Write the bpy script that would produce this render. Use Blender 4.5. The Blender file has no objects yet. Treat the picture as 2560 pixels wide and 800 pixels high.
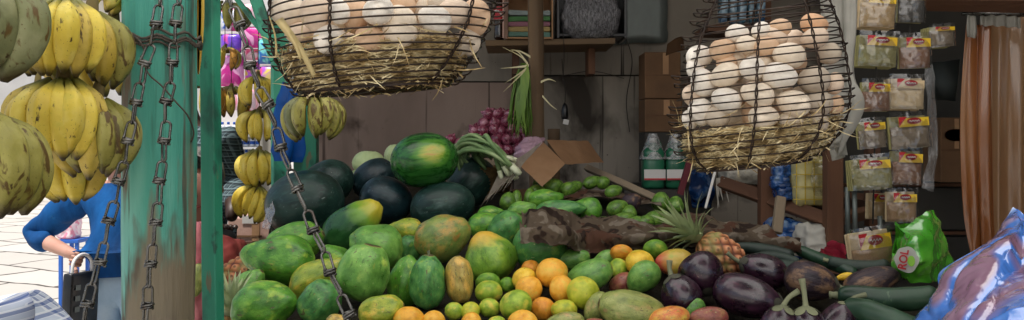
import bpy, bmesh, math, random
from mathutils import Vector, Matrix, Euler, noise, Quaternion
random.seed(7)
R = math.radians
SC = bpy.context.scene
COL = SC.collection
F, U0, V0, EYE = 2100.0, 1280.0, 340.0, 1.5

def P(u, v, d):
    """world point seen at photo pixel (u, v) at depth d (metres)"""
    return Vector(((u-U0)/F*d, d, EYE+(V0-v)/F*d))
def S(px, d): return px/F*d
def hx(h, k=1.0):
    h = h.lstrip('#'); o = []
    for i in (0, 2, 4):
        c = int(h[i:i+2], 16)/255.0
        c = c/12.92 if c <= .04045 else ((c+.055)/1.055)**2.4
        o.append(min(1, c*k))
    return (o[0], o[1], o[2])
def lerp(a, b, t): return a+(b-a)*t
def interp(pts, x):
    if x <= pts[0][0]: return pts[0][1]
    for (a, fa), (b, fb) in zip(pts, pts[1:]):
        if x <= b: return lerp(fa, fb, (x-a)/(b-a))
    return pts[-1][1]

# ------------------------------------------------------------------ materials
def nd(nt, typ, ins=None, **attrs):
    n = nt.nodes.new(typ)
    for k, v in attrs.items(): setattr(n, k, v)
    for k, v in (ins or {}).items():
        s = n.inputs[k]
        if isinstance(v, bpy.types.NodeSocket): nt.links.new(v, s)
        elif isinstance(v, tuple) and len(v) == 3 and s.type == 'RGBA': s.default_value = (*v, 1)
        else: s.default_value = v
    return n
def ramp(nt, fac, stops, mode='LINEAR'):
    n = nt.nodes.new('ShaderNodeValToRGB'); nt.links.new(fac, n.inputs[0])
    cr = n.color_ramp; cr.interpolation = mode
    while len(cr.elements) > len(stops): cr.elements.remove(cr.elements[-1])
    while len(cr.elements) < len(stops): cr.elements.new(1.0)
    for e, (p, c) in zip(cr.elements, stops):
        e.position = p; e.color = (*c, 1) if isinstance(c, tuple) else (c, c, c, 1)
    return n.outputs[0]
def mixc(nt, fac, a, b, blend='MIX'):
    n = nt.nodes.new('ShaderNodeMix'); n.data_type = 'RGBA'; n.blend_type = blend
    for idx, v in ((0, fac), (6, a), (7, b)):
        if isinstance(v, bpy.types.NodeSocket): nt.links.new(v, n.inputs[idx])
        elif isinstance(v, tuple): n.inputs[idx].default_value = (*v, 1)
        else: n.inputs[idx].default_value = v
    return n.outputs[2]
def nz(nt, vec, w, scale, detail=4, stretch=(1, 1, 1), distort=0, rough=.55):
    mp = nd(nt, 'ShaderNodeMapping', {'Vector': vec, 'Scale': stretch})
    return nd(nt, 'ShaderNodeTexNoise', {'Vector': mp.outputs[0], 'W': w, 'Scale': scale, 'Detail': detail,
              'Distortion': distort, 'Roughness': rough}, noise_dimensions='4D').outputs[0]
MATS = {}
def M(name, cols, scale=3, detail=4, stretch=(1, 1, 1), rough=.5, rvar=.12, bump=0., bscale=8, spec=.5, tint=False,
      layers=(), metal=0, coat=0, sss=0, distort=0, zmix=(), alpha=1, trans=0, bstretch=None, coord='Object', world=False, ior=1.45, spot=None):
    """procedural material. cols: ramp stops of a 4D noise; layers: (scale, lo, hi, colour, stretch) patches;
       zmix: (lo, hi, colour) fades along local z; tint: multiply by the object colour"""
    m = bpy.data.materials.new(name); m.use_nodes = True; nt = m.node_tree; nt.nodes.clear()
    out = nd(nt, 'ShaderNodeOutputMaterial'); bs = nd(nt, 'ShaderNodeBsdfPrincipled')
    nt.links.new(bs.outputs[0], out.inputs[0])
    oi = nd(nt, 'ShaderNodeObjectInfo'); tc = nd(nt, 'ShaderNodeTexCoord')
    vec = nd(nt, 'ShaderNodeNewGeometry').outputs['Position'] if world else tc.outputs[coord]
    w = nd(nt, 'ShaderNodeMath', {0: oi.outputs['Random'], 1: 40.0}, operation='MULTIPLY').outputs[0]
    if world: w = 0.0
    if isinstance(cols, tuple): cols = [(.3, tuple(x*.8 for x in cols)), (.7, tuple(min(1, x*1.15) for x in cols))]
    n1 = nz(nt, vec, w, scale, detail, stretch, distort)
    c = ramp(nt, n1, cols)
    if tint: c = mixc(nt, 1.0, c, oi.outputs['Color'], 'MULTIPLY')
    for i, L in enumerate(layers):
        sc_, lo, hi, colr = L[:4]; st = L[4] if len(L) > 4 else (1, 1, 1)
        w2 = nd(nt, 'ShaderNodeMath', {0: w, 1: 7.3*(i+1)}, operation='ADD').outputs[0]
        f = ramp(nt, nz(nt, vec, w2, sc_, 5, st, L[5] if len(L) > 5 else 0), [(lo, 0.0), (hi, 1.0)])
        c = mixc(nt, f, c, colr)
    if spot:   # ground spot: (local direction, lo, hi, outer colour, inner colour)
        nv = nd(nt, 'ShaderNodeVectorMath', {0: vec}, operation='NORMALIZE').outputs[0]
        dt = nd(nt, 'ShaderNodeVectorMath', {0: nv, 1: Vector(spot[0]).normalized()}, operation='DOT_PRODUCT').outputs[1]
        dd_ = nd(nt, 'ShaderNodeMath', {0: n1, 1: .22, 2: dt}, operation='MULTIPLY_ADD').outputs[0]
        for lo_, hi_, cl_ in spot[1:]: c = mixc(nt, nd(nt, 'ShaderNodeMapRange', {0: dd_, 1: lo_, 2: hi_}).outputs[0], c, cl_)
    if zmix:
        z = nd(nt, 'ShaderNodeSeparateXYZ', {0: vec}).outputs[2]
        zz = nd(nt, 'ShaderNodeMath', {0: n1, 1: zmix[0][3] if len(zmix[0]) > 3 else .3, 2: z}, operation='MULTIPLY_ADD').outputs[0]
        for q in zmix:
            f = nd(nt, 'ShaderNodeMapRange', {0: zz, 1: q[0], 2: q[1]}).outputs[0]
            c = mixc(nt, f, c, q[2])
    nt.links.new(c, bs.inputs['Base Color'])
    rr = nd(nt, 'ShaderNodeMapRange', {0: n1, 1: .3, 2: .7, 3: max(.02, rough-rvar), 4: min(1, rough+rvar)}).outputs[0]
    nt.links.new(rr, bs.inputs['Roughness'])
    bs.inputs['Metallic'].default_value = metal; bs.inputs['Specular IOR Level'].default_value = spec
    bs.inputs['Coat Weight'].default_value = coat; bs.inputs['Coat Roughness'].default_value = .12
    bs.inputs['IOR'].default_value = ior
    if ior > 1.5: bs.inputs['Coat IOR'].default_value = 2.0
    bs.inputs['Alpha'].default_value = alpha; bs.inputs['Transmission Weight'].default_value = trans
    if sss:
        bs.inputs['Subsurface Weight'].default_value = sss; bs.inputs['Subsurface Radius'].default_value = (.01, .006, .003)
    if bump:
        nb = nz(nt, vec, w, bscale, 5, bstretch or stretch)
        b = nd(nt, 'ShaderNodeBump', {'Strength': bump, 'Distance': .02, 'Height': nb})
        nt.links.new(b.outputs[0], bs.inputs['Normal'])
    MATS[name] = m
    return m
def film(name, col, gloss=.25, base=.12, rough=.12, bump=.6, bscale=22):
    """thin crumpled plastic film: mostly see-through, with sharp sheen on its wrinkles"""
    m = bpy.data.materials.new(name); m.use_nodes = True; nt = m.node_tree; nt.nodes.clear()
    out = nd(nt, 'ShaderNodeOutputMaterial')
    tc = nd(nt, 'ShaderNodeTexCoord'); oi = nd(nt, 'ShaderNodeObjectInfo')
    w = nd(nt, 'ShaderNodeMath', {0: oi.outputs['Random'], 1: 40.0}, operation='MULTIPLY').outputs[0]
    nb = nz(nt, tc.outputs['Object'], w, bscale, 3)
    b = nd(nt, 'ShaderNodeBump', {'Strength': bump, 'Distance': .03, 'Height': nb}).outputs[0]
    tr = nd(nt, 'ShaderNodeBsdfTransparent', {0: tuple(min(1, .6+.4*x) for x in col)}); df = nd(nt, 'ShaderNodeBsdfDiffuse', {0: col, 'Normal': b})
    gl = nd(nt, 'ShaderNodeBsdfGlossy', {0: (1, 1, 1), 'Roughness': rough, 'Normal': b})
    m1 = nd(nt, 'ShaderNodeMixShader', {0: base, 1: tr.outputs[0], 2: df.outputs[0]})
    lw = nd(nt, 'ShaderNodeLayerWeight', {'Blend': .3, 'Normal': b})
    fm_ = nd(nt, 'ShaderNodeMath', {0: lw.outputs[1], 1: gloss, 2: .05}, operation='MULTIPLY_ADD')
    m2 = nd(nt, 'ShaderNodeMixShader', {0: fm_.outputs[0], 1: m1.outputs[0], 2: gl.outputs[0]})
    nt.links.new(m2.outputs[0], out.inputs[0])
    MATS[name] = m
    return m
def plaid(name, base, dark, light, k=22.0, rough=.85, tilt=0.0):
    m = bpy.data.materials.new(name); m.use_nodes = True; nt = m.node_tree; nt.nodes.clear()
    out = nd(nt, 'ShaderNodeOutputMaterial'); bs = nd(nt, 'ShaderNodeBsdfPrincipled', {'Roughness': rough, 'Specular IOR Level': .2})
    nt.links.new(bs.outputs[0], out.inputs[0])
    pos = nd(nt, 'ShaderNodeTexCoord').outputs['Object']
    mp = nd(nt, 'ShaderNodeMapping', {'Vector': pos, 'Rotation': (0, tilt, 0.5)})
    dn = nd(nt, 'ShaderNodeTexNoise', {'Vector': pos, 'Scale': 7.0})
    vv = nd(nt, 'ShaderNodeVectorMath', {0: dn.outputs[1], 1: (.02, .02, .02)}, operation='MULTIPLY')
    va = nd(nt, 'ShaderNodeVectorMath', {0: mp.outputs[0], 1: vv.outputs[0]}, operation='ADD')
    sx = nd(nt, 'ShaderNodeSeparateXYZ', {0: va.outputs[0]})
    c = base
    def st(sock, freq, ph, wid):
        a = nd(nt, 'ShaderNodeMath', {0: sock, 1: freq, 2: ph}, operation='MULTIPLY_ADD').outputs[0]
        fr = nd(nt, 'ShaderNodeMath', {0: a}, operation='FRACT').outputs[0]
        return ramp(nt, fr, [(0, 1.0), (wid, 1.0), (min(.99, wid+.06), 0.0), (1, 0.0)])
    def half(s, k_): return nd(nt, 'ShaderNodeMath', {0: s, 1: k_}, operation='MULTIPLY').outputs[0]
    for ax in (0, 2):
        c = mixc(nt, half(st(sx.outputs[ax], k, .1, .42), .55), c, dark)
        c = mixc(nt, half(st(sx.outputs[ax], k, .78, .12), .8), c, light)
        c = mixc(nt, half(st(sx.outputs[ax], k*2, .33, .1), .5), c, light)
    nt.links.new(c, bs.inputs['Base Color'])
    MATS[name] = m
    return m

# ------------------------------------------------------------------ mesh helpers
def link(name, bm, mat=None, parent=None, smooth=True, loc=None):
    me = bpy.data.meshes.new(name)
    bmesh.ops.recalc_face_normals(bm, faces=bm.faces)
    bm.to_mesh(me); bm.free()
    if smooth:
        for p in me.polygons: p.use_smooth = True
    return link_me(name, me, mat, parent, loc)
def link_me(name, me, mat=None, parent=None, loc=None):
    o = bpy.data.objects.new(name, me); COL.objects.link(o)
    for m in (mat if isinstance(mat, (list, tuple)) else [mat]):
        if m is not None and len(me.materials) < (len(mat) if isinstance(mat, (list, tuple)) else 1): me.materials.append(m)
    if parent: o.parent = parent
    if loc is not None: o.location = loc
    return o
def tag(o, label=None, cat=None, group=None, kind=None):
    if label: o['label'] = label
    if cat: o['category'] = cat
    if group: o['group'] = group
    if kind: o['kind'] = kind
    return o
def empty(name, loc, label=None, cat=None, group=None, rot=(0, 0, 0)):
    o = bpy.data.objects.new(name, None); COL.objects.link(o); o.location = loc; o.rotation_euler = rot
    o.empty_display_size = .05
    return tag(o, label, cat, group)
def local(o, p):
    """world point -> local of an unrotated empty"""
    return Vector(p)-o.location
def box(bm, c, s, rot=None, bev=0.0):
    r = bmesh.ops.create_cube(bm, size=1.0); vs = r['verts']
    mt = Matrix.Translation(Vector(c)) @ (rot.to_matrix().to_4x4() if rot is not None else Matrix()) @ Matrix.Diagonal((*s, 1))
    bmesh.ops.transform(bm, matrix=mt, verts=vs)
    if bev:
        es = list({e for v in vs for e in v.link_edges})
        bmesh.ops.bevel(bm, geom=es, offset=bev, segments=2, affect='EDGES', profile=.6)
def frames(pts):
    T = []
    for i in range(len(pts)):
        a = pts[max(0, i-1)]; b = pts[min(len(pts)-1, i+1)]
        t = (b-a); T.append(t.normalized() if t.length > 1e-9 else Vector((0, 0, 1)))
    up = Vector((0, 0, 1)) if abs(T[0].z) < .9 else Vector((1, 0, 0))
    n = (up - T[0]*up.dot(T[0])).normalized(); out = []
    for t in T:
        n = n - t*n.dot(t)
        n = n.normalized() if n.length > 1e-6 else t.orthogonal().normalized()
        out.append((t, n, t.cross(n)))
    return out
def tube(bm, pts, rad, seg=6, closed=False, cap=True):
    pts = [Vector(p) for p in pts]
    if closed:
        n = len(pts); fr = []
        c = sum(pts, Vector())/n
        nn = Vector()
        for i in range(n): nn += (pts[i]-c).cross(pts[(i+1) % n]-c)
        nn.normalize()
        for i in range(n):
            t = (pts[(i+1) % n]-pts[i-1]).normalized(); b = nn-t*nn.dot(t); b.normalize(); fr.append((t, b, t.cross(b)))
    else: fr = frames(pts)
    rings = []
    for i, (p, (t, a, b)) in enumerate(zip(pts, fr)):
        r = rad[i] if isinstance(rad, (list, tuple)) else rad
        rings.append([bm.verts.new(p+(a*math.cos(2*math.pi*k/seg)+b*math.sin(2*math.pi*k/seg))*r) for k in range(seg)])
    m = len(rings)
    for i in range(m if closed else m-1):
        A, B = rings[i], rings[(i+1) % m]
        for k in range(seg): bm.faces.new((A[k], A[(k+1) % seg], B[(k+1) % seg], B[k]))
    if cap and not closed:
        bm.faces.new(rings[0][::-1]); bm.faces.new(rings[-1])
def spline(pts, n):
    pts = [Vector(p) for p in pts]; out = []; m = len(pts)-1
    for i in range(n):
        t = i/(n-1)*m; k = min(int(t), m-1); f = t-k
        p0, p1, p2, p3 = pts[max(k-1, 0)], pts[k], pts[k+1], pts[min(k+2, m)]
        out.append(.5*((2*p1)+(p2-p0)*f+(2*p0-5*p1+4*p2-p3)*f*f+(3*p1-p0-3*p2+p3)*f**3))
    return out
def lathe(bm, prof, seg=24, mod=None):
    """prof: (z, r) from top to bottom; poles closed"""
    rings = []
    for z, r in prof:
        if r < 1e-5: rings.append([bm.verts.new((0, 0, z))])
        else:
            rings.append([bm.verts.new(((r*(mod(2*math.pi*k/seg, z) if mod else 1))*math.cos(2*math.pi*k/seg),
                                        (r*(mod(2*math.pi*k/seg, z) if mod else 1))*math.sin(2*math.pi*k/seg), z)) for k in range(seg)])
    for A, B in zip(rings, rings[1:]):
        for k in range(seg):
            k2 = (k+1) % seg
            if len(A) == 1 and len(B) == 1: continue
            if len(A) == 1: bm.faces.new((A[0], B[k2], B[k]))
            elif len(B) == 1: bm.faces.new((A[k], A[k2], B[0]))
            else: bm.faces.new((A[k], A[k2], B[k2], B[k]))
    for Rr in (rings[0], rings[-1]):
        if len(Rr) > 1:
            try: bm.faces.new(Rr)
            except Exception: pass
def fruit_mesh(name, rf, seg=36, rings=26, amp=.03, freq=1.6, seed=0, mod=None, post=None):
    bm = bmesh.new(); prof = []
    for i in range(rings+1):
        z = math.cos(math.pi*i/rings)
        prof.append((z, 0 if i in (0, rings) else max(1e-4, rf(z))))
    lathe(bm, prof, seg, mod)
    for v in bm.verts:
        n = v.co.normalized()
        v.co += n*amp*(noise.noise(v.co*freq+Vector((seed*3.1, seed*1.7, 0)))+.4*noise.noise(v.co*freq*2.3+Vector((seed, 9, 4))))
        if post: v.co = post(v.co)
    me = bpy.data.meshes.new(name); bmesh.ops.recalc_face_normals(bm, faces=bm.faces); bm.to_mesh(me); bm.free()
    for p in me.polygons: p.use_smooth = True
    return me
def grid_mesh(bm, rows, closed_u=False):
    V = [[bm.verts.new(p) for p in r] for r in rows]
    for i in range(len(V)-1):
        m = len(V[i])
        for j in range(m if closed_u else m-1):
            j2 = (j+1) % m
            bm.faces.new((V[i][j], V[i][j2], V[i+1][j2], V[i+1][j]))
def loft(curves, nu, nv, disp=None):
    """rows of points: curves are control polylines (any length), splined along and across"""
    cs = [spline(c, nu) for c in curves]
    rows = []
    cols = [spline([c[i] for c in cs], nv) for i in range(nu)]
    for j in range(nv): rows.append([cols[i][j] for i in range(nu)])
    if disp:
        nr = []
        for j in range(nv):
            row = []
            for i in range(nu):
                p = rows[j][i]
                a = rows[j][min(i+1, nu-1)]-rows[j][max(i-1, 0)]; b = rows[min(j+1, nv-1)][i]-rows[max(j-1, 0)][i]
                n = a.cross(b)
                n = n.normalized() if n.length > 1e-12 else Vector((0, -1, 0))
                if n.y > 0: n = -n
                row.append(p+n*disp(p, i/(nu-1), j/(nv-1)))
            nr.append(row)
        rows = nr
    return rows
def solidify(bm, t):
    bmesh.ops.solidify(bm, geom=bm.faces[:], thickness=t)
def ridged(p, s, off=0):
    q = Vector(p)*s+Vector((off, off*.7, -off))
    return 1-abs(noise.noise(q))*2
def orient(axis_ang, tilt=0, spin=0):
    """local z -> direction in the picture plane: 0 up, 90 right; tilt>0 leans the top away from the viewer"""
    a = R(axis_ang); d = Vector((math.sin(a), 0, math.cos(a)))
    d = d*math.cos(R(tilt))+Vector((0, 1, 0))*math.sin(R(tilt))
    q = Vector((0, 0, 1)).rotation_difference(d)
    return q @ Quaternion((0, 0, 1), R(spin))
def blade(bm, p, d, length, width, droop=.15, segs=3, up=None):
    d = d.normalized(); side = d.cross(up or Vector((random.uniform(-1, 1), random.uniform(-1, 1), random.uniform(-1, 1))))
    side = side.normalized() if side.length > 1e-5 else d.orthogonal().normalized()
    nrm = side.cross(d); prev = None
    for i in range(segs+1):
        t = i/segs; q = p+d*length*t+nrm*droop*length*math.sin(t*math.pi)
        w = width*(1-.75*t*t)*.5
        cur = (bm.verts.new(q-side*w), bm.verts.new(q+side*w))
        if prev: bm.faces.new((prev[0], prev[1], cur[1], cur[0]))
        prev = cur
def skin(name, verts, edges, mat, parent=None, sub=2, roots=()):
    """one continuous surface grown over a joint graph: verts {name: (pos, radius)}"""
    names = list(verts); idx = {n: i for i, n in enumerate(names)}
    me = bpy.data.meshes.new(name); me.from_pydata([tuple(verts[n][0]) for n in names], [(idx[a], idx[b]) for a, b in edges], [])
    o = bpy.data.objects.new(name, me); COL.objects.link(o)
    sm = o.modifiers.new('s', 'SKIN'); sm.use_smooth_shade = True; sm.branch_smoothing = .6
    for n in names:
        sv = me.skin_vertices[0].data[idx[n]]; r = verts[n][1]
        sv.radius = r if isinstance(r, tuple) else (r, r); sv.use_root = n in roots
    ss = o.modifiers.new('u', 'SUBSURF'); ss.levels = sub; ss.render_levels = sub
    dg = bpy.context.evaluated_depsgraph_get(); dg.update()
    me2 = bpy.data.meshes.new_from_object(o.evaluated_get(dg)); bpy.data.objects.remove(o)
    for p in me2.polygons: p.use_smooth = True
    me2.name = name
    return link_me(name, me2, mat, parent)
def text_mesh(name, s, size, mat, parent, loc, rot, extrude=.0006):
    cu = bpy.data.curves.new(name, 'FONT'); cu.body = s; cu.size = size; cu.extrude = extrude; cu.align_x = 'CENTER'; cu.align_y = 'CENTER'
    cu.offset = size*.02
    o = bpy.data.objects.new(name, cu); COL.objects.link(o)
    dg = bpy.context.evaluated_depsgraph_get(); dg.update()
    me = bpy.data.meshes.new_from_object(o.evaluated_get(dg)); bpy.data.objects.remove(o)
    t = link_me(name, me, mat, parent, loc); t.rotation_euler = rot
    return t
# ------------------------------------------------------------------ camera, sky, sun
cam = bpy.data.cameras.new('camera'); co = bpy.data.objects.new('camera', cam); COL.objects.link(co)
co.location = (0, 0, EYE); co.rotation_euler = (R(90), 0, 0)
cam.sensor_width = 36; cam.lens = 36*F/2560; cam.shift_y = (V0-400)/2560; cam.clip_start = .02; cam.clip_end = 2000
SC.camera = co
SC.view_settings.view_transform = 'Standard'; SC.view_settings.look = 'None'; SC.view_settings.exposure = 0
SUN_EL, SUN_AZ = 72.0, 222.0       # compass-like: direction the light comes from, clockwise from +Y
wd = bpy.data.worlds.new('World'); SC.world = wd; wd.use_nodes = True
nt = wd.node_tree; bg = nt.nodes['Background']
sky = nt.nodes.new('ShaderNodeTexSky'); sky.sky_type = 'NISHITA'; sky.sun_disc = False
sky.sun_elevation = R(SUN_EL); sky.sun_rotation = R(SUN_AZ); sky.dust_density = 3.0; sky.ozone_density = .6; sky.air_density = 1.0
nt.links.new(sky.outputs[0], bg.inputs[0]); bg.inputs[1].default_value = .15
sl = bpy.data.lights.new('sun', 'SUN'); sl.energy = 5.0; sl.angle = R(.6); sl.color = (1, .955, .88)
so = bpy.data.objects.new('sun', sl); COL.objects.link(so)
sd = Vector((math.sin(R(SUN_AZ))*math.cos(R(SUN_EL)), math.cos(R(SUN_AZ))*math.cos(R(SUN_EL)), math.sin(R(SUN_EL))))
so.rotation_euler = sd.to_track_quat('Z', 'Y').to_euler(); so.location = (-3, -3, 6)
SC.cycles.max_bounces = 10; SC.cycles.diffuse_bounces = 5; SC.cycles.transparent_max_bounces = 24
try: SC.cycles.use_denoising = True
except Exception: pass

# ------------------------------------------------------------------ materials
M('wood_brown', [(.3, hx('#3a2519')), (.55, hx('#5c3d2a')), (.75, hx('#7a563c'))], 6, 5, (1, 1, .12), rough=.75, bump=.25, bscale=14)
M('wood_grey', [(.3, hx('#5d5042')), (.55, hx('#857560')), (.75, hx('#a3927b'))], 7, 6, (1, 1, .1), rough=.85, bump=.4, bscale=16)
M('wood_pole', [(.3, hx('#3f3023')), (.5, hx('#6b563f')), (.72, hx('#937a5c'))], 5, 6, (1, 1, .12), rough=.85, bump=.5, bscale=12,
  layers=[(9, .6, .7, hx('#33261c'), (1, 1, .08))])
M('wood_shelf', [(.3, hx('#51402e')), (.6, hx('#7a6144')), (.8, hx('#96795a'))], 4, 6, (.15, 1, 1), rough=.75, bump=.3, bscale=10)
TEAL = [(.3, hx('#2b7f6e')), (.5, hx('#4c9d8a')), (.72, hx('#82bcab'))]
M('green_post', TEAL, 15, 6, (1, 1, .13), rough=.6, bump=.55, bscale=30, bstretch=(1, 1, .1),
  layers=[(22, .54, .60, hx('#6f6250'), (1, 1, .12)), (9, .58, .64, hx('#5d5444'), (1, 1, .3)), (60, .58, .64, hx('#4a5347'), (1, 1, .05)), (24, .6, .66, hx('#2f3d33'), (1, 1, .05)), (14, .64, .68, hx('#b58a70'), (1, 1, .3))],
  zmix=[(1.95, 1.87, hx('#7a6f5a'), 1.15), (1.80, 1.68, hx('#60574a'), 1.15)], world=True)
M('green_board', [(.3, hx('#1d6e55')), (.5, hx('#2f8a6c')), (.72, hx('#52aa8c'))], 5, 6, (1, 1, .25), rough=.5, bump=.3, bscale=20, bstretch=(1, 1, .1),
  layers=[(13, .52, .62, hx('#1f5a48'), (1, 1, .5)), (26, .58, .64, hx('#245444'), (1, 1, .6)), (30, .64, .68, hx('#6a6a50'), (1, 1, .3))])
M('steel_dark', [(.3, hx('#4c4b48')), (.7, hx('#7d7b77'))], 30, 3, rough=.27, spec=.6, metal=.85, bump=.15, bscale=60, layers=[(20, .58, .72, hx('#4a3c32'))])
M('wire_dark', [(.3, hx('#1a1411')), (.7, hx('#43342a'))], 30, 3, rough=.45, metal=.55)
M('black_plastic', (.012, .012, .013), rough=.35)
M('cord_dark', (.03, .026, .022), rough=.8)
M('egg', [(.3, hx('#e4dacb')), (.7, hx('#f6eee2'))], 2, 3, rough=.55, tint=True, bump=.05, bscale=40, spec=.35,
  layers=[(3, .58, .85, hx('#d4c0aa')), (9, .66, .74, hx('#b79f86')), (26, .68, .73, hx('#8f7660'))])
M('straw', [(.30, hx('#6a5636')), (.46, hx('#b59c6c')), (.60, hx('#e6d6aa'))], 40, 2, rough=.75, spec=.3)
M('straw_pale', [(.3, hx('#cdb77c')), (.7, hx('#efe0ae'))], 20, 2, (1, 1, .1), rough=.6)
def bananam(n, a, b, c, green, spots=.6):
    M(n, [(.3, a), (.55, b), (.75, c)], 2.2, 4, rough=.48, spec=.4, sss=.06, bump=.12, bscale=9, coord='Object',
      layers=[(6, spots+.05, spots+.12, hx('#5a4620'), (1.6, 1.6, .35), .8), (16, .62, .68, hx('#4a3a1e'), (1, 1, .3)), (40, .64, .70, hx('#5a4824')), (2.6, .55, .8, green)],
      zmix=[(-.86, -.95, hx('#3b3018'), .05), (-.18, -.02, hx('#6f6d2c'), .06)])
bananam('banana_yellow', hx('#bfa233'), hx('#d4bd4a'), hx('#e4d480'), hx('#a3a440'))
bananam('banana_ripe', hx('#a08a30'), hx('#bfa648'), hx('#d6c478'), hx('#858035'), .54)
bananam('banana_olive', hx('#7a7434'), hx('#969048'), hx('#b5ab68'), hx('#666a34'), .49)
bananam('banana_green', hx('#5c6040'), hx('#757850'), hx('#92926c'), hx('#4b5038'), .52)
bananam('banana_brown', hx('#8a5c22'), hx('#b07c2e'), hx('#c99a45'), hx('#5e3f1a'), .5)
M('banana_stem', [(.3, hx('#4b3d22')), (.7, hx('#7a6b3a'))], 6, 4, rough=.8, bump=.3)
M('melon_dark', [(.3, hx('#0f211c')), (.5, hx('#17302a')), (.75, hx('#274239'))], 2.4, 4, (1, 1, .5), rough=.42, spec=.45, bump=.08, bscale=6,
  layers=[(5, .54, .66, hx('#24453a'), (2.2, 2.2, .22)), (2.6, .58, .75, hx('#4b625c'), (1, 1, .7)), (9, .65, .70, hx('#6d7a72'), (1, 1, .3), .6), (3, .66, .8, hx('#5d6a4a')), (5, .6, .85, hx('#3d5650')), (26, .7, .76, hx('#93a098')), (2.2, .62, .8, hx('#2d4d24'))], coat=.08)
M('melon_blue', [(.3, hx('#0c1c20')), (.5, hx('#12272c')), (.75, hx('#203a40'))], 2.4, 4, (1, 1, .5), rough=.38, spec=.5, bump=.08, bscale=6,
  layers=[(5, .54, .66, hx('#1c3a3c'), (2.2, 2.2, .22)), (3, .62, .78, hx('#4a5f66'), (1, 1, .7)), (11, .67, .72, hx('#6f7c7a'), (1, 1, .3), .6), (5, .62, .85, hx('#36505a')), (30, .7, .76, hx('#9aa8a6'))], coat=.1)
M('melon_green', [(.3, hx('#0d2c12')), (.5, hx('#1c4d1c')), (.7, hx('#2f6a28'))], 3.2, 4, (2.4, 2.4, .35), rough=.34, spec=.5,
  layers=[(12, .6, .68, hx('#123516'), (1, 1, .2))], coat=.15)
def gain(c, k): return tuple(min(.9, x*k) for x in c)
def papayam(n, a, b, c, patch, lo=.58, warm=None, wlo=.62):
    a, b, c, patch = gain(a, 1.12), gain(b, 1.25), gain(c, 1.3), gain(patch, 1.25)
    L = [(1.6, lo, lo+.16, patch), (7, .6, .72, tuple(x*.55 for x in b), (1, 1, .35)), (17, .66, .72, hx('#3b4224')), (9, .66, .72, hx('#b8bd86'), (1, 1, .5)), (4.5, .62, .66, hx('#5d5a34'), (1, 1, .6), 1.5), (3, .64, .7, hx('#8f9a3a'), (2, 2, .25)), (38, .63, .66, tuple(x*.45 for x in b)), (60, .65, .68, tuple(min(.9, x*1.5) for x in c)), (12, .67, .69, hx('#54502c'), (.4, 1.5, 1), .5)]
    if warm: L.insert(1, (1.4, wlo, wlo+.14, warm))
    M(n, [(.28, a), (.5, b), (.72, c)], 2.2, 5, rough=.36, spec=.5, bump=.14, bscale=7, layers=L, sss=.04, coat=.12, rvar=.1, zmix=[(.985, 1.0, hx('#8a8a4a'), .04), (1.0, 1.015, hx('#4a3c24'), .04), (-.985, -1.0, hx('#5a5230'), .04)])
papayam('papaya_green', hx('#28541a'), hx('#4d8228'), hx('#74a03a'), hx('#a3b83e'))
papayam('papaya_deep', hx('#244c26'), hx('#42783a'), hx('#68964a'), hx('#8aa842'))
papayam('papaya_pale', hx('#3d6a28'), hx('#5f8e3c'), hx('#82ab50'), hx('#a3b850'))
M('papaya_shoulder', [(.28, hx('#1a3d20')), (.5, hx('#2a5a2a')), (.72, hx('#42743a'))], 2.2, 5, rough=.34, spec=.5, bump=.1, bscale=7, coat=.15, zmix=[(.35, .75, hx('#6f9a2e'), .5), (.75, 1.15, hx('#c8b83a'), .5)], layers=[(17, .66, .72, hx('#24351c'))])
M('mango_blush', [(.28, hx('#b8a040')), (.5, hx('#c8a848')), (.72, hx('#a8ac4a'))], 2.0, 5, rough=.36, spec=.5, bump=.1, bscale=7, coat=.15, zmix=[(.15, -.55, hx('#c85a48'), .6)], layers=[(17, .66, .72, hx('#8a6a3c'))])
M('papaya_center', [(.28, hx('#4a7422')), (.5, hx('#6f962e')), (.72, hx('#98b43e'))], 2.2, 5, rough=.36, spec=.5, bump=.14, bscale=7, coat=.12, zmix=[(.75, 1.2, hx('#d0a83a'), .7)], layers=[(1.6, .6, .74, hx('#b8b440')), (4, .54, .66, hx('#5a7a26'), (2, 2, .3)), (17, .66, .72, hx('#3b4224')), (8, .62, .74, hx('#4c6a24'), (1, 1, .35))])
papayam('papaya_yellow', hx('#5b7a24'), hx('#86952e'), hx('#a9a83c'), hx('#c9a83a'), .52, hx('#c08a34'))
papayam('papaya_rust', hx('#4a6030'), hx('#667a3a'), hx('#8a8a44'), hx('#b0823c'), .5, hx('#b5713a'), .56)
papayam('papaya_brown', hx('#77642c'), hx('#9a8440'), hx('#b5a35a'), hx('#c79c48'), .48, hx('#7a5f34'))
papayam('mango_green', hx('#3f6a2c'), hx('#5d8a3c'), hx('#7ea14e'), hx('#93a850'), .62)
papayam('mango_olive', hx('#5b6632'), hx('#7d8544'), hx('#9a9a5c'), hx('#a8915a'), .55, hx('#a87a58'), .6)
papayam('mango_red', hx('#b5502c'), hx('#c8853c'), hx('#c9b04a'), hx('#c0463c'), .48, hx('#9ba544'))
papayam('mango_plum', hx('#6a3a34'), hx('#8a5040'), hx('#9a7a4c'), hx('#7c3038'), .5, hx('#76803c'))
papayam('avocado', hx('#2f4c1c'), hx('#4d7026'), hx('#6f9236'), hx('#87a046'), .6)
def citrus(n, a, b, c, patch, lo):
    a, b, c = gain(a, .85), gain(b, 1.05), gain(c, 1.1)
    M(n, [(.3, a), (.5, b), (.72, c)], 1.8, 4, rough=.42, spec=.5, bump=.16, bscale=34, sss=.06, layers=[(1.3, lo, lo+.14, patch), (14, .66, .72, hx('#7a6a28')), (5, .64, .72, hx('#8f8a3c'), (1, 1, 1), 1.0), (30, .68, .72, hx('#5a5024'))])
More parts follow.
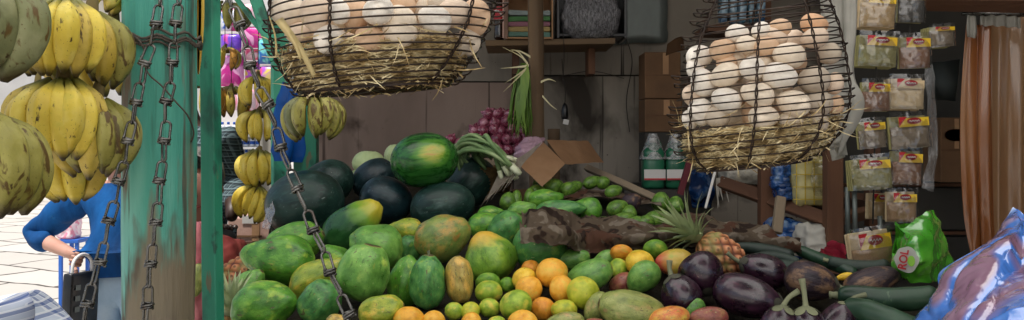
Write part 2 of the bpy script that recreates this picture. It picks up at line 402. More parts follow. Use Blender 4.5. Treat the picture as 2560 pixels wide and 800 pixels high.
citrus('orange', hx('#dc9428'), hx('#e8a834'), hx('#f0bc54'), hx('#e0be4a'), .56)
citrus('orange_deep', hx('#cc7c22'), hx('#dc902c'), hx('#e8a744'), hx('#c4a63a'), .58)
citrus('orange_yellow', hx('#d8a824'), hx('#e2b832'), hx('#e8c850'), hx('#b6b53a'), .55)
citrus('lime_yellow', hx('#9aa82a'), hx('#b3b834'), hx('#cfc748'), hx('#e0b83a'), .58)
citrus('lime', hx('#6f942a'), hx('#93ae34'), hx('#b4c44a'), hx('#d4c44c'), .52)
citrus('lime_green', hx('#4a7822'), hx('#66942c'), hx('#88ac3c'), hx('#b4b844'), .58)
M('eggplant', [(.3, hx('#170a14')), (.55, hx('#2b1323')), (.75, hx('#4c2038'))], 2, 4, rough=.30, rvar=.16, spec=.65, coat=.5, bump=.08, bscale=5, layers=[(3, .60, .8, hx('#522636')), (2, .62, .72, hx('#45343a')), (12, .66, .70, hx('#7a6258'), (1, 1, .2), .8), (18, .7, .74, hx('#6a5050'), (1, 1, .3))])
M('eggplant_dull', [(.3, hx('#1f161c')), (.55, hx('#352830')), (.75, hx('#54443f'))], 3, 5, (1, 1, .4), rough=.45, spec=.5, bump=.3, bscale=6, bstretch=(1.6, 1.6, .3), layers=[(1.6, .50, .62, hx('#7d6048')), (9, .6, .68, hx('#2a2022'))])
M('calyx_dark', [(.3, hx('#33322a')), (.7, hx('#5a5848'))], 6, 4, (1, 1, .3), rough=.7, bump=.4, bscale=12)
M('calyx', [(.3, hx('#5f6248')), (.6, hx('#868868')), (.8, hx('#a8a688'))], 6, 5, (1, 1, .3), rough=.7, bump=.4, bscale=12)
M('zucchini_dark', [(.3, hx('#18211c')), (.5, hx('#26332b')), (.75, hx('#3c4a40'))], 4, 5, (2.5, 2.5, .15), rough=.55, layers=[(14, .56, .7, hx('#514a3c'))])
M('zucchini', [(.3, hx('#1c3023')), (.5, hx('#2b4632')), (.75, hx('#44604a'))], 4, 5, (2.5, 2.5, .15), rough=.4, spec=.45, layers=[(30, .62, .68, hx('#6f8668'), (1, 1, .4))], bump=.08)
M('cabbage', [(.3, hx('#a3bc7a')), (.55, hx('#c6d69c')), (.75, hx('#e4ecc2'))], 2.4, 5, rough=.5, bump=.35, bscale=5, distort=1.2, layers=[(7, .6, .66, hx('#dfe6c6'), (1, 1, .4))])
M('pineapple', [(.3, hx('#7d4a24')), (.5, hx('#a8683a')), (.72, hx('#c98f52'))], 5, 4, rough=.7, bump=.3, bscale=30, layers=[(4, .58, .75, hx('#8a8a48'))])
M('pine_leaf', [(.3, hx('#6d7a4c')), (.5, hx('#93a070')), (.75, hx('#c3cba0'))], 14, 4, (1, 1, .3), rough=.6, spec=.4)
M('leek', [(.3, hx('#3c5a34')), (.5, hx('#6f8a58')), (.75, hx('#b6c492'))], 9, 4, (1, 1, 1), rough=.55, spec=.4, bump=.2, bscale=40)
M('leek_pale', [(.3, hx('#b8bf96')), (.7, hx('#dfe2c4'))], 12, 3, rough=.55)
M('scallion', [(.3, hx('#3d5a22')), (.55, hx('#5f7d2c')), (.8, hx('#98a850'))], 25, 3, (1, 1, .15), rough=.5)
M('leaf_dry', [(.3, hx('#a59a70')), (.7, hx('#d3cba4'))], 20, 3, rough=.7)
M('onion', [(.3, hx('#4a1426')), (.5, hx('#74283f')), (.75, hx('#a8586e'))], 2.5, 4, (2.5, 2.5, .3), rough=.3, spec=.6, coat=.2, layers=[(1.6, .50, .70, hx('#c88a9a'), (1, 1, .4)), (5, .62, .7, hx('#e6cdd0'), (1, 1, .3))])
M('wicker', [(.3, hx('#4d3a22')), (.7, hx('#8a6f46'))], 20, 3, rough=.8, bump=.6, bscale=30)
M('cardboard', [(.3, hx('#967353')), (.55, hx('#ad8561')), (.8, hx('#be9a76'))], 8, 5, rough=.85, bump=.12, bscale=40, layers=[(3, .6, .8, hx('#6f5239'))])
M('cardboard_grey', [(.3, hx('#8f8476')), (.7, hx('#b8ac9c'))], 9, 5, (3, 1, 1), rough=.9, bump=.4, bscale=60)
M('cardboard_pale', [(.3, hx('#b08a7c')), (.7, hx('#cfab9c'))], 8, 5, rough=.85, bump=.12, bscale=40)
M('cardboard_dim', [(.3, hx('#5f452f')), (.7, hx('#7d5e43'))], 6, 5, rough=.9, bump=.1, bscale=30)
M('camo', [(.42, hx('#42352e')), (.45, hx('#716252')), (.56, hx('#716252')), (.59, hx('#958878'))], 22, 2, (1, 1, 1), rough=.9, spec=.15, bump=.2, bscale=120, layers=[(17, .55, .57, hx('#684a3c'))])
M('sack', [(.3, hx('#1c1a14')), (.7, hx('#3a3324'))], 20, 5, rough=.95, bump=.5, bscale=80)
M('board_wall', [(.3, hx('#7d6a60')), (.5, hx('#998579')), (.72, hx('#b09c90'))], 1.6, 6, (1, 1, .5), rough=.8, bump=.12, bscale=30, bstretch=(1, 1, .1), spec=.25,
  layers=[(3, .54, .80, hx('#4f4036'), (1.5, 1, .35)), (14, .60, .67, hx('#382c27'), (2.5, 1, .06)), (2.2, .56, .66, hx('#463830'), (1, 1, .8), 1.2), (40, .70, .73, hx('#241d1a')), (1.2, .55, .75, hx('#86696a'))])
M('board_wall_grey', [(.3, hx('#6f675e')), (.5, hx('#888075')), (.72, hx('#9f968a'))], 1.6, 6, (1, 1, .5), rough=.8, bump=.12, bscale=30, bstretch=(1, 1, .1), spec=.25,
  layers=[(3, .54, .80, hx('#3d3731'), (1.5, 1, .35)), (14, .61, .68, hx('#2a2622'), (2.5, 1, .06)), (2.2, .56, .66, hx('#38322c'), (1, 1, .8), 1.2), (40, .70, .73, hx('#1d1a18')), (25, .7, .74, hx('#77726a'), (1, 1, .3))])
M('board_dark', [(.3, hx('#2c2b28')), (.7, hx('#423f3a'))], 3, 5, rough=.8, bump=.1)
M('silver_patch', [(.3, hx('#4d534f')), (.7, hx('#7e8581'))], 5, 5, (1, 1, .5), rough=.4, metal=.3)
M('roof_sheet', (.36, .35, .33), rough=.6)
M('plaster_white', [(.3, hx('#d9d6cf')), (.7, hx('#efece6'))], 1.5, 5, rough=.9, layers=[(.8, .6, .8, hx('#c4bfb4'))])
M('floor_dirt', [(.3, hx('#2e2a26')), (.7, hx('#4a443d'))], 4, 6, rough=.95, bump=.3)
film('clear_film', (.6, .6, .58), gloss=.6, base=.03, rough=.1, bump=.8, bscale=13)
film('clear_film_dull', (.6, .6, .6), gloss=.3, base=.3)
film('pink_film', (.75, .5, .62), gloss=.4, base=.7)
M('white_cloth', [(.3, hx('#a3a096')), (.7, hx('#c9c6bc'))], 4, 5, rough=.8, bump=.15, bscale=14)
M('curtain', [(.32, hx('#84481f')), (.5, hx('#b06c36')), (.7, hx('#d09c62'))], 5, 4, (1.4, 1, .1), rough=.36, rvar=.1, spec=.5, bump=.3, bscale=9, coat=.7, ior=1.6, layers=[(4, .6, .72, hx('#8f5020'), (2, 1, .12))])
M('curtain_pale', [(.32, hx('#8f6442')), (.5, hx('#b0855c')), (.7, hx('#c8a27a'))], 5, 4, (1.4, 1, .1), rough=.36, rvar=.1, spec=.5, bump=.3, bscale=9, coat=.7, ior=1.6)
M('green_bag', [(.3, hx('#2d7a1c')), (.5, hx('#48a024')), (.75, hx('#77bd3c'))], 9, 4, rough=.22, spec=.7, bump=.5, bscale=18, coat=.8, ior=1.6, layers=[(4, .58, .75, hx('#1f5c1a'))])
def fold_film(name):
    """blue film drawn over mauve contents: bluer where the film is folded (mesh attribute 'fold')"""
    m = M(name, [(.35, hx('#7d5468')), (.5, hx('#9a748e')), (.68, hx('#b494aa'))], 5, 3, rough=.2, rvar=.05, spec=.8, bump=.3, bscale=17, coat=1.0, ior=1.7)
    nt = m.node_tree; bs = next(n for n in nt.nodes if n.type == 'BSDF_PRINCIPLED'); src = bs.inputs['Base Color'].links[0].from_socket
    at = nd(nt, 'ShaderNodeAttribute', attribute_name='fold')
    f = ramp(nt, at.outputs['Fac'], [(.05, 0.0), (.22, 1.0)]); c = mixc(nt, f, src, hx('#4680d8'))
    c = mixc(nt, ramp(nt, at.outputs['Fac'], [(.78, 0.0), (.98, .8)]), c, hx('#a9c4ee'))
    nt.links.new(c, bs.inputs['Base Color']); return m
fold_film('blue_bag')
M('white_paint', (.7, .7, .68), rough=.4)
M('label_red', hx('#b0202a'), rough=.4)
M('red_dull', hx('#5a1420'), rough=.5)
M('label_white', hx('#d8d5d0'), rough=.5)
M('label_yellow', [(.3, hx('#cfa618')), (.7, hx('#e4c02c'))], 4, 2, rough=.35)
M('jug_green', [(.3, hx('#1a5038')), (.7, hx('#27694c'))], 4, 3, rough=.25, coat=.2)
M('cola', (.02, .008, .006), rough=.08, spec=.6, coat=.4)
M('blue_cloth', [(.3, hx('#0c4a94')), (.6, hx('#1763b8')), (.8, hx('#3a86d0'))], 6, 4, rough=.4, bump=.3)
M('rope', [(.3, hx('#3a332c')), (.7, hx('#5c5248'))], 40, 3, rough=.9, bump=.5, bscale=90)
M('net_red', [(.3, hx('#8a3030')), (.7, hx('#b85a50'))], 30, 3, rough=.8)
M('sack_pink', [(.3, hx('#b0525c')), (.7, hx('#d88a8c'))], 9, 4, rough=.7, bump=.4, bscale=14)
M('wrapper_blue', [(.44, hx('#12305e')), (.54, hx('#24508a')), (.66, hx('#7a90a8'))], 22, 3, rough=.25, coat=.3)
M('wrapper_yellow', [(.3, hx('#b0a468')), (.6, hx('#c9be86')), (.8, hx('#ddd4a8'))], 12, 3, rough=.3, coat=.3)
M('bundle_grey', [(.3, hx('#3c3b3c')), (.5, hx('#77767a')), (.72, hx('#b5b4b8'))], 9, 5, (.5, 1, 2), rough=.3, bump=.8, bscale=18, coat=.3, distort=1)
M('bundle_pale', [(.3, hx('#8d877c')), (.55, hx('#bdb7aa')), (.8, hx('#dad6cc'))], 12, 5, rough=.5, bump=.8, bscale=22, distort=1)
M('paper_grey', [(.3, hx('#4a5252')), (.7, hx('#626b6b'))], 5, 3, rough=.6)
M('cloth_stack', [(.3, hx('#6f8474')), (.45, hx('#8f9c94')), (.5, hx('#9c7d84')), (.6, hx('#6a8a5a')), (.75, hx('#b9b8ac'))], 6, 2, (.3, 1, 3), rough=.8, bump=.3)
M('red_cloth', [(.3, hx('#8a1a30')), (.7, hx('#c23a52'))], 8, 3, rough=.4, bump=.4)
for n_, h_ in (('tan', '#a07f5c'), ('sand', '#b99c70'), ('olive', '#948e5c'), ('grey', '#83735f'), ('brown', '#86614a'), ('dark', '#4a4642'), ('cream', '#c7b08a')):
    M('powder_'+n_, [(.3, hx(h_, .85)), (.7, hx(h_, 1.1))], 60, 3, rough=.8)

# ------------------------------------------------------------------ ground
bm = bmesh.new(); bmesh.ops.create_grid(bm, x_segments=2, y_segments=2, size=400)
m = bpy.data.materials.new('paving'); m.use_nodes = True; nt = m.node_tree; nt.nodes.clear()
out = nd(nt, 'ShaderNodeOutputMaterial'); bs = nd(nt, 'ShaderNodeBsdfPrincipled', {'Roughness': .85, 'Specular IOR Level': .25}); nt.links.new(bs.outputs[0], out.inputs[0])
pos = nd(nt, 'ShaderNodeNewGeometry').outputs['Position']
dn = nd(nt, 'ShaderNodeTexNoise', {'Vector': pos, 'Scale': 1.1, 'Detail': 3.0})
va = nd(nt, 'ShaderNodeVectorMath', {0: nd(nt, 'ShaderNodeVectorMath', {0: dn.outputs[1], 1: (.35, .35, 0)}, operation='MULTIPLY').outputs[0], 1: pos}, operation='ADD')
mp = nd(nt, 'ShaderNodeMapping', {'Vector': va.outputs[0], 'Rotation': (0, 0, R(24))})
br = nd(nt, 'ShaderNodeTexBrick', {'Vector': mp.outputs[0], 'Color1': hx('#c6c1b8'), 'Color2': hx('#b6b0a7'), 'Mortar': hx('#4a453f'), 'Scale': 1.0, 'Mortar Size': .026, 'Mortar Smooth': .4, 'Brick Width': 1.15, 'Row Height': .75})
c = mixc(nt, nz(nt, pos, 0.0, 2.0, 6), br.outputs[0], hx('#c8c3ba'), 'MULTIPLY')
c2 = mixc(nt, .2, br.outputs[0], c)
nt.links.new(c2, bs.inputs['Base Color'])
b_ = nd(nt, 'ShaderNodeBump', {'Strength': .4, 'Distance': .03, 'Height': nz(nt, pos, 0.0, 6.0, 6)}); nt.links.new(b_.outputs[0], bs.inputs['Normal'])
tag(link('ground', bm, m, smooth=False), kind='structure')
bm = bmesh.new(); box(bm, (.55, 2.3, .002), (2.5, 3.0, .004)); tag(link('shop_floor', bm, MATS['floor_dirt'], smooth=False), kind='structure')

# made-up white building: stands in for the white glare and bounces light
bl = empty('glare_building', (-14, 26, 0), 'added low white building across the street, standing in for the glare behind the bananas', 'building')
bm = bmesh.new(); box(bm, (0, 0, 2.6), (26, 6, 5.2)); link('wall', bm, MATS['plaster_white'], bl, False)
bm = bmesh.new(); box(bm, (0, -.3, 5.3), (27, 7, .2)); link('roof', bm, MATS['roof_sheet'], bl, False)
for x in (-9, -3.5, 2, 7.5):
    bm = bmesh.new(); box(bm, (x, -3.02, 2.2), (1.5, .1, 1.3)); w_ = link('window', bm, MATS['paper_grey'], bl, False)
    bm = bmesh.new()
    for dx in (-.8, .8): box(bm, (x+dx, -3.06, 2.2), (.12, .12, 1.5))
    for dz in (-.7, .7): box(bm, (x, -3.06, 2.2+dz), (1.46, .12, .12))
    link('frame', bm, MATS['white_paint'], w_, False)

# ------------------------------------------------------------------ the shop shell
YB = 3.55
wl = empty('back_wall', (0, YB, 0), 'dark stained board wall closing the back of the fruit stall', 'wall')
xl, xm, xr = P(788, 0, YB).x, P(1285, 0, YB).x, P(2440, 0, YB).x
zs = P(0, 206, YB).z; zs2 = P(0, 190, YB).z
for (x0, x1, z0, z1, mt) in ((xl, xm-.006, 0, zs, 'board_wall'), (xl, xm-.006, zs+.006, 2.6, 'board_wall_grey'), (xm, xr, 0, zs2, 'board_wall_grey'), (xm, xr, zs2+.006, 2.6, 'board_wall_grey')):
    bm = bmesh.new(); box(bm, ((x0+x1)/2, .02+random.uniform(0, .006), (z0+z1)/2), (x1-x0, .02, z1-z0)); link('board', bm, MATS[mt], wl, False)
bm = bmesh.new(); box(bm, ((xl+xr)/2, .06, 1.3), (xr-xl, .03, 2.6)); link('backing', bm, MATS['board_dark'], wl, False)
sw = empty('side_wall', (1.98, 1.9, 0), 'dim brown boarded side wall at the right edge behind the curtain', 'wall')
bm = bmesh.new(); box(bm, (0, 0, 1.3), (.03, 3.4, 2.6)); link('board', bm, MATS['board_dark'], sw, False)
rf = empty('stall_roof', (.35, 2.2, 2.42), 'sheet roof over the back of the fruit stall', 'roof')
bm = bmesh.new()
rows = []
for j in range(2):
    rows.append([(lerp(-1.5, 1.65, i/120), lerp(-.1, 1.4, j), .05-.05*j+.018*math.sin(i*1.1)) for i in range(121)])
grid_mesh(bm, rows); solidify(bm, .003); link('sheet', bm, MATS['roof_sheet'], rf)
for y in (-.05, .8):
    bm = bmesh.new(); box(bm, (0, y, -.05), (3.3, .06, .07)); link('rafter', bm, MATS['wood_brown'], rf, False)
# unseen translucent awning, added to spread soft daylight over the front
m = bpy.data.materials.new('tarpaulin'); m.use_nodes = True; nt = m.node_tree; nt.nodes.clear()
out = nd(nt, 'ShaderNodeOutputMaterial'); tc = nd(nt, 'ShaderNodeTexCoord')
cc = ramp(nt, nz(nt, tc.outputs['Object'], 0.0, 3.0, 5), [(.3, hx('#f6f4ee')), (.7, hx('#fefdf9'))])
ms = nd(nt, 'ShaderNodeMixShader', {0: .94, 1: nd(nt, 'ShaderNodeBsdfDiffuse', {0: cc}).outputs[0], 2: nd(nt, 'ShaderNodeBsdfTranslucent', {0: cc}).outputs[0]})
nt.links.new(ms.outputs[0], out.inputs[0])
bm = bmesh.new(); grid_mesh(bm, [[(lerp(-1.25, 1.3, i/60), lerp(-2.3, 2.14, j/40), lerp(2.26, 2.55, j/40)-.06*math.sin(math.pi*j/40)+.02*noise.noise(Vector((i*.2, j*.2, 0)))) for i in range(61)] for j in range(41)])
tag(link('added_light_awning', bm, m), 'unseen pale translucent tarpaulin awning, added to diffuse daylight over the stall front', 'awning')

bm = bmesh.new(); grid_mesh(bm, [[(lerp(1.26, 2.3, i/60), lerp(-.2, 2.14, j/10), lerp(2.38, 2.56, j/10)+.018*math.sin(i*1.1)) for i in range(61)] for j in range(11)]); solidify(bm, .003)  # unseen opaque sheet, added to keep daylight off the right side
tag(link('added_shade_sheet', bm, MATS['roof_sheet']), 'unseen dull sheet beside the awning, added to darken the right front of the stall', 'roof sheet')

# ------------------------------------------------------------------ posts and beams on the left
def taper_post(name, pts, rads, mat, label, cat='post', seg=40, n=60, amp=.0035, seed=0):
    bm = bmesh.new(); pp = spline(pts, n); rr = [interp([(i/(len(rads)-1), r) for i, r in enumerate(rads)], k/(n-1)) for k in range(n)]
    tube(bm, pp, rr, seg)
    for v in bm.verts:
        c = pp[min(n-1, max(0, int(round((v.co.z-pp[0].z)/(pp[-1].z-pp[0].z)*(n-1)))))]
        d = (v.co-c); d.z = 0
        if d.length > 1e-5:
            a = math.atan2(d.y, d.x)
            v.co += d.normalized()*amp*(noise.noise(Vector((math.cos(a)*3, math.sin(a)*3, v.co.z*3+seed)))+.6*noise.noise(Vector((math.cos(a)*14, math.sin(a)*14, v.co.z*1.2+seed))))
    o = link(name, bm, MATS[mat]); return tag(o, label, cat)
dp = 1.38
a, b = P(392, 1160, dp), P(402, -330, dp)
a.z = 0; b.z = 2.5
taper_post('green_post', [a, (a+b)/2, b], [.060, .0565, .057], 'green_post', 'thick round wooden post with peeling turquoise paint, in front of the blue shirted man')
# wire rope wound round it
bm = bmesh.new()
def around(v_at, a0, a1, rr, n=40, drift=0, yoff=0):
    out = []
    for i in range(n):
        t = i/(n-1); an = R(lerp(a0, a1, t)); c = P(400, v_at+drift*t, dp)
        out.append(Vector((c.x+math.cos(an)*rr, c.y+math.sin(an)*rr, c.z+.004*math.sin(9*an))))
    return out
for (v_, dv, ph) in ((95, 30, 0), (108, 12, 40), (88, 34, 100)):
    tube(bm, around(v_, 180+ph, 180+ph+400, .063+.002*random.random(), 60, dv), .0022, 6)
tube(bm, spline([P(352, 140, 1.31), P(372, 185, 1.305), P(405, 215, 1.305), P(440, 255, 1.31), P(470, 290, 1.33), P(484, 330, 1.36), P(478, 355, 1.37)], 30), .0014, 5)
tube(bm, spline([P(316, 70, 1.36), P(322, 84, 1.33), P(345, 98, 1.31), P(362, 125, 1.31)], 20), .0016, 5)
tag(link('wire_rope', bm, MATS['rope']), 'dark wire rope tied round the peeling turquoise post', 'rope')
# flat green upright, slightly leaning
def plank(name, p0, p1, w, t, mat, label, yaw=0, bev=.002, cat='post', amp=.0012):
    p0, p1 = Vector(p0), Vector(p1); L = (p1-p0).length; z = (p1-p0).normalized()
    q = Vector((0, 0, 1)).rotation_difference(z) @ Quaternion((0, 0, 1), yaw)
    bm = bmesh.new(); n = 24; rows = []
    sect = [(-w/2, -t/2+bev), (-w/2+bev, -t/2), (w/2-bev, -t/2), (w/2, -t/2+bev), (w/2, t/2-bev), (w/2-bev, t/2), (-w/2+bev, t/2), (-w/2, t/2-bev)]
    for j in range(n+1):
        z_ = -L/2+L*j/n
        rows.append([(x+amp*noise.noise(Vector((x*30, y*30, z_*6))), y+amp*noise.noise(Vector((x*30+7, y*30, z_*6))), z_) for x, y in sect])
    grid_mesh(bm, rows, True)
    bm.faces.new([v for v in bm.verts[:8]][::-1]) if False else None
    o = link(name, bm, MATS[mat], None, False); o.rotation_mode = 'QUATERNION'; o.rotation_quaternion = q; o.location = (p0+p1)/2
    return tag(o, label, cat) if label else o
db = 1.5
b0 = P(533, 800, db); b1 = P(524, 0, db); dirn = (b1-b0)/(b1.z-b0.z)
plank('green_upright', b0-dirn*b0.z, b0+dirn*(2.5-b0.z), .030, .024, 'green_board', 'narrow square green painted upright between the round post and the hanging chain', yaw=R(-20))
plank('green_batten', P(486, 215, 1.62), P(484, -260, 1.62), .03, .02, 'green_board', 'short dark green batten behind the round post and narrow upright', yaw=R(12))
bm = bmesh.new(); rows = []
for j in range(16):
    t = j/15; v_ = lerp(-40, 186, t); w_ = interp([(0, 12), (.6, 10), (.9, 6), (1, 1.5)], t)
    rows.append([P(498+w_*k+2*math.sin(t*5), v_, 1.44+.004*abs(k)) for k in (-1, -.3, .3, 1)])
grid_mesh(bm, rows); solidify(bm, .0006)
M('strap', [(.35, hx('#a8541c')), (.5, hx('#d8b03c')), (.7, hx('#e8cc6a'))], 30, 3, (3, 1, .05), rough=.6)
tag(link('yellow_strap', bm, MATS['strap']), 'yellow and rust dried leaf strip hanging beside the green upright', 'strip')
d2 = 2.55
g0, g1 = P(703, 500, d2), P(698, -250, d2)
plank('green_stall_post', (g0.x, g0.y, 0), (g1.x, g1.y, 2.45), .046, .05, 'green_board', 'weathered turquoise stall post behind the left wire egg basket', yaw=R(25))
plank('teal_corner_post', (P(768, 0, 3.2).x, 3.2, 0), (P(764, 0, 3.2).x, 3.2, 2.45), .085, .07, 'green_board', 'dark teal corner post of the stall behind the small hanging bananas', yaw=R(5))
plank('green_brace', P(690, 150, 2.4), P(628, -40, 2.4), .034, .02, 'green_board', 'wide green diagonal brace running up from the stall post', yaw=R(8), cat='brace')
plank('green_brace', P(684, 118, 2.5), P(575, -25, 2.5), .014, .012, 'green_board', 'thin green diagonal brace nearer the dark banana hand', cat='brace')

# ------------------------------------------------------------------ chains
def link_mesh(name, Lk, Wk, rw, coil):
    bm = bmesh.new(); pts = []; hw = Wk/2-rw; hl = Lk/2-rw
    for k in range(12): a = math.pi*k/11; pts.append((hw*math.cos(a), 0, hl-hw+hw*math.sin(a)))
    for k in range(12): a = math.pi+math.pi*k/11; pts.append((hw*math.cos(a), 0, -(hl-hw)+hw*math.sin(a)))
    # slightly waisted sides like bent wire
    pts = [Vector((x*(1-.12*math.cos(z/hl*2.2)), .0008*math.sin(z*180), z)) for x, y, z in pts]
    tube(bm, pts, rw, 8, closed=True)
    if coil:
        cp = []
        for k in range(44):
            a = 2*math.pi*2.6*k/43; rr = Wk*.45+.0006*math.sin(a*.7)
            cp.append((rr*math.cos(a), rr*.8*math.sin(a), -hl*.84+lerp(-.0046, .0046, k/43)))
        tube(bm, cp, rw*1.02, 6)
    me = bpy.data.meshes.new(name); bm.to_mesh(me); bm.free()
    for p in me.polygons: p.use_smooth = True
    me.materials.append(MATS['steel_dark']); return me
LM = [link_mesh('link', .0345, .0160, .0019, False), link_mesh('link', .0345, .0170, .0019, True)]
def chain(name, label, pix, d0, d1, pitch=.0292, roll0=0, seed=0):
    rnd = random.Random(seed)
    pts = [P(u, v, lerp(d0, d1, i/(len(pix)-1))) for i, (u, v) in enumerate(pix)]
    sp = spline(pts, 500); cum = [0]
    for a, b in zip(sp, sp[1:]): cum.append(cum[-1]+(b-a).length)
    root = empty('hanging_chain', sp[0], label, 'chain', 'knotted wire chains hanging in front of the stall'); s = 0; i = 0
    while s < cum[-1]:
        k = next(j for j, c in enumerate(cum) if c >= s)
        t = (sp[min(k+4, 499)]-sp[max(k-4, 0)]).normalized()
        o = bpy.data.objects.new('link', LM[1 if i % 2 == 0 else 0]); COL.objects.link(o); o.parent = root
        q = Vector((0, 0, -1)).rotation_difference(t) @ Quaternion((0, 0, 1), R(roll0+90*(i % 2)+rnd.uniform(-22, 22)))
        o.rotation_mode = 'QUATERNION'
        o.rotation_quaternion = q @ Quaternion((0, 1, 0), R(rnd.uniform(-7, 7)) if i % 2 == 0 else R(rnd.uniform(-4, 4))) ; o.location = local(root, sp[k]+Vector((rnd.uniform(-.0012, .0012), 0, 0)))
        s += pitch*rnd.uniform(.96, 1.04); i += 1
    return root
chain('a', 'left knotted wire chain slanting across the round post to the man in blue', [(404, -60), (398, 10), (383, 75), (360, 170), (340, 265), (322, 345), (303, 440), (276, 545), (252, 640), (232, 705), (212, 790), (196, 860)], 1.22, 1.16, roll0=15, seed=1)
chain('b', 'right knotted wire chain hanging down the front of the round post', [(446, -60), (445, 10), (437, 80), (430, 170), (414, 280), (412, 350), (402, 440), (392, 540), (380, 630), (368, 740), (352, 860)], 1.24, 1.20, roll0=30, seed=2)
chain('c', 'knotted wire chain slanting over the watermelons, right of the green upright', [(560, -60), (582, 20), (612, 105), (636, 190), (672, 275), (703, 365), (735, 450), (768, 535), (800, 610), (830, 690), (858, 755), (890, 860)], 1.22, 1.14, pitch=.0315, roll0=20, seed=3)
# ------------------------------------------------------------------ bananas
def banana_mesh(name, bend, seed, fat=.17):
    bm = bmesh.new(); rnd = random.Random(seed); n = 22; pts = []; rad = []
    for i in range(n+1):
        t = i/n; z = -t; x = bend*(math.sin(math.pi*min(1, t*1.02)**.85))
        pts.append(Vector((x, .03*math.sin(t*3+seed), z)))
        r = interp([(0, .05), (.09, .058), (.17, .09), (.28, .138), (.42, .164), (.62, .166), (.76, .146), (.87, .104), (.94, .062), (.975, .042), (1, .024)], t)*fat/.17
        rad.append(r)
    fr = frames(pts); rings = []; seg = 20
    for p, r, (t, a, b) in zip(pts, rad, fr):
        ring = []
        for k in range(seg):
            th = 2*math.pi*k/seg; q = 1+.10*math.cos(5*th+seed)+.025*math.cos(2*th)
            ring.append(bm.verts.new(p+(a*math.cos(th)+b*math.sin(th))*r*q))
        rings.append(ring)
    for A, B in zip(rings, rings[1:]):
        for k in range(seg): bm.faces.new((A[k], A[(k+1) % seg], B[(k+1) % seg], B[k]))
    bm.faces.new(rings[0]); bm.faces.new(rings[-1][::-1])
    me = bpy.data.meshes.new(name); bmesh.ops.recalc_face_normals(bm, faces=bm.faces); bm.to_mesh(me); bm.free()
    for p in me.polygons: p.use_smooth = True
    return me
BAN = {}
def banana_me(mat, k, fat):
    key = (mat, k, fat)
    if key not in BAN:
        me = banana_mesh('banana', (.2, .28, .34, .24)[k], k*3+1, fat); me.materials.append(MATS[mat]); BAN[key] = me
    return BAN[key]
def bunch(label, u, v, d, Lpx, mats, n=9, spread=150, tiers=1, rad=.22, open_=16, seed=0, fat=.17, lean=0, group='hands of bananas hung along the stall', stemup=60, az0=-90, cordlen=0):
    """a hand of bananas hanging from its crown at pixel (u, v); fingers fan round the crown"""
    rnd = random.Random(seed); c = P(u, v, d); L = S(Lpx, d)
    root = empty('banana_bunch', c, label, 'bananas', group, rot=(0, R(lean), 0))
    bm = bmesh.new(); tube(bm, [Vector((0, 0, -L*.25)), Vector((0, 0, -L*.08)), Vector((0, 0, L*.03)), Vector((.01*rnd.random(), 0, S(stemup, d)))], [L*.2, L*.17, L*.09, L*.05], 12)
    link('crown', bm, MATS['banana_stem'], root)
    if cordlen:
        bm = bmesh.new(); tube(bm, [Vector((0, 0, S(stemup*.6, d))), Vector((.004, 0, S(stemup*.6+cordlen, d)))], .0015, 5); link('cord', bm, MATS['cord_dark'], root)
    for t in range(tiers):
        for i in range(n):
            az = az0+lerp(-spread, spread, (i+.5)/n)+rnd.uniform(-5, 5)
            me = banana_me(mats[rnd.randrange(len(mats))], rnd.randrange(4), fat)
            o = bpy.data.objects.new('banana', me); COL.objects.link(o); o.parent = root
            s = L*rnd.uniform(.92, 1.06)*(1-.08*t); o.scale = (s, s, s)
            o.rotation_euler = (0, -R(open_*rnd.uniform(.8, 1.2)-9*t), R(az)); rr = rad*L*(1-.45*t)
            o.location = (rr*math.cos(R(az)), rr*math.sin(R(az)), -L*(.02+.22*t)+rnd.uniform(-.03, .03)*L)
    return root
Y, RP, OL, GR, BR = 'banana_yellow', 'banana_ripe', 'banana_olive', 'banana_green', 'banana_brown'
bunch('dark grey green banana hand at the top left corner', -118, -66, 1.0, 258, [GR], 9, 110, rad=.2, seed=2, fat=.20, open_=14, az0=-75)
bunch('mottled olive banana hand at the left edge, below the grey green one', -104, 274, 1.0, 268, [OL, OL, RP], 9, 120, rad=.24, seed=5, fat=.19, open_=16, az0=-80)
bunch('big spotted yellow banana hand at the top, left of the turquoise post', 160, 0, 1.2, 192, [Y, Y, RP], 8, 85, 1, rad=.17, seed=11, fat=.148, open_=13)
bunch('olive tinged banana hand between the big yellow hand and the post', 228, 34, 1.27, 192, [OL, RP, OL], 7, 85, 1, rad=.14, seed=12, fat=.148, open_=11)
bunch('narrow yellow banana hand just left of the turquoise post', 283, 62, 1.38, 176, [RP, Y], 5, 100, 1, rad=.08, seed=13, fat=.15, open_=8)
bunch('large yellow banana hand hanging low, over the shoulder of the man in blue', 158, 202, 1.2, 195, [Y, RP, RP], 9, 92, 1, rad=.17, seed=21, fat=.148, open_=9)
bunch('second low yellow banana hand, nearest the turquoise post', 240, 248, 1.24, 192, [RP, OL, RP], 8, 92, 1, rad=.15, seed=22, fat=.145, open_=9)
bunch('lowest small yellow banana hand, its tips over the blue shirt', 184, 345, 1.3, 158, [Y, Y, RP], 5, 80, 1, rad=.14, seed=23, fat=.17, open_=6)
bunch('plain yellow banana hand at the back, between the left edge hands', 92, 236, 1.55, 118, [Y], 4, 90, 1, rad=.1, seed=25, fat=.2, open_=10)
bunch('green yellow banana hand cut by the top edge beside the post', 215, -75, 1.36, 110, [OL, Y, RP], 7, 130, 1, rad=.25, seed=26, fat=.19, open_=18)
bunch('olive speckled banana hand hanging under the left egg basket', 782, 236, 1.95, 110, [OL, OL, GR], 8, 130, 1, rad=.18, seed=31, fat=.17, open_=12, stemup=14)
bunch('topmost of the yellow hands on the string behind the chain', 645, 190, 2.9, 78, [Y, Y, RP], 6, 110, 1, rad=.1, seed=32, stemup=12, fat=.15, cordlen=260)
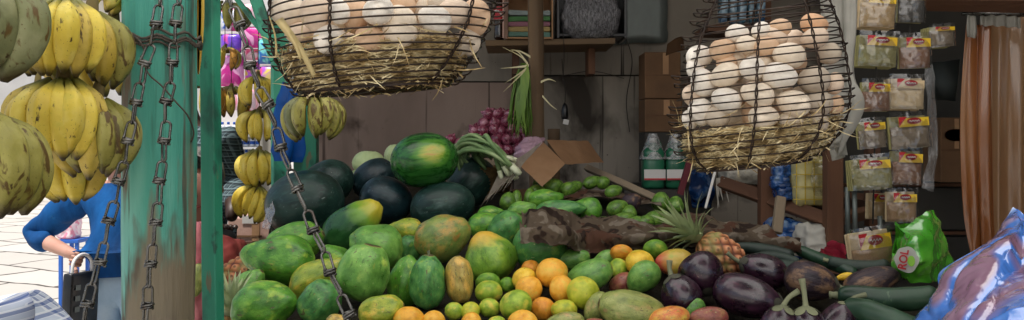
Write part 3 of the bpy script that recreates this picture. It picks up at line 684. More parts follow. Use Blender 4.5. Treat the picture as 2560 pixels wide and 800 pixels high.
bunch('second yellow hand down the string behind the chain', 648, 276, 2.92, 78, [Y, RP, Y], 6, 110, 1, rad=.1, seed=33, stemup=10, fat=.15, cordlen=50)
bunch('third and widest yellow hand down the string behind the chain', 648, 375, 2.9, 90, [Y, Y], 7, 120, 1, rad=.14, seed=34, stemup=10, fat=.15, cordlen=60, open_=8)
bunch('lowest yellow hand on the string, above the pink carton', 646, 464, 2.88, 86, [Y, Y], 6, 110, 1, rad=.1, seed=35, stemup=12, fat=.15, cordlen=60, open_=8, lean=14)
bunch('browning banana hand left of the string, behind the green upright', 578, 218, 3.2, 74, [BR, BR, RP], 6, 120, 1, rad=.1, seed=36, stemup=10, cordlen=200)
bunch('small orange yellow banana hand in front of the magenta packs', 562, 118, 3.1, 60, [RP, BR], 5, 120, 1, rad=.22, seed=37, stemup=8, cordlen=150)
bunch('dark olive banana hand at the top beside the green upright', 568, 8, 3.0, 72, [OL, GR], 8, 140, 1, rad=.3, seed=38, stemup=8)
bunch('small banana hand glimpsed in the gap right of the turquoise post', 488, 196, 2.7, 96, [OL, Y, BR], 5, 120, 1, rad=.2, seed=39, stemup=14, cordlen=180)

# ------------------------------------------------------------------ wire egg baskets
EGG = fruit_mesh('egg', lambda z: math.sqrt(max(0, 1-z*z))*(1-.13*z), 24, 18, 0.0); EGG.materials.append(MATS['egg'])
TINT = {'white': (1, 1, 1, 1), 'cream': (.95, .88, .79, 1), 'tan': (.82, .60, .44, 1), 'rose': (.88, .75, .65, 1), 'orange': (.82, .53, .35, 1), 'grey': (.70, .64, .57, 1)}
def egg_basket(name, label, d0, prof, ry_k, tilt, uprights, steps, wire_r, loops_seed):
    """prof: (v, u_centre, half width px); rings are ellipses of depth ry_k * half width"""
    u_c = prof[len(prof)//2][1]; c0 = P(u_c, 200, d0); rnd = random.Random(loops_seed)
    root = empty('egg_basket', c0, label, 'basket', 'wire egg baskets hanging over the fruit')
    def ringpt(v, an, k=1.0, jit=0):
        uc = interp([(p[0], p[1]) for p in prof], v); hw = interp([(p[0], p[2]) for p in prof], v)
        rx = S(hw, d0)*k; ry = rx*ry_k; c = P(uc, v, d0); x = rx*math.cos(an); y = ry*math.sin(an)
        return Vector((c.x+x, c.y+y, c.z+x*math.tan(R(tilt))+jit))
    for s, v in enumerate(steps):
        ph = rnd.random()*6; a1 = rnd.uniform(.0006, .0016)
        vj = v+rnd.uniform(-1.5, 1.5)
        pts = [local(root, ringpt(vj, 2*math.pi*i/72, 1+.006*math.sin(3*2*math.pi*i/72+ph), a1*math.sin(2*2*math.pi*i/72+ph))) for i in range(72)]
        bm = bmesh.new(); tube(bm, pts, wire_r, 5, closed=True)
        # loose bent-back ends of the ring wire at the sides
        for side in (0, math.pi):
            if rnd.random() < .42:
                e = local(root, ringpt(v, side, 1.0)); sx = 1 if side == 0 else -1
                q = [e+Vector((-sx*.012, -.012, .001)), e+Vector((sx*.008, -.006, .002)), e+Vector((sx*rnd.uniform(.008, .018), 0, .003)), e+Vector((sx*.006, .004, -.003)), e+Vector((-sx*.016, -.002, -.002))]
                tube(bm, spline(q, 14), wire_r*.9, 5)
        link('ring', bm, MATS['wire_dark'], root)
    for an0, lean in uprights:
        bm = bmesh.new()
        for w in (0, math.pi):
            pts = []
            n = 90
            for i in range(n):
                t = i/(n-1); v = lerp(steps[0]-10, steps[-1], t); an = R(an0+lean*t)
                tw = t*55+w; p = ringpt(v, an, 1.008)
                pts.append(local(root, p)+Vector((math.cos(tw)*wire_r*1.25, math.sin(tw)*wire_r*1.25, 0)))
            tube(bm, pts, wire_r*.95, 5)
        link('upright', bm, MATS['wire_dark'], root)
    bm = bmesh.new(); sp = []
    for i in range(420):
        t = i/419; sp.append(local(root, ringpt(prof[-1][0], t*2*math.pi*13, max(.03, 1-t), 0)))
    tube(bm, sp, wire_r, 4)
    for k in range(6):
        a = math.pi*k/6; tube(bm, [local(root, ringpt(prof[-1][0]+1, a, 1)), local(root, ringpt(prof[-1][0]+1, a+math.pi, 1))], wire_r, 4)
    rows = [[local(root, ringpt(prof[-1][0]-2+3*q, 2*math.pi*i/48, (1.0, 1.012, 1.012, .2)[min(3, q)] if q < 3 else .2)) for i in range(48)] for q in range(3)]
    grid_mesh(bm, rows, True)
    link('base', bm, MATS['wire_dark'], root)
    return root, ringpt
STEP_L = [-178, -150, -122, -96, -72, -50, -28, -7, 14, 35, 56, 76, 96, 115, 134, 152, 169, 184, 198, 210, 220]
PROF_L = [(-180, 962, 250), (-60, 962, 276), (30, 960, 280), (90, 955, 272), (140, 948, 252), (180, 943, 226), (205, 940, 205), (224, 938, 186)]
BL, RPL = egg_basket('l', 'left wire basket of eggs and straw hanging at the top, above the watermelons', 1.16, PROF_L, .82, 4.3,
                     [(-108, 0), (-32, -6), (-160, 0), (20, 0), (75, 0), (130, 0)], STEP_L, .0013, 4)
STEP_R = list(range(-120, 20, 26))+list(range(20, 400, 19))+[404]
PROF_R = [(-120, 1918, 96), (-40, 1914, 128), (30, 1908, 160), (90, 1904, 184), (160, 1903, 200), (240, 1903, 210), (300, 1901, 210), (350, 1895, 196), (385, 1888, 172), (410, 1884, 140)]
BR_, RPR = egg_basket('r', 'right wire basket piled with eggs on straw, hanging before the spice packets', 1.46, PROF_R, .85, 6.5,
                      [(-155, 0), (-105, -3), (-72, 12), (-25, 0), (30, 0), (85, 0), (140, 0)], STEP_R, .00135, 9)
def eggs(side, d0, ringpt, prof, rows, tilt, ry_k):
    names = {'l': 'left', 'r': 'right'}[side]; ordn = ['first', 'second', 'third', 'fourth', 'fifth', 'sixth', 'seventh', 'eighth', 'ninth', 'tenth']
    rnd = random.Random(side)
    for rn, row in rows:
        for i, (u, v, w, h, col, dep) in enumerate(row):
            hw = interp([(p[0], p[2]) for p in prof], v); uc = interp([(p[0], p[1]) for p in prof], v)
            rx = S(hw, d0); r = S(min(w, h)/2, d0*.93); xc = (uc-U0)/F*d0; ax, ay = rx-r*1.12, rx*ry_k-r*1.12; d = d0-ay
            for _ in range(4):
                x = (u-U0)/F*d; k = max(-.97, min(.97, (x-xc)/ax)); d = d0-ay*math.sqrt(1-k*k)+dep
            c = P(u, v, d); c.x = xc+max(-.97, min(.97, (c.x-xc)/ax))*ax
            o = bpy.data.objects.new('egg', EGG); COL.objects.link(o); o.location = c
            L = max(w, h)/2*1.02; Wd = min(w, h)/2
            Lm, Wm = S(L, d), S(Wd, d)
            ratio = max(1.15, min(1.34, L/Wd)); Lm = Wm*ratio
            ang = (90 if w > h else 0)+rnd.uniform(-25, 25)+(180 if rnd.random() < .5 else 0)
            o.rotation_mode = 'QUATERNION'; o.rotation_quaternion = orient(ang, rnd.uniform(-30, 30)); o.scale = (Wm, Wm, Lm)
            t = TINT[col]; f = rnd.uniform(.94, 1.04); o.color = (min(1, t[0]*f), min(1, t[1]*f), min(1, t[2]*f), 1)
            cn = {'cream': 'cream', 'rose': 'pinkish tan', 'orange': 'orange brown', 'grey': 'greyish'}.get(col, col)
            tag(o, '%s egg in the %s wire basket, %s from the left in the %s' % (cn, names, ordn[i], rn), 'egg', 'eggs in the %s wire basket' % names)
EL = [('upper row', [(716, 28, 92, 84, 'cream', 0), (790, 36, 78, 100, 'rose', 0), (849, 28, 52, 70, 'white', .004), (890, 42, 70, 86, 'tan', .02), (944, 28, 82, 72, 'white', 0), (1000, 14, 80, 74, 'tan', .04), (1042, 18, 60, 60, 'cream', .06), (1100, 14, 76, 62, 'grey', .05), (1136, 32, 84, 72, 'rose', .01), (1196, 44, 74, 92, 'tan', .0)]),
      ('middle row', [(748, 84, 74, 56, 'rose', .03), (1004, 50, 82, 70, 'cream', .012), (1086, 48, 88, 70, 'white', .004), (1172, 100, 60, 76, 'grey', .014)]),
      ('lower row', [(826, 98, 84, 74, 'white', 0), (928, 100, 88, 70, 'tan', .006), (1000, 82, 88, 80, 'cream', .006), (1078, 98, 80, 66, 'grey', .024), (1144, 112, 70, 60, 'grey', .02)])]
eggs('l', 1.16, RPL, PROF_L, EL, 4.3, .82)
ER = [('topmost row', [(1843, 84, 58, 48, 'white', .03), (1902, 78, 52, 46, 'white', .035), (1950, 68, 56, 44, 'tan', .03), (2036, 60, 70, 52, 'orange', .02)]),
      ('second row', [(1744, 142, 62, 60, 'white', .004), (1807, 124, 72, 56, 'tan', .012), (1868, 112, 58, 46, 'cream', .03), (1918, 117, 62, 50, 'tan', .02), (1940, 92, 58, 50, 'rose', .035), (1972, 138, 86, 64, 'cream', .006), (2036, 95, 72, 52, 'rose', .012), (2072, 135, 60, 54, 'grey', .01)]),
      ('third row', [(1719, 172, 44, 62, 'white', 0), (1758, 206, 64, 66, 'white', .006), (1812, 188, 76, 60, 'cream', .004), (1818, 158, 60, 44, 'tan', .03), (1879, 171, 64, 60, 'white', .004), (1950, 190, 86, 68, 'white', 0), (2034, 200, 80, 70, 'grey', .008), (2086, 208, 46, 56, 'rose', .004)]),
      ('fourth row', [(1712, 240, 50, 58, 'rose', .002), (1752, 280, 62, 66, 'white', 0), (1816, 250, 76, 62, 'white', .002), (1893, 236, 86, 64, 'cream', 0), (1983, 258, 86, 66, 'cream', 0), (2046, 258, 64, 62, 'grey', .008), (2090, 262, 40, 50, 'tan', .004)]),
      ('bottom row', [(1705, 300, 40, 52, 'white', .002), (1792, 292, 60, 56, 'grey', .012), (1910, 292, 90, 60, 'cream', 0), (1976, 305, 64, 52, 'grey', .012), (2040, 306, 60, 50, 'grey', .012)])]
eggs('r', 1.46, RPR, PROF_R, ER, 6.5, .85)
# eggs deeper in the piles, seen only through the gaps
def deep_eggs(side, d0, ringpt, vs, n, seed):
    rnd = random.Random(seed); placed = []
    for i in range(n*12):
        v = rnd.uniform(*vs); an = rnd.uniform(0, 2*math.pi); k = math.sqrt(rnd.random())*.52
        p = ringpt(v, an, k)
        if any((p-q).length < .040 for q in placed): continue
        placed.append(p); o = bpy.data.objects.new('egg', EGG); COL.objects.link(o); o.location = p
        o.scale = (.0205, .0205, .0265); o.rotation_mode = 'QUATERNION'; o.rotation_quaternion = orient(rnd.uniform(0, 360), rnd.uniform(-60, 60))
        o.color = TINT[rnd.choice(['cream', 'tan', 'grey', 'rose'])]
        tag(o, 'shaded egg deep in the %s wire basket, half hidden behind front eggs' % side, 'egg', 'hidden eggs in the %s wire basket' % side)
        if len(placed) >= n: break
deep_eggs('left', 1.16, RPL, (0, 120), 16, 3)
deep_eggs('right', 1.46, RPR, (110, 310), 26, 5)
def straw(name, label, ringpt, v0, v1, vb, n, seed, d0):
    rnd = random.Random(seed); bm = bmesh.new()
    # a packed core, then loose blades through the outer shell
    rows = []
    for j in range(12):
        t = j/11; v = lerp(v0+14, vb-4, t)
        rows.append([ringpt(v, 2*math.pi*i/40, (.84 if j < 11 else .1)+.05*noise.noise(Vector((i*.7, j*.9, seed))), .002*noise.noise(Vector((i, j, 3)))) for i in range(40)])
    rows.insert(0, [ringpt(v0+6, 2*math.pi*i/40, .2) for i in range(40)])
    grid_mesh(bm, rows, True)
    state = random.getstate(); random.seed(seed)
    for i in range(n):
        v = v0+(vb-v0)*rnd.random()**.85; an = rnd.uniform(-math.pi, math.pi) if rnd.random() < .35 else rnd.uniform(-math.pi*.98, -.02)
        k = rnd.uniform(.80, .945); p = ringpt(v, an, k); q = ringpt(v, an+.1, k)
        tg = (q-p).normalized(); d = tg*rnd.choice((-1, 1))+Vector((rnd.gauss(0, .18), rnd.gauss(0, .10), rnd.gauss(0, .30)))
        blade(bm, p-d*.02, d, rnd.uniform(.018, .048), rnd.uniform(.0009, .0026), rnd.uniform(-.1, .12), 3)
    for i in range(n//(90 if d0 < 1.3 else 40)):   # ends poking through the mesh and up between the eggs
        an = rnd.uniform(-math.pi, 0); p = ringpt(rnd.uniform(v0-30, vb-10), an, .97)
        d = Vector((rnd.gauss(0, .7), -.25, rnd.gauss(0, .7))); blade(bm, p, d, rnd.uniform(.02, .05), rnd.uniform(.0012, .0028), .1, 3)
    random.setstate(state)
    o = link(name, bm, MATS['straw'], smooth=False); tag(o, label, 'straw', kind='stuff')
straw('straw', 'dry straw bedding packed in the bottom of the left wire basket', RPL, 118, 170, 222, 3600, 3, 1.16)
straw('straw', 'dry straw bedding packed in the bottom of the right wire basket', RPR, 312, 350, 402, 3600, 5, 1.46)
bm = bmesh.new()
for (a, b, w) in (((696, 48), (786, 190), .0095), ((704, 60), (752, 150), .006), ((690, 140), (672, 40), .003)):
    p, q = P(*a, 1.0), P(*b, .985)
    pts = spline([p, (p+q)/2+Vector((.004, -.004, 0)), q], 10); rows = [[x+Vector((w*.5*(1-i/12)*s, -abs(s)*-.001, w*.3*s)) for s in (-1, 0, 1)] for i, x in enumerate(pts)]
    grid_mesh(bm, rows)
solidify(bm, .0008)
tag(link('straw_stalk', bm, MATS['straw_pale']), 'broad pale straw stalk stuck across the left side of the left egg basket', 'straw stalk')
# ------------------------------------------------------------------ fruit shapes (unit length along z, top = stem end)
sq = lambda z: math.sqrt(max(0.0, 1-z*z))
def lob(n, a, ph=0): return lambda th, z: 1+a*math.cos(n*th+ph)*(1-z*z)+.4*a*math.cos(2*th+ph*2)
SHAPES = {}
def shp(key, n, fn):
    SHAPES[key] = [fn(i) for i in range(n)]
shp('melon', 2, lambda i: fruit_mesh('watermelon', lambda z: (max(0, 1-abs(z)**2.25))**.5, 44, 30, .02, 1.2, i+1))
shp('papaya', 4, lambda i: fruit_mesh('papaya', lambda z: (max(0, 1-z*z))**.55*(1-(.2+.08*(i % 3))*z)*.98, 44, 30, .075, 1.5, i+3, lob(5, .018+.012*(i % 2), i),
    lambda c: Vector((c.x+.06*(1-c.z*c.z)*(1 if i % 2 else -1), c.y, c.z))))
shp('papaya_neck', 3, lambda i: fruit_mesh('papaya', lambda z: (max(0, 1-z*z))**.52*(1-.30*z-.10*max(0, z)**2)*1.02, 44, 30, .06, 1.6, i+9, lob(5, .03, i)))
shp('papaya_lump', 2, lambda i: fruit_mesh('papaya', lambda z: (max(0, 1-abs(z)**2.6))**.5*(1-.05*z), 44, 30, .07, 1.8, i+15, lob(5, .05, i)))
shp('mango', 3, lambda i: fruit_mesh('mango', lambda z: (max(0, 1-z*z))**.5*(1+.10*z), 40, 26, .035, 1.3, i+21, None,
    lambda c: Vector((c.x+.16*(1-c.z*c.z)+.10*c.z, c.y*.86, c.z))))
def dimple(c):
    rr = math.hypot(c.x, c.y)
    return Vector((c.x, c.y, c.z*.96-(.10 if c.z > 0 else -.05)*math.exp(-(rr/.14)**2)*(1 if abs(c.z) > .5 else 0)))
shp('citrus', 3, lambda i: fruit_mesh('orange', sq, 40, 30, .03, 1.4, i+31, lob(7, .006, i), dimple))
shp('avocado', 2, lambda i: fruit_mesh('avocado', lambda z: (max(0, 1-z*z))**.52*(1-.2*z), 28, 20, .04, 1.6, i+41))
shp('eggplant', 2, lambda i: fruit_mesh('flesh', lambda z: (max(0, 1-abs(z)**2.2))**.5*(1-.20*z), 44, 30, .035, 1.3, i+51, lob(4, .014, i)))
shp('onion', 2, lambda i: fruit_mesh('onion', lambda z: sq(z)*(1 if z < .5 else 1-.5*((z-.5)/.5)**1.2), 22, 20, .03, 2, i+61, None,
    lambda c: Vector((c.x, c.y, c.z+(.28*max(0, c.z-.86)/.14 if c.z > .86 else 0)))))
ME = {}
def fme(shape, k, mat):
    key = (shape, k, mat)
    if key not in ME:
        me = SHAPES[shape][k % len(SHAPES[shape])].copy(); me.materials.clear(); me.materials.append(MATS[mat]); ME[key] = me
    return ME[key]
BEDPTS = []
DPT = [(400, 2.78), (430, 2.68), (500, 2.38), (600, 2.08), (700, 1.83), (800, 1.62), (860, 1.52)]
def D(v): return interp(DPT, v)
ctr = [0]
def fruit(kind, shape, mat, u, v, L, W, ang, label, cat, d=None, tilt=0, spin=None, grp=None, bed=True, stem=False, flat=1.0):
    """long axis L px at picture angle ang (0 = stem up, 90 = stem right), W px across"""
    ctr[0] += 1; rnd = random.Random(ctr[0]*17)
    d = d or D(v+.2*min(L, W)); c = P(u, v, d); k = ctr[0] % 4
    o = bpy.data.objects.new(kind, fme(shape, k, mat)); COL.objects.link(o); o.location = c
    o.rotation_mode = 'QUATERNION'; o.rotation_quaternion = orient(ang, tilt, rnd.uniform(0, 360) if spin is None else spin)
    w = S(W, d)/2; o.scale = (w, w, S(L, d)/2*flat)
    tag(o, label, cat, grp)
    if bed: BEDPTS.append((c, S(min(L, W), d)/2))
    if stem:
        bm = bmesh.new(); tube(bm, spline([(0, 0, .9), (.01, 0, 1.02), (.05, .02, 1.16)], 6), [.12, .075, .07, .07, .075, .085], 10)
        s = link('stem', bm, MATS['calyx'], o)
    return o
WM = 'watermelon'
fruit(WM, 'melon', 'melon_dark', 818, 458, 142, 112, 62, 'dark watermelon half hidden behind the largest one, against the teal post', WM, 2.55, tilt=-20)
fruit(WM, 'melon', 'melon_dark', 762, 510, 196, 168, 78, 'largest dark watermelon, at the left end of the heap behind the chain', WM, 2.3)
_q = orient(84, 0, 40).inverted(); _ld = _q @ Vector((.30, -.86, .30)); _ld = Vector((_ld.x, _ld.y, _ld.z))
M('melon_spot', [(.3, hx('#0f3314')), (.5, hx('#23591f')), (.7, hx('#3a7a2c'))], 3.2, 4, (2.4, 2.4, .35), rough=.3, spec=.55, layers=[(12, .6, .68, hx('#123516'), (1, 1, .2))], coat=.2, spot=(_ld, (.92, 1.04, hx('#558a2a')), (1.02, 1.10, hx('#a8a83c')), (1.09, 1.13, hx('#b08a3a'))))
fruit(WM, 'melon', 'melon_spot', 1061, 400, 170, 136, 84, 'striped green watermelon with a yellow ground spot, on top of the heap', WM, 2.38, bed=False, spin=40)
fruit(WM, 'melon', 'melon_blue', 934, 446, 116, 92, 55, 'blackish watermelon just below the pale cabbage', WM, 2.6)
fruit(WM, 'melon', 'melon_blue', 965, 500, 134, 116, 110, 'smooth blue black watermelon at the middle of the heap', WM, 2.42)
fruit(WM, 'melon', 'melon_dark', 1106, 516, 164, 120, 80, 'scuffed blackish watermelon under the striped one', WM, 2.36)
fruit(WM, 'melon', 'melon_dark', 1180, 456, 132, 116, 45, 'dark watermelon in shadow at the right end of the heap beside the torn carton', WM, 2.6)
PY = 'papaya'
fruit(PY, 'papaya', 'papaya_shoulder', 882, 562, 176, 112, 52, 'dark green papaya with a yellow shoulder, leaning on the watermelons', PY, 2.16)
fruit(PY, 'papaya_lump', 'papaya_green', 738, 606, 150, 100, 70, 'green papaya with a crease, behind the plump bright green one', PY, 2.06)
fruit(PY, 'papaya', 'papaya_green', 694, 646, 186, 124, -82, 'plump bright green papaya lying sideways at the left edge of the heap', PY, 1.92)
fruit(PY, 'papaya', 'papaya_green', 662, 766, 172, 122, 78, 'large green papaya at the bottom left corner of the heap', PY, 1.70)
fruit(PY, 'papaya_neck', 'papaya_pale', 625, 712, 92, 74, 40, 'pale green papaya peeping out between the two big left ones', PY, 1.86)
fruit(PY, 'papaya_lump', 'papaya_deep', 800, 753, 114, 100, 40, 'roundish dark green papaya left of the chain, near the bottom', PY, 1.70)
fruit(PY, 'papaya', 'papaya_yellow', 800, 692, 160, 88, 62, 'yellowish green papaya lying under the chain between larger green ones', PY, 1.86)
fruit(PY, 'papaya_neck', 'papaya_green', 838, 650, 90, 74, -40, 'small green papaya crossed by the chain, above the yellowish one', PY, 1.98)
fruit(PY, 'papaya_lump', 'papaya_pale', 909, 680, 144, 126, 14, 'broad ribbed light green papaya right of the chain', PY, 1.76)
fruit(PY, 'papaya', 'papaya_pale', 938, 616, 142, 114, -70, 'smooth light green papaya above the broad ribbed one', PY, 1.96)
fruit(PY, 'papaya', 'papaya_yellow', 1014, 576, 90, 60, -80, 'small yellow green papaya at the foot of the watermelons', PY, 2.12)
fruit(PY, 'papaya_lump', 'papaya_deep', 1024, 622, 70, 62, 10, 'small shaded green papaya squeezed behind the upright ones', PY, 2.04)
fruit(PY, 'papaya', 'papaya_rust', 1108, 590, 146, 116, 68, 'papaya with a rusty orange patch below the scuffed watermelon', PY, 1.98)
fruit(PY, 'papaya', 'papaya_green', 1016, 700, 130, 94, 8, 'upright dark green papaya half behind the slim stemmed one', PY, 1.82)
fruit(PY, 'papaya_lump', 'papaya_deep', 1070, 706, 136, 90, 2, 'slim upright olive green papaya with its stem on top', PY, 1.74, stem=True)
fruit(PY, 'papaya_lump', 'papaya_brown', 1148, 698, 118, 70, -3, 'narrow brownish yellow papaya standing upright', PY, 1.74)
fruit(PY, 'papaya_neck', 'papaya_center', 1222, 640, 128, 130, -20, 'wide green and yellow papaya with a tapering top, at the centre of the heap', PY, 1.90)
fruit(PY, 'papaya_lump', 'papaya_yellow', 954, 776, 116, 78, 80, 'mottled yellow brown papaya at the bottom, right of the chain', PY, 1.62)
fruit(PY, 'papaya', 'papaya_brown', 845, 806, 62, 46, 80, 'sliver of a brownish papaya cut by the bottom edge at the chain', PY, 1.58)
fruit(PY, 'papaya', 'papaya_green', 1228, 534, 70, 42, 85, 'green papaya at the back, beneath the torn carton flap', PY, 2.28)
fruit(PY, 'papaya', 'papaya_green', 1212, 560, 90, 64, 74, 'green papaya between the rusty one and the dark round one', PY, 2.18)
fruit(PY, 'papaya_lump', 'papaya_deep', 1268, 572, 96, 86, 40, 'round dark green papaya left of the camouflage cloth', PY, 2.08)
fruit(WM, 'melon', 'papaya_deep', 1350, 616, 138, 124, 86, 'green melon capped by the folded camouflage cloth', 'melon', 1.92)
fruit(PY, 'papaya', 'papaya_green', 1366, 495, 92, 46, 86, 'light green papaya at the back below the carton', PY, 2.36)
fruit(PY, 'papaya', 'papaya_pale', 1306, 524, 76, 44, 80, 'small light green papaya left of the long one by the cloth', PY, 2.26)
fruit(PY, 'papaya', 'papaya_deep', 1402, 527, 136, 54, 84, 'long green papaya lying just behind the camouflage cloth', PY, 2.20)
fruit(PY, 'papaya', 'papaya_green', 1466, 522, 78, 60, -80, 'green papaya at the right end of the back row', PY, 2.24)
MG = 'mango'
fruit(MG, 'mango', 'mango_green', 1428, 645, 94, 52, 80, 'green mango lying under the edge of the camouflage cloth', MG, 1.90)
fruit(MG, 'mango', 'mango_green', 1474, 684, 116, 82, 70, 'green mango with a pale scar, right of the tall orange', MG, 1.78)
fruit(MG, 'mango', 'mango_green', 1506, 656, 76, 54, 40, 'small green mango behind the scarred one', MG, 1.88)
fruit(MG, 'mango', 'mango_green', 1610, 696, 94, 78, 60, 'grey green mango beside the stalked eggplant', MG, 1.76)
fruit(MG, 'mango', 'mango_blush', 1685, 652, 92, 72, 78, 'red and yellow mango beside the pineapple', MG, 1.84)
fruit(MG, 'mango', 'mango_olive', 1580, 770, 170, 104, -78, 'largest mango, dull olive and pinkish, at the bottom', MG, 1.60)
fruit(MG, 'mango', 'mango_olive', 1492, 768, 84, 68, 30, 'brownish olive mango tucked left of the largest one', MG, 1.63)
fruit(MG, 'mango', 'mango_plum', 1552, 706, 66, 52, 60, 'small reddish mango between the yellow orange and the green mango', MG, 1.79)
fruit(MG, 'mango', 'mango_red', 1668, 795, 112, 66, 80, 'red blushed mango cut by the bottom edge, right of the largest', MG, 1.575)
fruit(MG, 'mango', 'mango_plum', 1772, 794, 98, 66, 84, 'dark plum coloured mango at the bottom under the eggplants', MG, 1.60)
fruit(MG, 'mango', 'mango_green', 1730, 774, 70, 56, 30, 'dull green mango in the shade between the two eggplants', MG, 1.66)
fruit(MG, 'mango', 'mango_olive', 1412, 806, 100, 56, 85, 'olive mango cut by the bottom edge below the green yellow limes', MG, 1.575)
fruit(MG, 'mango', 'mango_plum', 1484, 812, 60, 40, 85, 'dark reddish mango just showing at the bottom edge', MG, 1.575)
OR, LI = 'orange', 'lime'
def cit(kind, mat, u, v, w, h, label, d=None, ang=None):
    rnd = random.Random(int(u*7+v)); fruit(kind, 'citrus', mat, u, v, h, w, rnd.uniform(-25, 25) if ang is None else ang, label, kind, d, tilt=rnd.uniform(-50, 50))
cit(OR, 'orange_deep', 1555, 634, 60, 40, 'small deep orange citrus by the edge of the camouflage cloth', 1.86)
cit(OR, 'orange_yellow', 1600, 658, 74, 68, 'yellow orange with a green tinge left of the red mango', 1.80)
cit(LI, 'lime', 1546, 672, 48, 56, 'green lime behind the small reddish mango', 1.83)
cit(LI, 'lime_green', 1638, 624, 62, 48, 'deep green lime above the yellow orange, next to the pineapple crown', 1.88)
cit(OR, 'orange', 1380, 682, 80, 76, 'brightest full orange, standing highest in the citrus heap', 1.76)
cit(OR, 'orange_deep', 1326, 672, 48, 46, 'dull orange half hidden behind the brightest one', 1.83)
cit(OR, 'orange_yellow', 1311, 698, 62, 56, 'yellow orange behind the freckled one', 1.78)
cit(OR, 'orange', 1322, 722, 68, 58, 'freckled orange in front of the yellow one', 1.73)
cit(OR, 'orange', 1404, 722, 62, 72, 'orange just below the brightest one, beside the big yellow green lime', 1.72)
cit(LI, 'lime_yellow', 1458, 732, 84, 84, 'biggest yellow green lime, next to the scarred mango', 1.68)
cit(LI, 'lime_green', 1220, 708, 64, 46, 'dark green lime at the back of the citrus heap by the wide papaya', 1.80)
cit(LI, 'lime', 1222, 730, 70, 60, 'yellow flecked lime in front of the dark green one', 1.74)
cit(LI, 'lime_green', 1268, 712, 40, 40, 'small green lime between the flecked lime and the yellow orange', 1.80)
cit(LI, 'lime', 1224, 770, 54, 50, 'smallish green lime below the flecked one', 1.67)
cit(LI, 'lime', 1290, 762, 84, 76, 'large green lime with a yellow patch', 1.65)
cit(OR, 'orange_deep', 1358, 772, 62, 60, 'deep orange right of the large green lime', 1.68)
cit(LI, 'lime_yellow', 1410, 774, 66, 52, 'yellowish lime below the biggest yellow green one', 1.65)
cit(LI, 'lime_yellow', 1176, 778, 50, 46, 'yellow lime at the bottom below the narrow brown papaya', 1.655)
cit(LI, 'lime', 1135, 778, 48, 46, 'green lime at the bottom below the slim papaya', 1.655)
cit(OR, 'orange', 1178, 806, 52, 46, 'small orange cut by the bottom edge under the yellow lime', 1.60)
cit(OR, 'orange', 1308, 812, 80, 70, 'broad orange cut by the bottom edge under the large green lime', 1.585)
cit(OR, 'orange', 1022, 798, 78, 66, 'leftmost orange, at the bottom edge beside the mottled papaya', 1.60)
cit(OR, 'orange', 1084, 806, 60, 62, 'second orange from the left along the bottom edge', 1.60)
cit(LI, 'lime', 1240, 812, 52, 44, 'green lime just showing at the bottom edge', 1.59)
# avocados and limes on the dim back half
AV = [(1337, 474, 44, 38), (1386, 472, 48, 44), (1424, 470, 44, 36), (1352, 455, 36, 30), (1318, 496, 34, 46), (1268, 500, 34, 44), (1296, 500, 30, 44), (1478, 460, 46, 30), (1506, 462, 36, 32), (1536, 480, 44, 34), (1538, 526, 50, 42), (1580, 532, 44, 40), (1552, 556, 60, 42),
      (1512, 556, 40, 36), (1598, 556, 40, 34), (1648, 506, 50, 48), (1644, 548, 56, 44), (1620, 560, 44, 36), (1690, 512, 40, 44), (1445, 462, 34, 28)]
for i, (u, v, w, h) in enumerate(AV):
    rj = random.Random(i*5+2); u += rj.uniform(-7, 7); v += rj.uniform(-6, 6); w *= rj.uniform(.85, 1.2)
    fruit('avocado', 'avocado', 'avocado', u, v, max(w, h)*1.08, min(w, h)*1.02, 70 if w > h else 10, 'green avocado on the dim back half of the table behind the cloth' if u > 1500 else 'green avocado in the shade below the open carton', 'avocado', interp(DPT, v+8)+.05, tilt=20,
          grp='avocados behind the camouflage cloth' if u > 1500 else 'avocados under the open carton')
fruit('avocado', 'avocado', 'eggplant_dull', 1580, 504, 50, 46, 60, 'single dark ripe avocado among the green ones behind the cloth', 'avocado', 2.38)

# cabbages: a round head wrapped in overlapping leaves
def cabbage(u, v, w, h, d, label, seed):
    rnd = random.Random(seed); r = S(w, d)/2; root = empty('cabbage', P(u, v, d), label, 'cabbage', 'cabbages behind the watermelons')
    me = fruit_mesh('head', sq, 36, 24, .06, 2.2, seed); me.materials.append(MATS['cabbage']); o = link_me('head', me, None, root); o.scale = (r*.93, r*.93, r*.93*h/w)
    for k in range(7):
        bm = bmesh.new(); az = 2*math.pi*k/7+rnd.random(); rows = []
        for j in range(12):
            el = lerp(-1.2, 1.15, j/11); rows.append([])
            for i in range(12):
                a = az+lerp(-.75, .75, i/11)*math.cos(el*.7)
                rr = r*(.965+.04*noise.noise(Vector((i*.5, j*.5, k+seed)))+(.05*max(0, j/11-.7)))
                rows[-1].append((rr*math.cos(el)*math.cos(a), rr*math.cos(el)*math.sin(a), rr*math.sin(el)*h/w))
        grid_mesh(bm, rows); link('leaf', bm, MATS['cabbage'], root)
    BEDPTS.append((P(u, v, d), r))
cabbage(922, 408, 86, 66, 2.86, 'pale green cabbage behind the blackish watermelons', 3)
cabbage(990, 390, 62, 62, 2.95, 'pale cabbage mostly hidden behind the striped watermelon', 8)
bm = bmesh.new()
rows = loft([[P(868, 440, 2.8), P(880, 425, 2.78), P(900, 420, 2.78)], [P(872, 460, 2.74), P(890, 450, 2.72), P(905, 440, 2.74)]], 10, 8, lambda p, s, t: .008*noise.noise(p*40))
grid_mesh(bm, rows); solidify(bm, .001); tag(link('cabbage_leaf', bm, MATS['cabbage']), 'torn pale cabbage leaf at the foot of the cabbage', 'leaf')

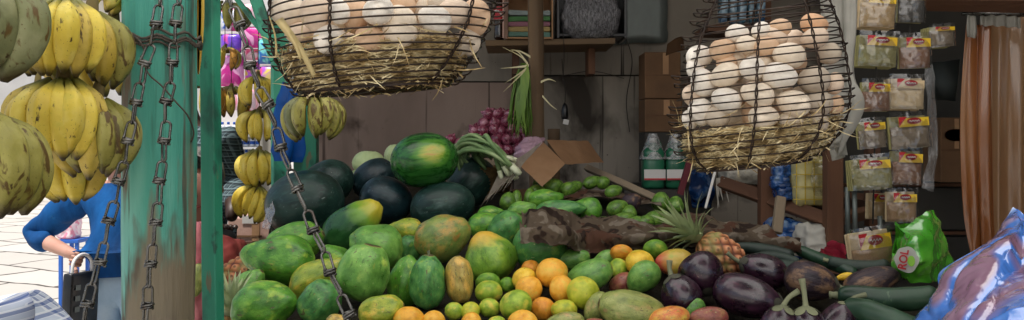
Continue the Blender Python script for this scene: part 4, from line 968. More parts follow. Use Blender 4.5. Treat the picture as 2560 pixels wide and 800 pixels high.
# pineapples
def pine_mat(Lm):
    m = bpy.data.materials.new('pineapple_rind'); m.use_nodes = True; nt = m.node_tree; nt.nodes.clear()
    out = nd(nt, 'ShaderNodeOutputMaterial'); bs = nd(nt, 'ShaderNodeBsdfPrincipled', {'Roughness': .6}); nt.links.new(bs.outputs[0], out.inputs[0])
    pos = nd(nt, 'ShaderNodeTexCoord').outputs['Object']; sx = nd(nt, 'ShaderNodeSeparateXYZ', {0: pos})
    th = nd(nt, 'ShaderNodeMath', {0: sx.outputs[1], 1: sx.outputs[0]}, operation='ARCTAN2').outputs[0]
    def s_(sg):
        zz = nd(nt, 'ShaderNodeMath', {0: sx.outputs[2], 1: sg*5.5/Lm}, operation='MULTIPLY').outputs[0]
        a = nd(nt, 'ShaderNodeMath', {0: th, 1: 4.0, 2: zz}, operation='MULTIPLY_ADD').outputs[0]
        return nd(nt, 'ShaderNodeMath', {0: nd(nt, 'ShaderNodeMath', {0: a}, operation='SINE').outputs[0]}, operation='ABSOLUTE').outputs[0]
    f = nd(nt, 'ShaderNodeMath', {0: s_(1), 1: s_(-1)}, operation='MULTIPLY').outputs[0]
    c = ramp(nt, f, [(0, hx('#5a2f1c')), (.22, hx('#9a5a38')), (.55, hx('#c47c50')), (.85, hx('#d09468')), (.97, hx('#7d5238'))])
    c = mixc(nt, ramp(nt, nz(nt, pos, 0.0, 22.0, 4), [(.5, 0.0), (.68, 1.0)]), c, hx('#8f8a4c'))
    nt.links.new(c, bs.inputs['Base Color'])
    return m
def pineapple(u, v, L, W, ang, d, label, tilt=0, crown=30, crown_len=1.0, crown_open=1.0, seed=1, body=True):
    rnd = random.Random(seed); root = empty('pineapple', P(u, v, d), label, 'pineapple'); root.rotation_mode = 'QUATERNION'; root.rotation_quaternion = orient(ang, tilt)
    Lm, Wm = S(L, d)/2, S(W, d)/2
    bm = bmesh.new(); prof = []; n = 64
    for i in range(n+1):
        z = math.cos(math.pi*i/n); prof.append((z*Lm, 0 if i in (0, n) else Wm*(max(0, 1-abs(z)**3))**.5))
    def md(th, z):
        a = 8*th+z/Lm*11; b = 8*th-z/Lm*11
        return 1+.16*(abs(math.sin(a/2))*abs(math.sin(b/2)))-.05
    lathe(bm, prof, 96, md); link('body', bm, pine_mat(Lm), root)
    bm = bmesh.new()
    st = random.getstate(); random.seed(seed)
    for i in range(60):      # dry bract tips
        z = rnd.uniform(-.9, .9); th = rnd.uniform(0, 6.28); r = Wm*(1-abs(z)**3)**.5*1.03
        blade(bm, Vector((r*math.cos(th), r*math.sin(th), z*Lm)), Vector((math.cos(th), math.sin(th), .9)), Wm*.2, Wm*.07, 0, 2)
    bm.free()
    random.setstate(st)
    bm = bmesh.new()
    for i in range(crown):
        t = i/(crown-1); th = i*2.4; op = lerp(1.15, .12, t)*crown_open; l = Lm*crown_len*lerp(.75, 1.55, math.sin(t*math.pi*.62))*rnd.uniform(.85, 1.15); w0 = Wm*.24
        base = Vector((Wm*.22*(1-t)*math.cos(th), Wm*.22*(1-t)*math.sin(th), Lm*(.96+.12*t)))
        out = Vector((math.cos(th), math.sin(th), 0)); side = Vector((-math.sin(th), math.cos(th), 0)); rows = []
        for j in range(8):
            s = j/7; an = op*(.75+.6*s); p = base+(out*math.sin(an)+Vector((0, 0, 1))*math.cos(an))*l*s
            w = w0*(1-s**1.6)*(1 if j else .8)+.0003
            nrm = (out*math.cos(an)-Vector((0, 0, 1))*math.sin(an))
            rows.append([p-side*w+nrm*w*-.45, p, p+side*w+nrm*w*-.45])
        grid_mesh(bm, rows)
    link('crown', bm, MATS['pine_leaf'], root); BEDPTS.append((P(u, v, d), Wm))
    return root
pineapple(1802, 638, 128, 92, -52, 1.86, 'orange brown pineapple with a grey green leafy crown lying beside the eggplants', 10, 34, 1.25, .95, 4)
pineapple(560, 850, 120, 90, 8, 1.75, 'pineapple with upright pale crown at the lower left beside the green upright', 10, 34, 1.2, .8, 9)
pineapple(600, 690, 120, 86, 60, 2.3, 'pineapple crown poking out behind the left papayas near the pink carton', 20, 26, 1.0, .9, 12)

# eggplants with green calyx and stalk
def eggplant(u, v, L, W, ang, d, label, mat='eggplant', tilt=0, k=0, stemL=.55, bend=.25, cal=1.0):
    root = empty('eggplant', P(u, v, d), label, 'eggplant', 'eggplants at the right end of the table'); root.rotation_mode = 'QUATERNION'; root.rotation_quaternion = orient(ang, tilt)
    me = fme('eggplant', k, mat); o = link_me('flesh', me, None, root); w, l = S(W, d)/2, S(L, d)/2; o.scale = (w, w, l)
    bm = bmesh.new(); rows = []
    for j in range(10):     # cap of pointed sepals hugging the top
        t = j/9; rows.append([])
        for i in range(50):
            th = 2*math.pi*i/50; reach = .22+.30*cal*abs(math.cos(2.5*th))**.7; zz = 1.02-t*reach*.55
            z_ = min(.985, zz); r = (max(0, 1-abs(z_)**2.2))**.5*(1-.2*z_)*1.05+.012
            rows[-1].append((w*r*math.cos(th), w*r*math.sin(th), l*(zz+.01)))
    grid_mesh(bm, rows, True); link('calyx', bm, MATS['calyx' if cal > 1 else 'calyx_dark'], root)
    bm = bmesh.new(); s = l*stemL
    tube(bm, spline([(0, 0, l*.93), (0, 0, l*1.03), (w*bend*.3, 0, l*1.03+s*.5), (w*bend, 0, l*1.03+s)], 10), [w*.30, w*.26, w*.17, w*.14, w*.125, w*.12, w*.12, w*.13, w*.15, w*.16], 12)
    link('stem', bm, MATS['calyx' if stemL > .5 else 'calyx_dark'], root); BEDPTS.append((P(u, v, d), min(w, l)))
eggplant(1756, 686, 112, 108, 150, 1.75, 'round glossy purple eggplant with a cleft, beside the pineapple', k=1, tilt=-30)
eggplant(1702, 738, 108, 100, -24, 1.69, 'dark eggplant with a long green stalk pointing up left', tilt=15, stemL=.62)
eggplant(1870, 742, 176, 104, 104, 1.66, 'largest glossy eggplant, lying on its side with bright highlights', tilt=-25, stemL=.2, k=1)
eggplant(1908, 676, 122, 82, -70, 1.79, 'smooth blackish eggplant behind the largest one', tilt=10)
eggplant(2028, 704, 132, 96, 100, 1.72, 'dull wrinkled brown grey eggplant right of the blackish one', 'eggplant_dull', k=1, tilt=-10)
eggplant(1950, 818, 110, 100, 12, 1.53, 'eggplant at the bottom edge with pale sepals and curved stalk', tilt=5, stemL=.75, bend=.6, cal=1.4)
eggplant(2018, 826, 120, 104, -2, 1.52, 'second eggplant at the bottom edge, its straight green stalk upright', tilt=5, stemL=1.1, bend=-.1, cal=1.4)
eggplant(2098, 806, 110, 90, 30, 1.55, 'eggplant under the zucchini with a stout drooping stalk', tilt=12, stemL=.7, bend=.7, cal=1.3)
eggplant(2180, 706, 150, 74, 70, 1.78, 'shrivelled dark eggplant below the small spice bag', 'eggplant_dull', k=0, stemL=.3)
# zucchini
def zucchini(pix, W, d0, d1, label, mat='zucchini'):
    pts = [P(u, v, lerp(d0, d1, i/(len(pix)-1))) for i, (u, v) in enumerate(pix)]; n = 30; sp = spline(pts, n); c = sp[n//2].copy(); w = S(W, (d0+d1)/2)/2
    bm = bmesh.new(); rr = [w*interp([(0, .30), (.03, .62), (.1, .82), (.35, .96), (.7, 1.05), (.9, .94), (.97, .6), (1, .12)], i/(n-1)) for i in range(n)]
    tube(bm, [p-c for p in sp], rr, 24)
    for v in bm.verts: v.co *= 1; v.co += Vector((1, 1, 1))*.0012*noise.noise(v.co*40)
    o = link('zucchini', bm, MATS[mat], None, True, c); tag(o, label, 'zucchini', 'zucchini piled at the right of the table')
    t = (sp[0]-sp[1]).normalized(); bm = bmesh.new(); tube(bm, [sp[0]-c-t*.002, sp[0]-c+t*w*.35, sp[0]-c+t*w*.7], [w*.34, w*.3, w*.36], 10); link('stem', bm, MATS['calyx'], o)
    BEDPTS.append((sp[n//3].copy(), w)); BEDPTS.append((sp[2*n//3].copy(), w))
zucchini([(2094, 738), (2150, 740), (2220, 748), (2290, 746), (2350, 738)], 58, 1.63, 1.58, 'upper of the two thick zucchini in front of the blue bag')
zucchini([(2112, 770), (2160, 778), (2220, 800), (2300, 830)], 66, 1.56, 1.48, 'lower thick zucchini running under the blue bag')
zucchini([(1826, 616), (1880, 620), (1935, 628), (1985, 640)], 30, 1.96, 1.90, 'dark slim zucchini behind the pineapple, farthest back', 'zucchini_dark')
zucchini([(1868, 648), (1920, 640), (1960, 646), (2000, 660)], 28, 1.90, 1.84, 'second slim dark zucchini, below the farthest one', 'zucchini_dark')
zucchini([(1900, 664), (1960, 668), (2030, 684), (2080, 706)], 40, 1.86, 1.76, 'slim zucchini resting against the wrinkled eggplant', 'zucchini_dark')
zucchini([(2070, 652), (2120, 664), (2180, 668), (2225, 660)], 34, 1.88, 1.84, 'greyish zucchini behind the shrivelled eggplant', 'zucchini_dark')
zucchini([(1990, 622), (2050, 648), (2100, 666), (2140, 690)], 34, 1.95, 1.84, 'dusty zucchini along the back edge under the rack')
fruit(OR, 'mango', 'orange_yellow', 2112, 692, 44, 22, 80, 'small yellow fruit showing between the dark eggplants', 'fruit', 1.80)

# ------------------------------------------------------------------ the table with its lumpy sacking
XR = [(1.40, .96), (1.7, .93), (1.84, .84), (2.0, .80), (2.1, .72), (2.4, .52), (2.55, .44), (2.9, .28), (3.2, .16)]
XL = [(1.40, -.56), (1.8, -.62), (2.2, -.66), (2.6, -.74), (3.2, -.80)]
tb = empty('display_table', (.1, 2.2, 0), 'sack covered sloping wooden table under the fruit heap', 'table')
def bedz(x, y):
    base = .955+.175*(y-1.4); ws = 0; zs_ = 0
    for c, r in BEDPTS:
        dd = ((x-c.x)**2+(y-c.y)**2)/(r*r); w = 1/(dd*dd+.02); ws += w; zs_ += w*(c.z-r*.92)
    return lerp(base, zs_/ws, .85)
bm = bmesh.new(); rows = []
for j in range(91):
    y = lerp(1.40, 3.2, j/90); a, b = interp(XL, y), interp(XR, y)
    row = []
    for i in range(111):
        t = i/110; x = lerp(a, b, t); z = bedz(x, y); e = min(t, 1-t)*(b-a)
        row.append((x, y, z+.004*noise.noise(Vector((x*30, y*30, 0)))))
    rows.append(row)
grid_mesh(bm, rows); solidify(bm, .006)
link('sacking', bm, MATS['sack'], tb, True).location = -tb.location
bm = bmesh.new(); lo = [[(interp(XL, y), y, .84+.17*(y-1.4)), (interp(XR, y), y, .84+.17*(y-1.4))] for y in [1.4+.06*i for i in range(31)]]
grid_mesh(bm, lo); solidify(bm, .03); link('tabletop', bm, MATS['wood_grey'], tb, False).location = -tb.location
for (x, y) in ((-.5, 1.5), (.85, 1.5), (-.68, 3.0), (.2, 3.0)):
    bm = bmesh.new(); zt = .81+.17*(y-1.4); box(bm, (x, y, zt/2), (.06, .06, zt), bev=.004); link('leg', bm, MATS['wood_grey'], tb, False).location = -tb.location
# grey plank along the far right edge, and the cloth covered rail
def board_between(name, a, b, w, t, mat, label, cat, roll=0):
    o = plank(name, a, b, w, t, mat, label, yaw=roll, cat=cat); return o
board_between('edge_plank', P(1468, 420, 2.92), P(1665, 508, 2.5), .022, .02, 'wood_grey', 'weathered grey plank edging the back of the fruit table', 'plank', R(70))
# ------------------------------------------------------------------ camouflage cloth
def cloth(name, curves, nu, nv, disp, mat, label, cat, th=.0015, parent=None, sub=True):
    bm = bmesh.new(); grid_mesh(bm, loft(curves, nu, nv, disp))
    if th: solidify(bm, th)
    o = link(name, bm, MATS[mat], parent); return tag(o, label, cat) if label else o
def folds(p, s, t):
    return .013*math.sin(t*12+4.5*noise.noise(Vector((s*5, 0, 1))))+.013*noise.noise(Vector((s*13, t*2.4, 2)))+.007*ridged(Vector((s*17, t*4, 0)), 1)+.003*ridged(Vector((s*40, t*9, 3)), 1)
cloth('camouflage_cloth', [
    [P(1306, 540, 2.02), P(1350, 536, 2.02), P(1400, 540, 2.06), P(1440, 548, 2.10), P(1500, 556, 2.10), P(1580, 566, 2.08), P(1680, 560, 2.10), P(1760, 548, 2.14), (P(1840, 566, 2.12)), P(1930, 590, 2.06), P(1996, 612, 2.0)],
    [P(1304, 572, 1.86), P(1350, 566, 1.86), P(1402, 572, 1.86), P(1448, 566, 1.96), P(1510, 578, 1.95), P(1590, 586, 1.94), P(1680, 586, 1.96), P(1770, 584, 1.99), P(1850, 594, 1.98), P(1930, 606, 1.96), P(2000, 624, 1.92)],
    [P(1300, 606, 1.80), P(1352, 604, 1.795), P(1410, 612, 1.80), P(1452, 628, 1.88), P(1510, 628, 1.90), P(1590, 618, 1.91), P(1680, 618, 1.92), P(1770, 620, 1.95), P(1850, 612, 1.95), P(1930, 620, 1.93), P(2004, 634, 1.90)]],
    150, 44, folds, 'camo', 'brown camouflage cloth bunched across the fruit, its end folded over a melon', 'cloth')
cloth('camouflage_strip', [
    [P(1400, 492, 2.5), P(1470, 478, 2.55), P(1560, 486, 2.5), P(1650, 500, 2.4)],
    [P(1404, 502, 2.42), P(1475, 494, 2.44), P(1560, 500, 2.40), P(1655, 516, 2.34)]], 60, 14, lambda p, s, t: .014*noise.noise(p*14)+.006*ridged(p, 24), 'camo', 'crumpled strip of brown cloth among the avocados at the back', 'cloth')
cloth('brown_cloth', [
    [P(1726, 532, 2.34), P(1800, 556, 2.26), P(1880, 588, 2.16), P(1960, 610, 2.08), P(2010, 628, 2.02), P(2110, 664, 1.96)],
    [P(1730, 556, 2.24), P(1800, 578, 2.17), P(1880, 602, 2.09), P(1960, 624, 2.02), P(2014, 646, 1.97), P(2114, 676, 1.92)]], 70, 14, lambda p, s, t: .008*noise.noise(p*12)+.004*ridged(p, 22), 'camo', 'camouflage cloth drawn tight over the far edge rail of the table', 'cloth')

# ------------------------------------------------------------------ open carton with torn flaps
cb = empty('open_carton', P(1350, 520, 2.75), 'open brown cardboard carton, one torn flap hanging left, one bent right', 'carton')
def flap(name, q, n=(14, 8), bend=0.0, tear=None, label=None):
    """q: corners a(top left) b(top right) c(bottom right) d(bottom left)"""
    bm = bmesh.new(); rows = []
    for j in range(n[1]+1):
        t = j/n[1]; row = []
        for i in range(n[0]+1):
            s = i/n[0]; tt = t
            if tear and j == n[1]: tt = t+tear(i)
            p = (q[0]*(1-s)+q[1]*s)*(1-tt)+(q[3]*(1-s)+q[2]*s)*tt
            row.append(p+Vector((0, -bend*math.sin(s*math.pi), .003*noise.noise(p*20))))
        rows.append(row)
    grid_mesh(bm, rows); solidify(bm, .004)
    o = link(name, bm, MATS['cardboard'], cb, False); o.location = -cb.location
    if label: o['label'] = label
rt = random.Random(3)
flap('flap', [P(1249, 428, 2.52), P(1358, 351, 2.62), P(1306, 415, 2.50), P(1214, 502, 2.38)], (12, 12), 0, None, 'torn ragged cardboard flap')
COL.objects[-1].data.materials[0] = MATS['cardboard_grey']
for i in range(7):
    a = P(1300-13*i, 418+11*i, 2.485-.015*i); bq = P(1292-13*i, 426+11*i, 2.48-.015*i); c_ = P(1268-12*i+rt.uniform(-6, 6), 470+8*i+rt.uniform(-6, 10), 2.40)
    bm = bmesh.new(); vs = [bm.verts.new(x) for x in (a, bq, c_, (a+c_)/2+Vector((.004, 0, .003)))]; bm.faces.new(vs); solidify(bm, .003); link('torn_strip', bm, MATS['cardboard_grey'], cb, False).location = -cb.location
flap('flap', [P(1303, 416, 2.49), P(1358, 354, 2.61), P(1413, 410, 2.52), P(1355, 467, 2.38)], (10, 10), .0)
flap('flap', [P(1366, 350, 2.62), P(1470, 352, 2.86), P(1510, 406, 2.80), P(1412, 410, 2.54)], (12, 8), .012)
bm = bmesh.new(); cx = P(1380, 500, 2.80)
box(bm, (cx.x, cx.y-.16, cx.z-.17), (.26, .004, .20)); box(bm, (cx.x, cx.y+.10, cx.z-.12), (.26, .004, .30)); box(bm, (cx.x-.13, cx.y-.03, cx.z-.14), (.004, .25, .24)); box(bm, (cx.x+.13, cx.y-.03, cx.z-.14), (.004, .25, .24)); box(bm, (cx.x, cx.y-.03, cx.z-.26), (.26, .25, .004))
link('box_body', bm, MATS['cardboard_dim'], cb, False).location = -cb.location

# ------------------------------------------------------------------ round wooden pole, stub pole, batten
pa, pb = P(1338, 0, 2.9), P(1336, 0, 2.9)
taper_post('wooden_pole', [(P(1343, 0, 2.9).x, 2.9, 0), (P(1340, 0, 2.9).x+.004, 2.9, 1.3), (P(1334, 0, 2.9).x, 2.9, 2.5)], [.027, .026, .027], 'wood_pole', 'rough round wooden pole standing behind the open carton', 'pole', 24, 60, .004, 5)
taper_post('pole_stub', [(P(1386, 0, 3.1).x, 3.1, .6), (P(1385, 0, 3.1).x, 3.1, P(0, 322, 3.1).z)], [.024, .022], 'wood_pole', 'short sawn stub of a pole right of the tall pole', 'pole', 18, 20, .004, 9)
plank('wall_batten', P(1286, 330, 3.50), P(1288, 112, 3.50), .026, .02, 'wood_brown', 'thin brown batten on the back wall behind the hanging scallions', cat='batten')

# ------------------------------------------------------------------ shelf on the back wall and what stands on it
DS = 3.3
sh = empty('wall_shelf', P(1390, 108, DS), 'rough plank shelf high on the back wall, holding bottle and boxes', 'shelf')
bm = bmesh.new(); rows = []
bx0, bx1 = S(1216-1390, DS), S(1528-1390, DS)
box(bm, ((bx0+bx1)/2, .02, S(-6, DS)), (bx1-bx0, .30, .022), Euler((0, R(-1.0), 0)), .003); link('board', bm, MATS['wood_shelf'], sh, False)
for x in (S(1290-1390, DS), S(1480-1390, DS)):
    bm = bmesh.new(); box(bm, (x, .08, -.07), (.025, .16, .1)); link('bracket', bm, MATS['wood_brown'], sh, False)
shz = P(0, 108, DS).z+.003
# cola bottle
def bottle(name, u, d, zb, h, r, mats, label, cat, lab=(.35, .62)):
    root = empty(name, (P(u, 0, d).x, d, zb), label, cat)
    bm = bmesh.new(); lathe(bm, [(h*.86, r*.36), (h*.80, r*.4), (h*.70, r*.72), (h*.62, r*.98), (h*.5, r*.95), (h*.38, r*.97), (h*.28, r*.86), (h*.2, r*.9), (h*.08, r), (h*.02, r*.92), (0, r*.6)], 28); link('glass', bm, MATS[mats[0]], root)
    bm = bmesh.new(); lathe(bm, [(h, r*.3), (h*.995, r*.42), (h*.87, r*.43), (h*.86, r*.4)], 20); link('cap', bm, MATS[mats[1]], root)
    bm = bmesh.new(); rows = []
    for j in range(6): z = h*lerp(lab[1], lab[0], j/5); rows.append([(r*1.02*math.cos(a), r*1.02*math.sin(a), z) for a in [2*math.pi*i/32 for i in range(32)]])
    grid_mesh(bm, rows, True); lb = link('label', bm, MATS[mats[1]], root)
    bm = bmesh.new()
    tube(bm, [(r*1.03*math.cos(a), r*1.03*math.sin(a), h*(lab[0]+lab[1])/2+h*.05*math.sin(a*2.2)) for a in [R(-170+160*i/20) for i in range(21)]], [h*.012+.006*h*math.sin(i/20*3.1) for i in range(21)], 6); link('white_script', bm, MATS['label_white'], lb)
bottle('cola_bottle', 1249, 3.22, shz, .205, .022, ('cola', 'label_red'), 'dark cola bottle with a red label at the left end of the shelf', 'bottle', (.36, .62))
# carton of folded cloths
cx = empty('shelf_carton', P(1322, 104, 3.24), 'open cardboard carton of folded cloths on the wall shelf', 'carton')
wv, hv = S(112, 3.24), S(118, 3.24)
for (c, s) in (((-wv/2, 0, hv/2), (.005, .18, hv)), ((wv/2, 0, hv/2), (.005, .18, hv)), ((0, .09, hv/2), (wv, .005, hv)), ((0, 0, .004), (wv, .18, .005)), ((0, 0, hv+.003), (wv+.005, .18, .005))):
    bm = bmesh.new(); box(bm, c, s); link('side', bm, MATS['cardboard'], cx, False)
bm = bmesh.new(); box(bm, (-wv/2-.003, -.10, hv/2), (.004, .05, hv), Euler((0, 0, R(-20)))); link('flap', bm, MATS['cardboard_pale'], cx, False)
CLC = [('#5d7d70', 'grey green'), ('#a08a5a', 'straw yellow'), ('#8c5f6c', 'dusty pink'), ('#4d7a4a', 'leaf green'), ('#8e9a98', 'pale grey')]
zc = P(0, 104, 3.24).z+.008
for i, (hc, nm) in enumerate(CLC):
    mt = M('fold_%d' % i, [(.3, hx(hc, .8)), (.7, hx(hc, 1.1))], 20, 3, rough=.85, bump=.3, bscale=20)
    bm = bmesh.new(); rows = []
    t = .019
    for y in (-.08, -.082, -.07, .06): pass
    box(bm, (0, 0, 0), (wv*.92, .15, t), bev=.006)
    for v in bm.verts: v.co.z += .005*noise.noise(Vector((v.co.x*25, v.co.y*10, i*3)))
    bmesh.ops.subdivide_edges(bm, edges=bm.edges[:], cuts=2, use_grid_fill=True)
    for v in bm.verts: v.co += Vector((0, .004*noise.noise(v.co*60), .004*noise.noise(v.co*35+Vector((i, 0, 0)))))
    o = link('folded_cloth', bm, mt, None, True, (P(1322, 0, 3.24).x, 3.225, zc+t*(i+.5)*1.05)); tag(o, '%s folded cloth in the shelf carton' % nm, 'cloth')
# crate with a bundle of grey plastic bags
cr = empty('shelf_crate', P(1476, 100, 3.28), 'black plastic crate on the wall shelf, holding a grey bundle', 'crate')
for (c, s) in (((-S(84, 3.28), 0, .09), (.012, .2, .19)), ((S(80, 3.28), 0, .09), (.012, .2, .19)), ((0, .1, .09), (S(164, 3.28), .012, .19)), ((0, 0, .008), (S(164, 3.28), .2, .012))):
    bm = bmesh.new(); box(bm, c, s, bev=.003); link('side', bm, MATS['black_plastic'], cr, False)
bm = bmesh.new()
me = fruit_mesh('plastic_bundle', lambda z: (max(0, 1-abs(z)**5))**.4, 60, 40, .10, 2.6, 77)
me.materials.append(MATS['bundle_grey']); o = link_me('plastic_bundle', me, None, None, P(1476, 42, 3.20)); o.rotation_euler = (0, R(90), 0); o.scale = (.085, .075, .105)
for v in me.vertices: v.co += v.co.normalized()*.05*ridged(v.co, 2.6)
tag(o, 'bundle of crumpled grey plastic bags tied up on the wall shelf', 'plastic bags')
bm = bmesh.new(); tube(bm, spline([P(1412, -20, 3.26), P(1405, 60, 3.24), P(1409, 100, 3.14), P(1410, 150, 3.3), P(1407, 200, 3.40)], 24), .0015, 5); tag(link('string', bm, MATS['cord_dark']), 'thin dark string hanging over the shelf edge down the wall', 'string')
bm = bmesh.new(); box(bm, (P(1600, 30, 3.52).x, 3.53, P(0, 30, 3.52).z), (S(140, 3.5), .004, S(160, 3.5))); 
bmesh.ops.subdivide_edges(bm, edges=bm.edges[:], cuts=6, use_grid_fill=True)
for v in bm.verts: v.co += Vector((.008*noise.noise(v.co*20), 0, .02*noise.noise(v.co*14+Vector((3, 0, 0)))))
tag(link('metal_patch', bm, MATS['silver_patch']), 'dull silvery sheet metal patch on the wall right of the shelf', 'patch')
bm = bmesh.new()
tube(bm, spline([P(1560, -60, 3.45), P(1556, 60, 3.49), P(1580, 150, 3.52), P(1566, 250, 3.52), P(1574, 330, 3.52)], 40), .002, 5)
tag(link('wall_cable', bm, MATS['cord_dark']), 'thin black cable sagging down the back wall right of the shelf', 'cable')
bm = bmesh.new()
tube(bm, spline([P(1296, 196, 3.51), P(1400, 190, 3.52), P(1480, 178, 3.52), P(1560, 196, 3.52)], 40), .0016, 5)
tag(link('wall_wire', bm, MATS['cord_dark']), 'thin wire strung along the wall seam below the shelf', 'wire')
# lamp holder with a white tag
lh = empty('lamp_holder', P(1412, 258, 3.35), 'small black lamp holder with a white end hanging on the back wall', 'lamp holder')
bm = bmesh.new(); lathe(bm, [(.0, .004), (-.008, .009), (-.03, .014), (-.055, .015), (-.064, .012)], 16); link('socket', bm, MATS['black_plastic'], lh)
bm = bmesh.new(); box(bm, (.004, -.004, -.075), (.022, .016, .02), Euler((0, R(12), 0)), .002); link('tag', bm, MATS['label_white'], lh, False)
bm = bmesh.new(); tube(bm, spline([(0, 0, 0), (.002, .01, .05), (-.004, .05, .12), (-.002, .16, .19)], 14), .002, 5); link('cord', bm, MATS['cord_dark'], lh)

# ------------------------------------------------------------------ onions, leeks, scallions, pink bag
rn = random.Random(12); oc = P(1252, 370, 3.0); k_ = 0
orow = [(372, 1170, 1325, 7), (348, 1168, 1320, 7), (326, 1182, 1305, 6), (306, 1206, 1296, 4), (288, 1216, 1276, 3)]
for (v, a, b, n) in orow:
    for dep in (0, .05):
        for i in range(n):
            u = lerp(a, b, (i+.5*(dep > 0))/(n-1)); 
            if u > b+6: continue
            o = fruit('onion', 'onion', 'onion', u+rn.uniform(-4, 4), v+rn.uniform(-4, 4)-dep*60, 31, 30, rn.uniform(-70, 70), 'small red onion in the heap behind the leeks, below the scallions', 'onion', 2.96+dep+(372-v)*.0006, tilt=rn.uniform(-40, 40), grp='red onions heaped below the hanging scallions', bed=False)
            k_ += 1
for (u, v) in ((1128, 348), (1120, 352), (1150, 358)):
    fruit('onion', 'onion', 'onion', u, v, 28, 28, 30, 'red onion rolled loose left of the heap', 'onion', 2.9, grp='loose red onions left of the heap', bed=False)
ob = empty('onion_tray', (oc.x, 3.03, 0), 'low wooden tray bench under the red onions at the back', 'bench')
zt = P(0, 388, 2.96).z-.01
bm = bmesh.new(); box(bm, (-.02, 0, zt-.012), (.34, .24, .024), bev=.003); link('board', bm, MATS['wood_grey'], ob, False)
for sx in (-.15, .12):
    bm = bmesh.new(); box(bm, (sx, 0, (zt-.024)/2), (.03, .2, zt-.024)); link('leg', bm, MATS['wood_grey'], ob, False)
# woven basket of leeks
wb = empty('woven_basket', P(1222, 432, 2.62), 'small brown woven basket under the leeks', 'basket')
bm = bmesh.new(); rows = []
for j in range(15):
    t = j/14; r = S(lerp(50, 64, t), 2.62); rows.append([((r+.003*math.sin(i*math.pi*.5+j*math.pi))*math.cos(2*math.pi*i/72), (r+.003*math.sin(i*math.pi*.5+j*math.pi))*math.sin(2*math.pi*i/72), lerp(-.06, .02, t)) for i in range(72)])
grid_mesh(bm, rows, True); solidify(bm, .003); link('weave', bm, MATS['wicker'], wb)
lk = random.Random(4)
for i in range(34):
    t = i/33; v0 = lerp(345, 385, lk.random()); bend_u = lerp(1138, 1215, lk.random()); d_ = 2.62-.16*lk.random()
    pts = [P(1262+lk.uniform(-16, 18), 402+lk.uniform(-10, 28), d_-.02), P(1235+lk.uniform(-10, 10), 372+lk.uniform(-12, 14), d_-.03), P(lerp(bend_u, 1220, .4), v0-8, d_), P(bend_u, v0+6, d_+.03), P(bend_u+lk.uniform(2, 30), v0+30+lk.uniform(0, 14), d_+.04)]
    sp = spline(pts, 22); bm = bmesh.new(); c = sp[8].copy()
    w = .0056*lk.uniform(.8, 1.4); tube(bm, [p-c for p in sp], [w*interp([(0, 1), (.4, .9), (.7, 1.3), (1, .5)], q/21)*(1) for q in range(22)], 7)
    o = link('leek', bm, MATS['leek'], None, True, c); tag(o, 'folded green leek in the woven basket beside the striped watermelon', 'leek', 'leeks piled in the woven basket')
    bm = bmesh.new(); tube(bm, [sp[0]-c, sp[0]-c+(sp[0]-sp[2]).normalized()*.02, sp[0]-c+(sp[0]-sp[2]).normalized()*.035], [w*1.05, w*1.1, w*.9], 7); link('shank', bm, MATS['leek_pale'], o)
sc = empty('scallion_bunch', P(1310, 150, 2.84), 'bunch of scallions hung on the wooden pole, green tops down', 'scallions')
s_ = random.Random(8); bm = bmesh.new()
for i in range(46):
    a = s_.uniform(-1, 1); pts = [P(1312+a*8, 158, 2.84), P(1306+a*20, 210+s_.uniform(-10, 10), 2.83+s_.uniform(-.02, .02)), P(1302+a*26, 262+s_.uniform(-20, 20), 2.83+s_.uniform(-.03, .02)), P(1300+a*28+s_.uniform(-8, 8), s_.uniform(290, 346), 2.84)]
    w = s_.uniform(.0018, .0046); sp = spline([p-sc.location for p in pts], 12); tube(bm, sp, [w*interp([(0, .6), (.5, 1), (.8, 1.2), (1, .2)], q/11) for q in range(12)], 5)
link('green_leaves', bm, MATS['scallion'], sc)
bm = bmesh.new()
for i in range(16):
    pts = [P(1318, 160, 2.80), P(1312+s_.uniform(-10, 10), 200, 2.80), P(1304+s_.uniform(-16, 10), 270+s_.uniform(-20, 20), 2.79), P(1300+s_.uniform(-20, 20), 310+s_.uniform(-10, 36), 2.80)]
    blade_pts = spline([p-sc.location for p in pts], 8); rows = [[x+Vector((-.0032*math.sin(.3+i_/7*2.6), 0, 0)), x+Vector((.0032*math.sin(.3+i_/7*2.6), -.001, 0))] for i_, x in enumerate(blade_pts)]
    grid_mesh(bm, rows)
link('leaf_blades', bm, MATS['scallion'], sc)
for (q) in (((1318, 165), (1290, 168), (1252, 171)), ((1316, 172), (1290, 190), (1262, 208)), ((1314, 175), (1284, 205), (1258, 230)), ((1320, 160), (1296, 130), (1276, 124)), ((1352, 205), (1372, 198), (1390, 204)), ((1356, 240), (1376, 262), (1392, 274)), ((1322, 165), (1300, 140), (1256, 118)), ((1326, 142), (1300, 128), (1280, 126))):
    bm = bmesh.new(); sp = spline([P(u, v, 2.80)-sc.location for u, v in q], 8); rows = [[x+Vector((0, 0, -.0042*(1-i/8))), x+Vector((0, -.001, .0042*(1-i/8)))] for i, x in enumerate(sp)]
    grid_mesh(bm, rows); link('dry_leaf', bm, MATS['leaf_dry'], sc)
bm = bmesh.new()
for k in range(4): tube(bm, [Vector((.019*math.cos(a), .014*math.sin(a), -.02-k*.004)) for a in [2*math.pi*i/16 for i in range(16)]], .0018, 5, True)
link('tie', bm, MATS['rope'], sc)
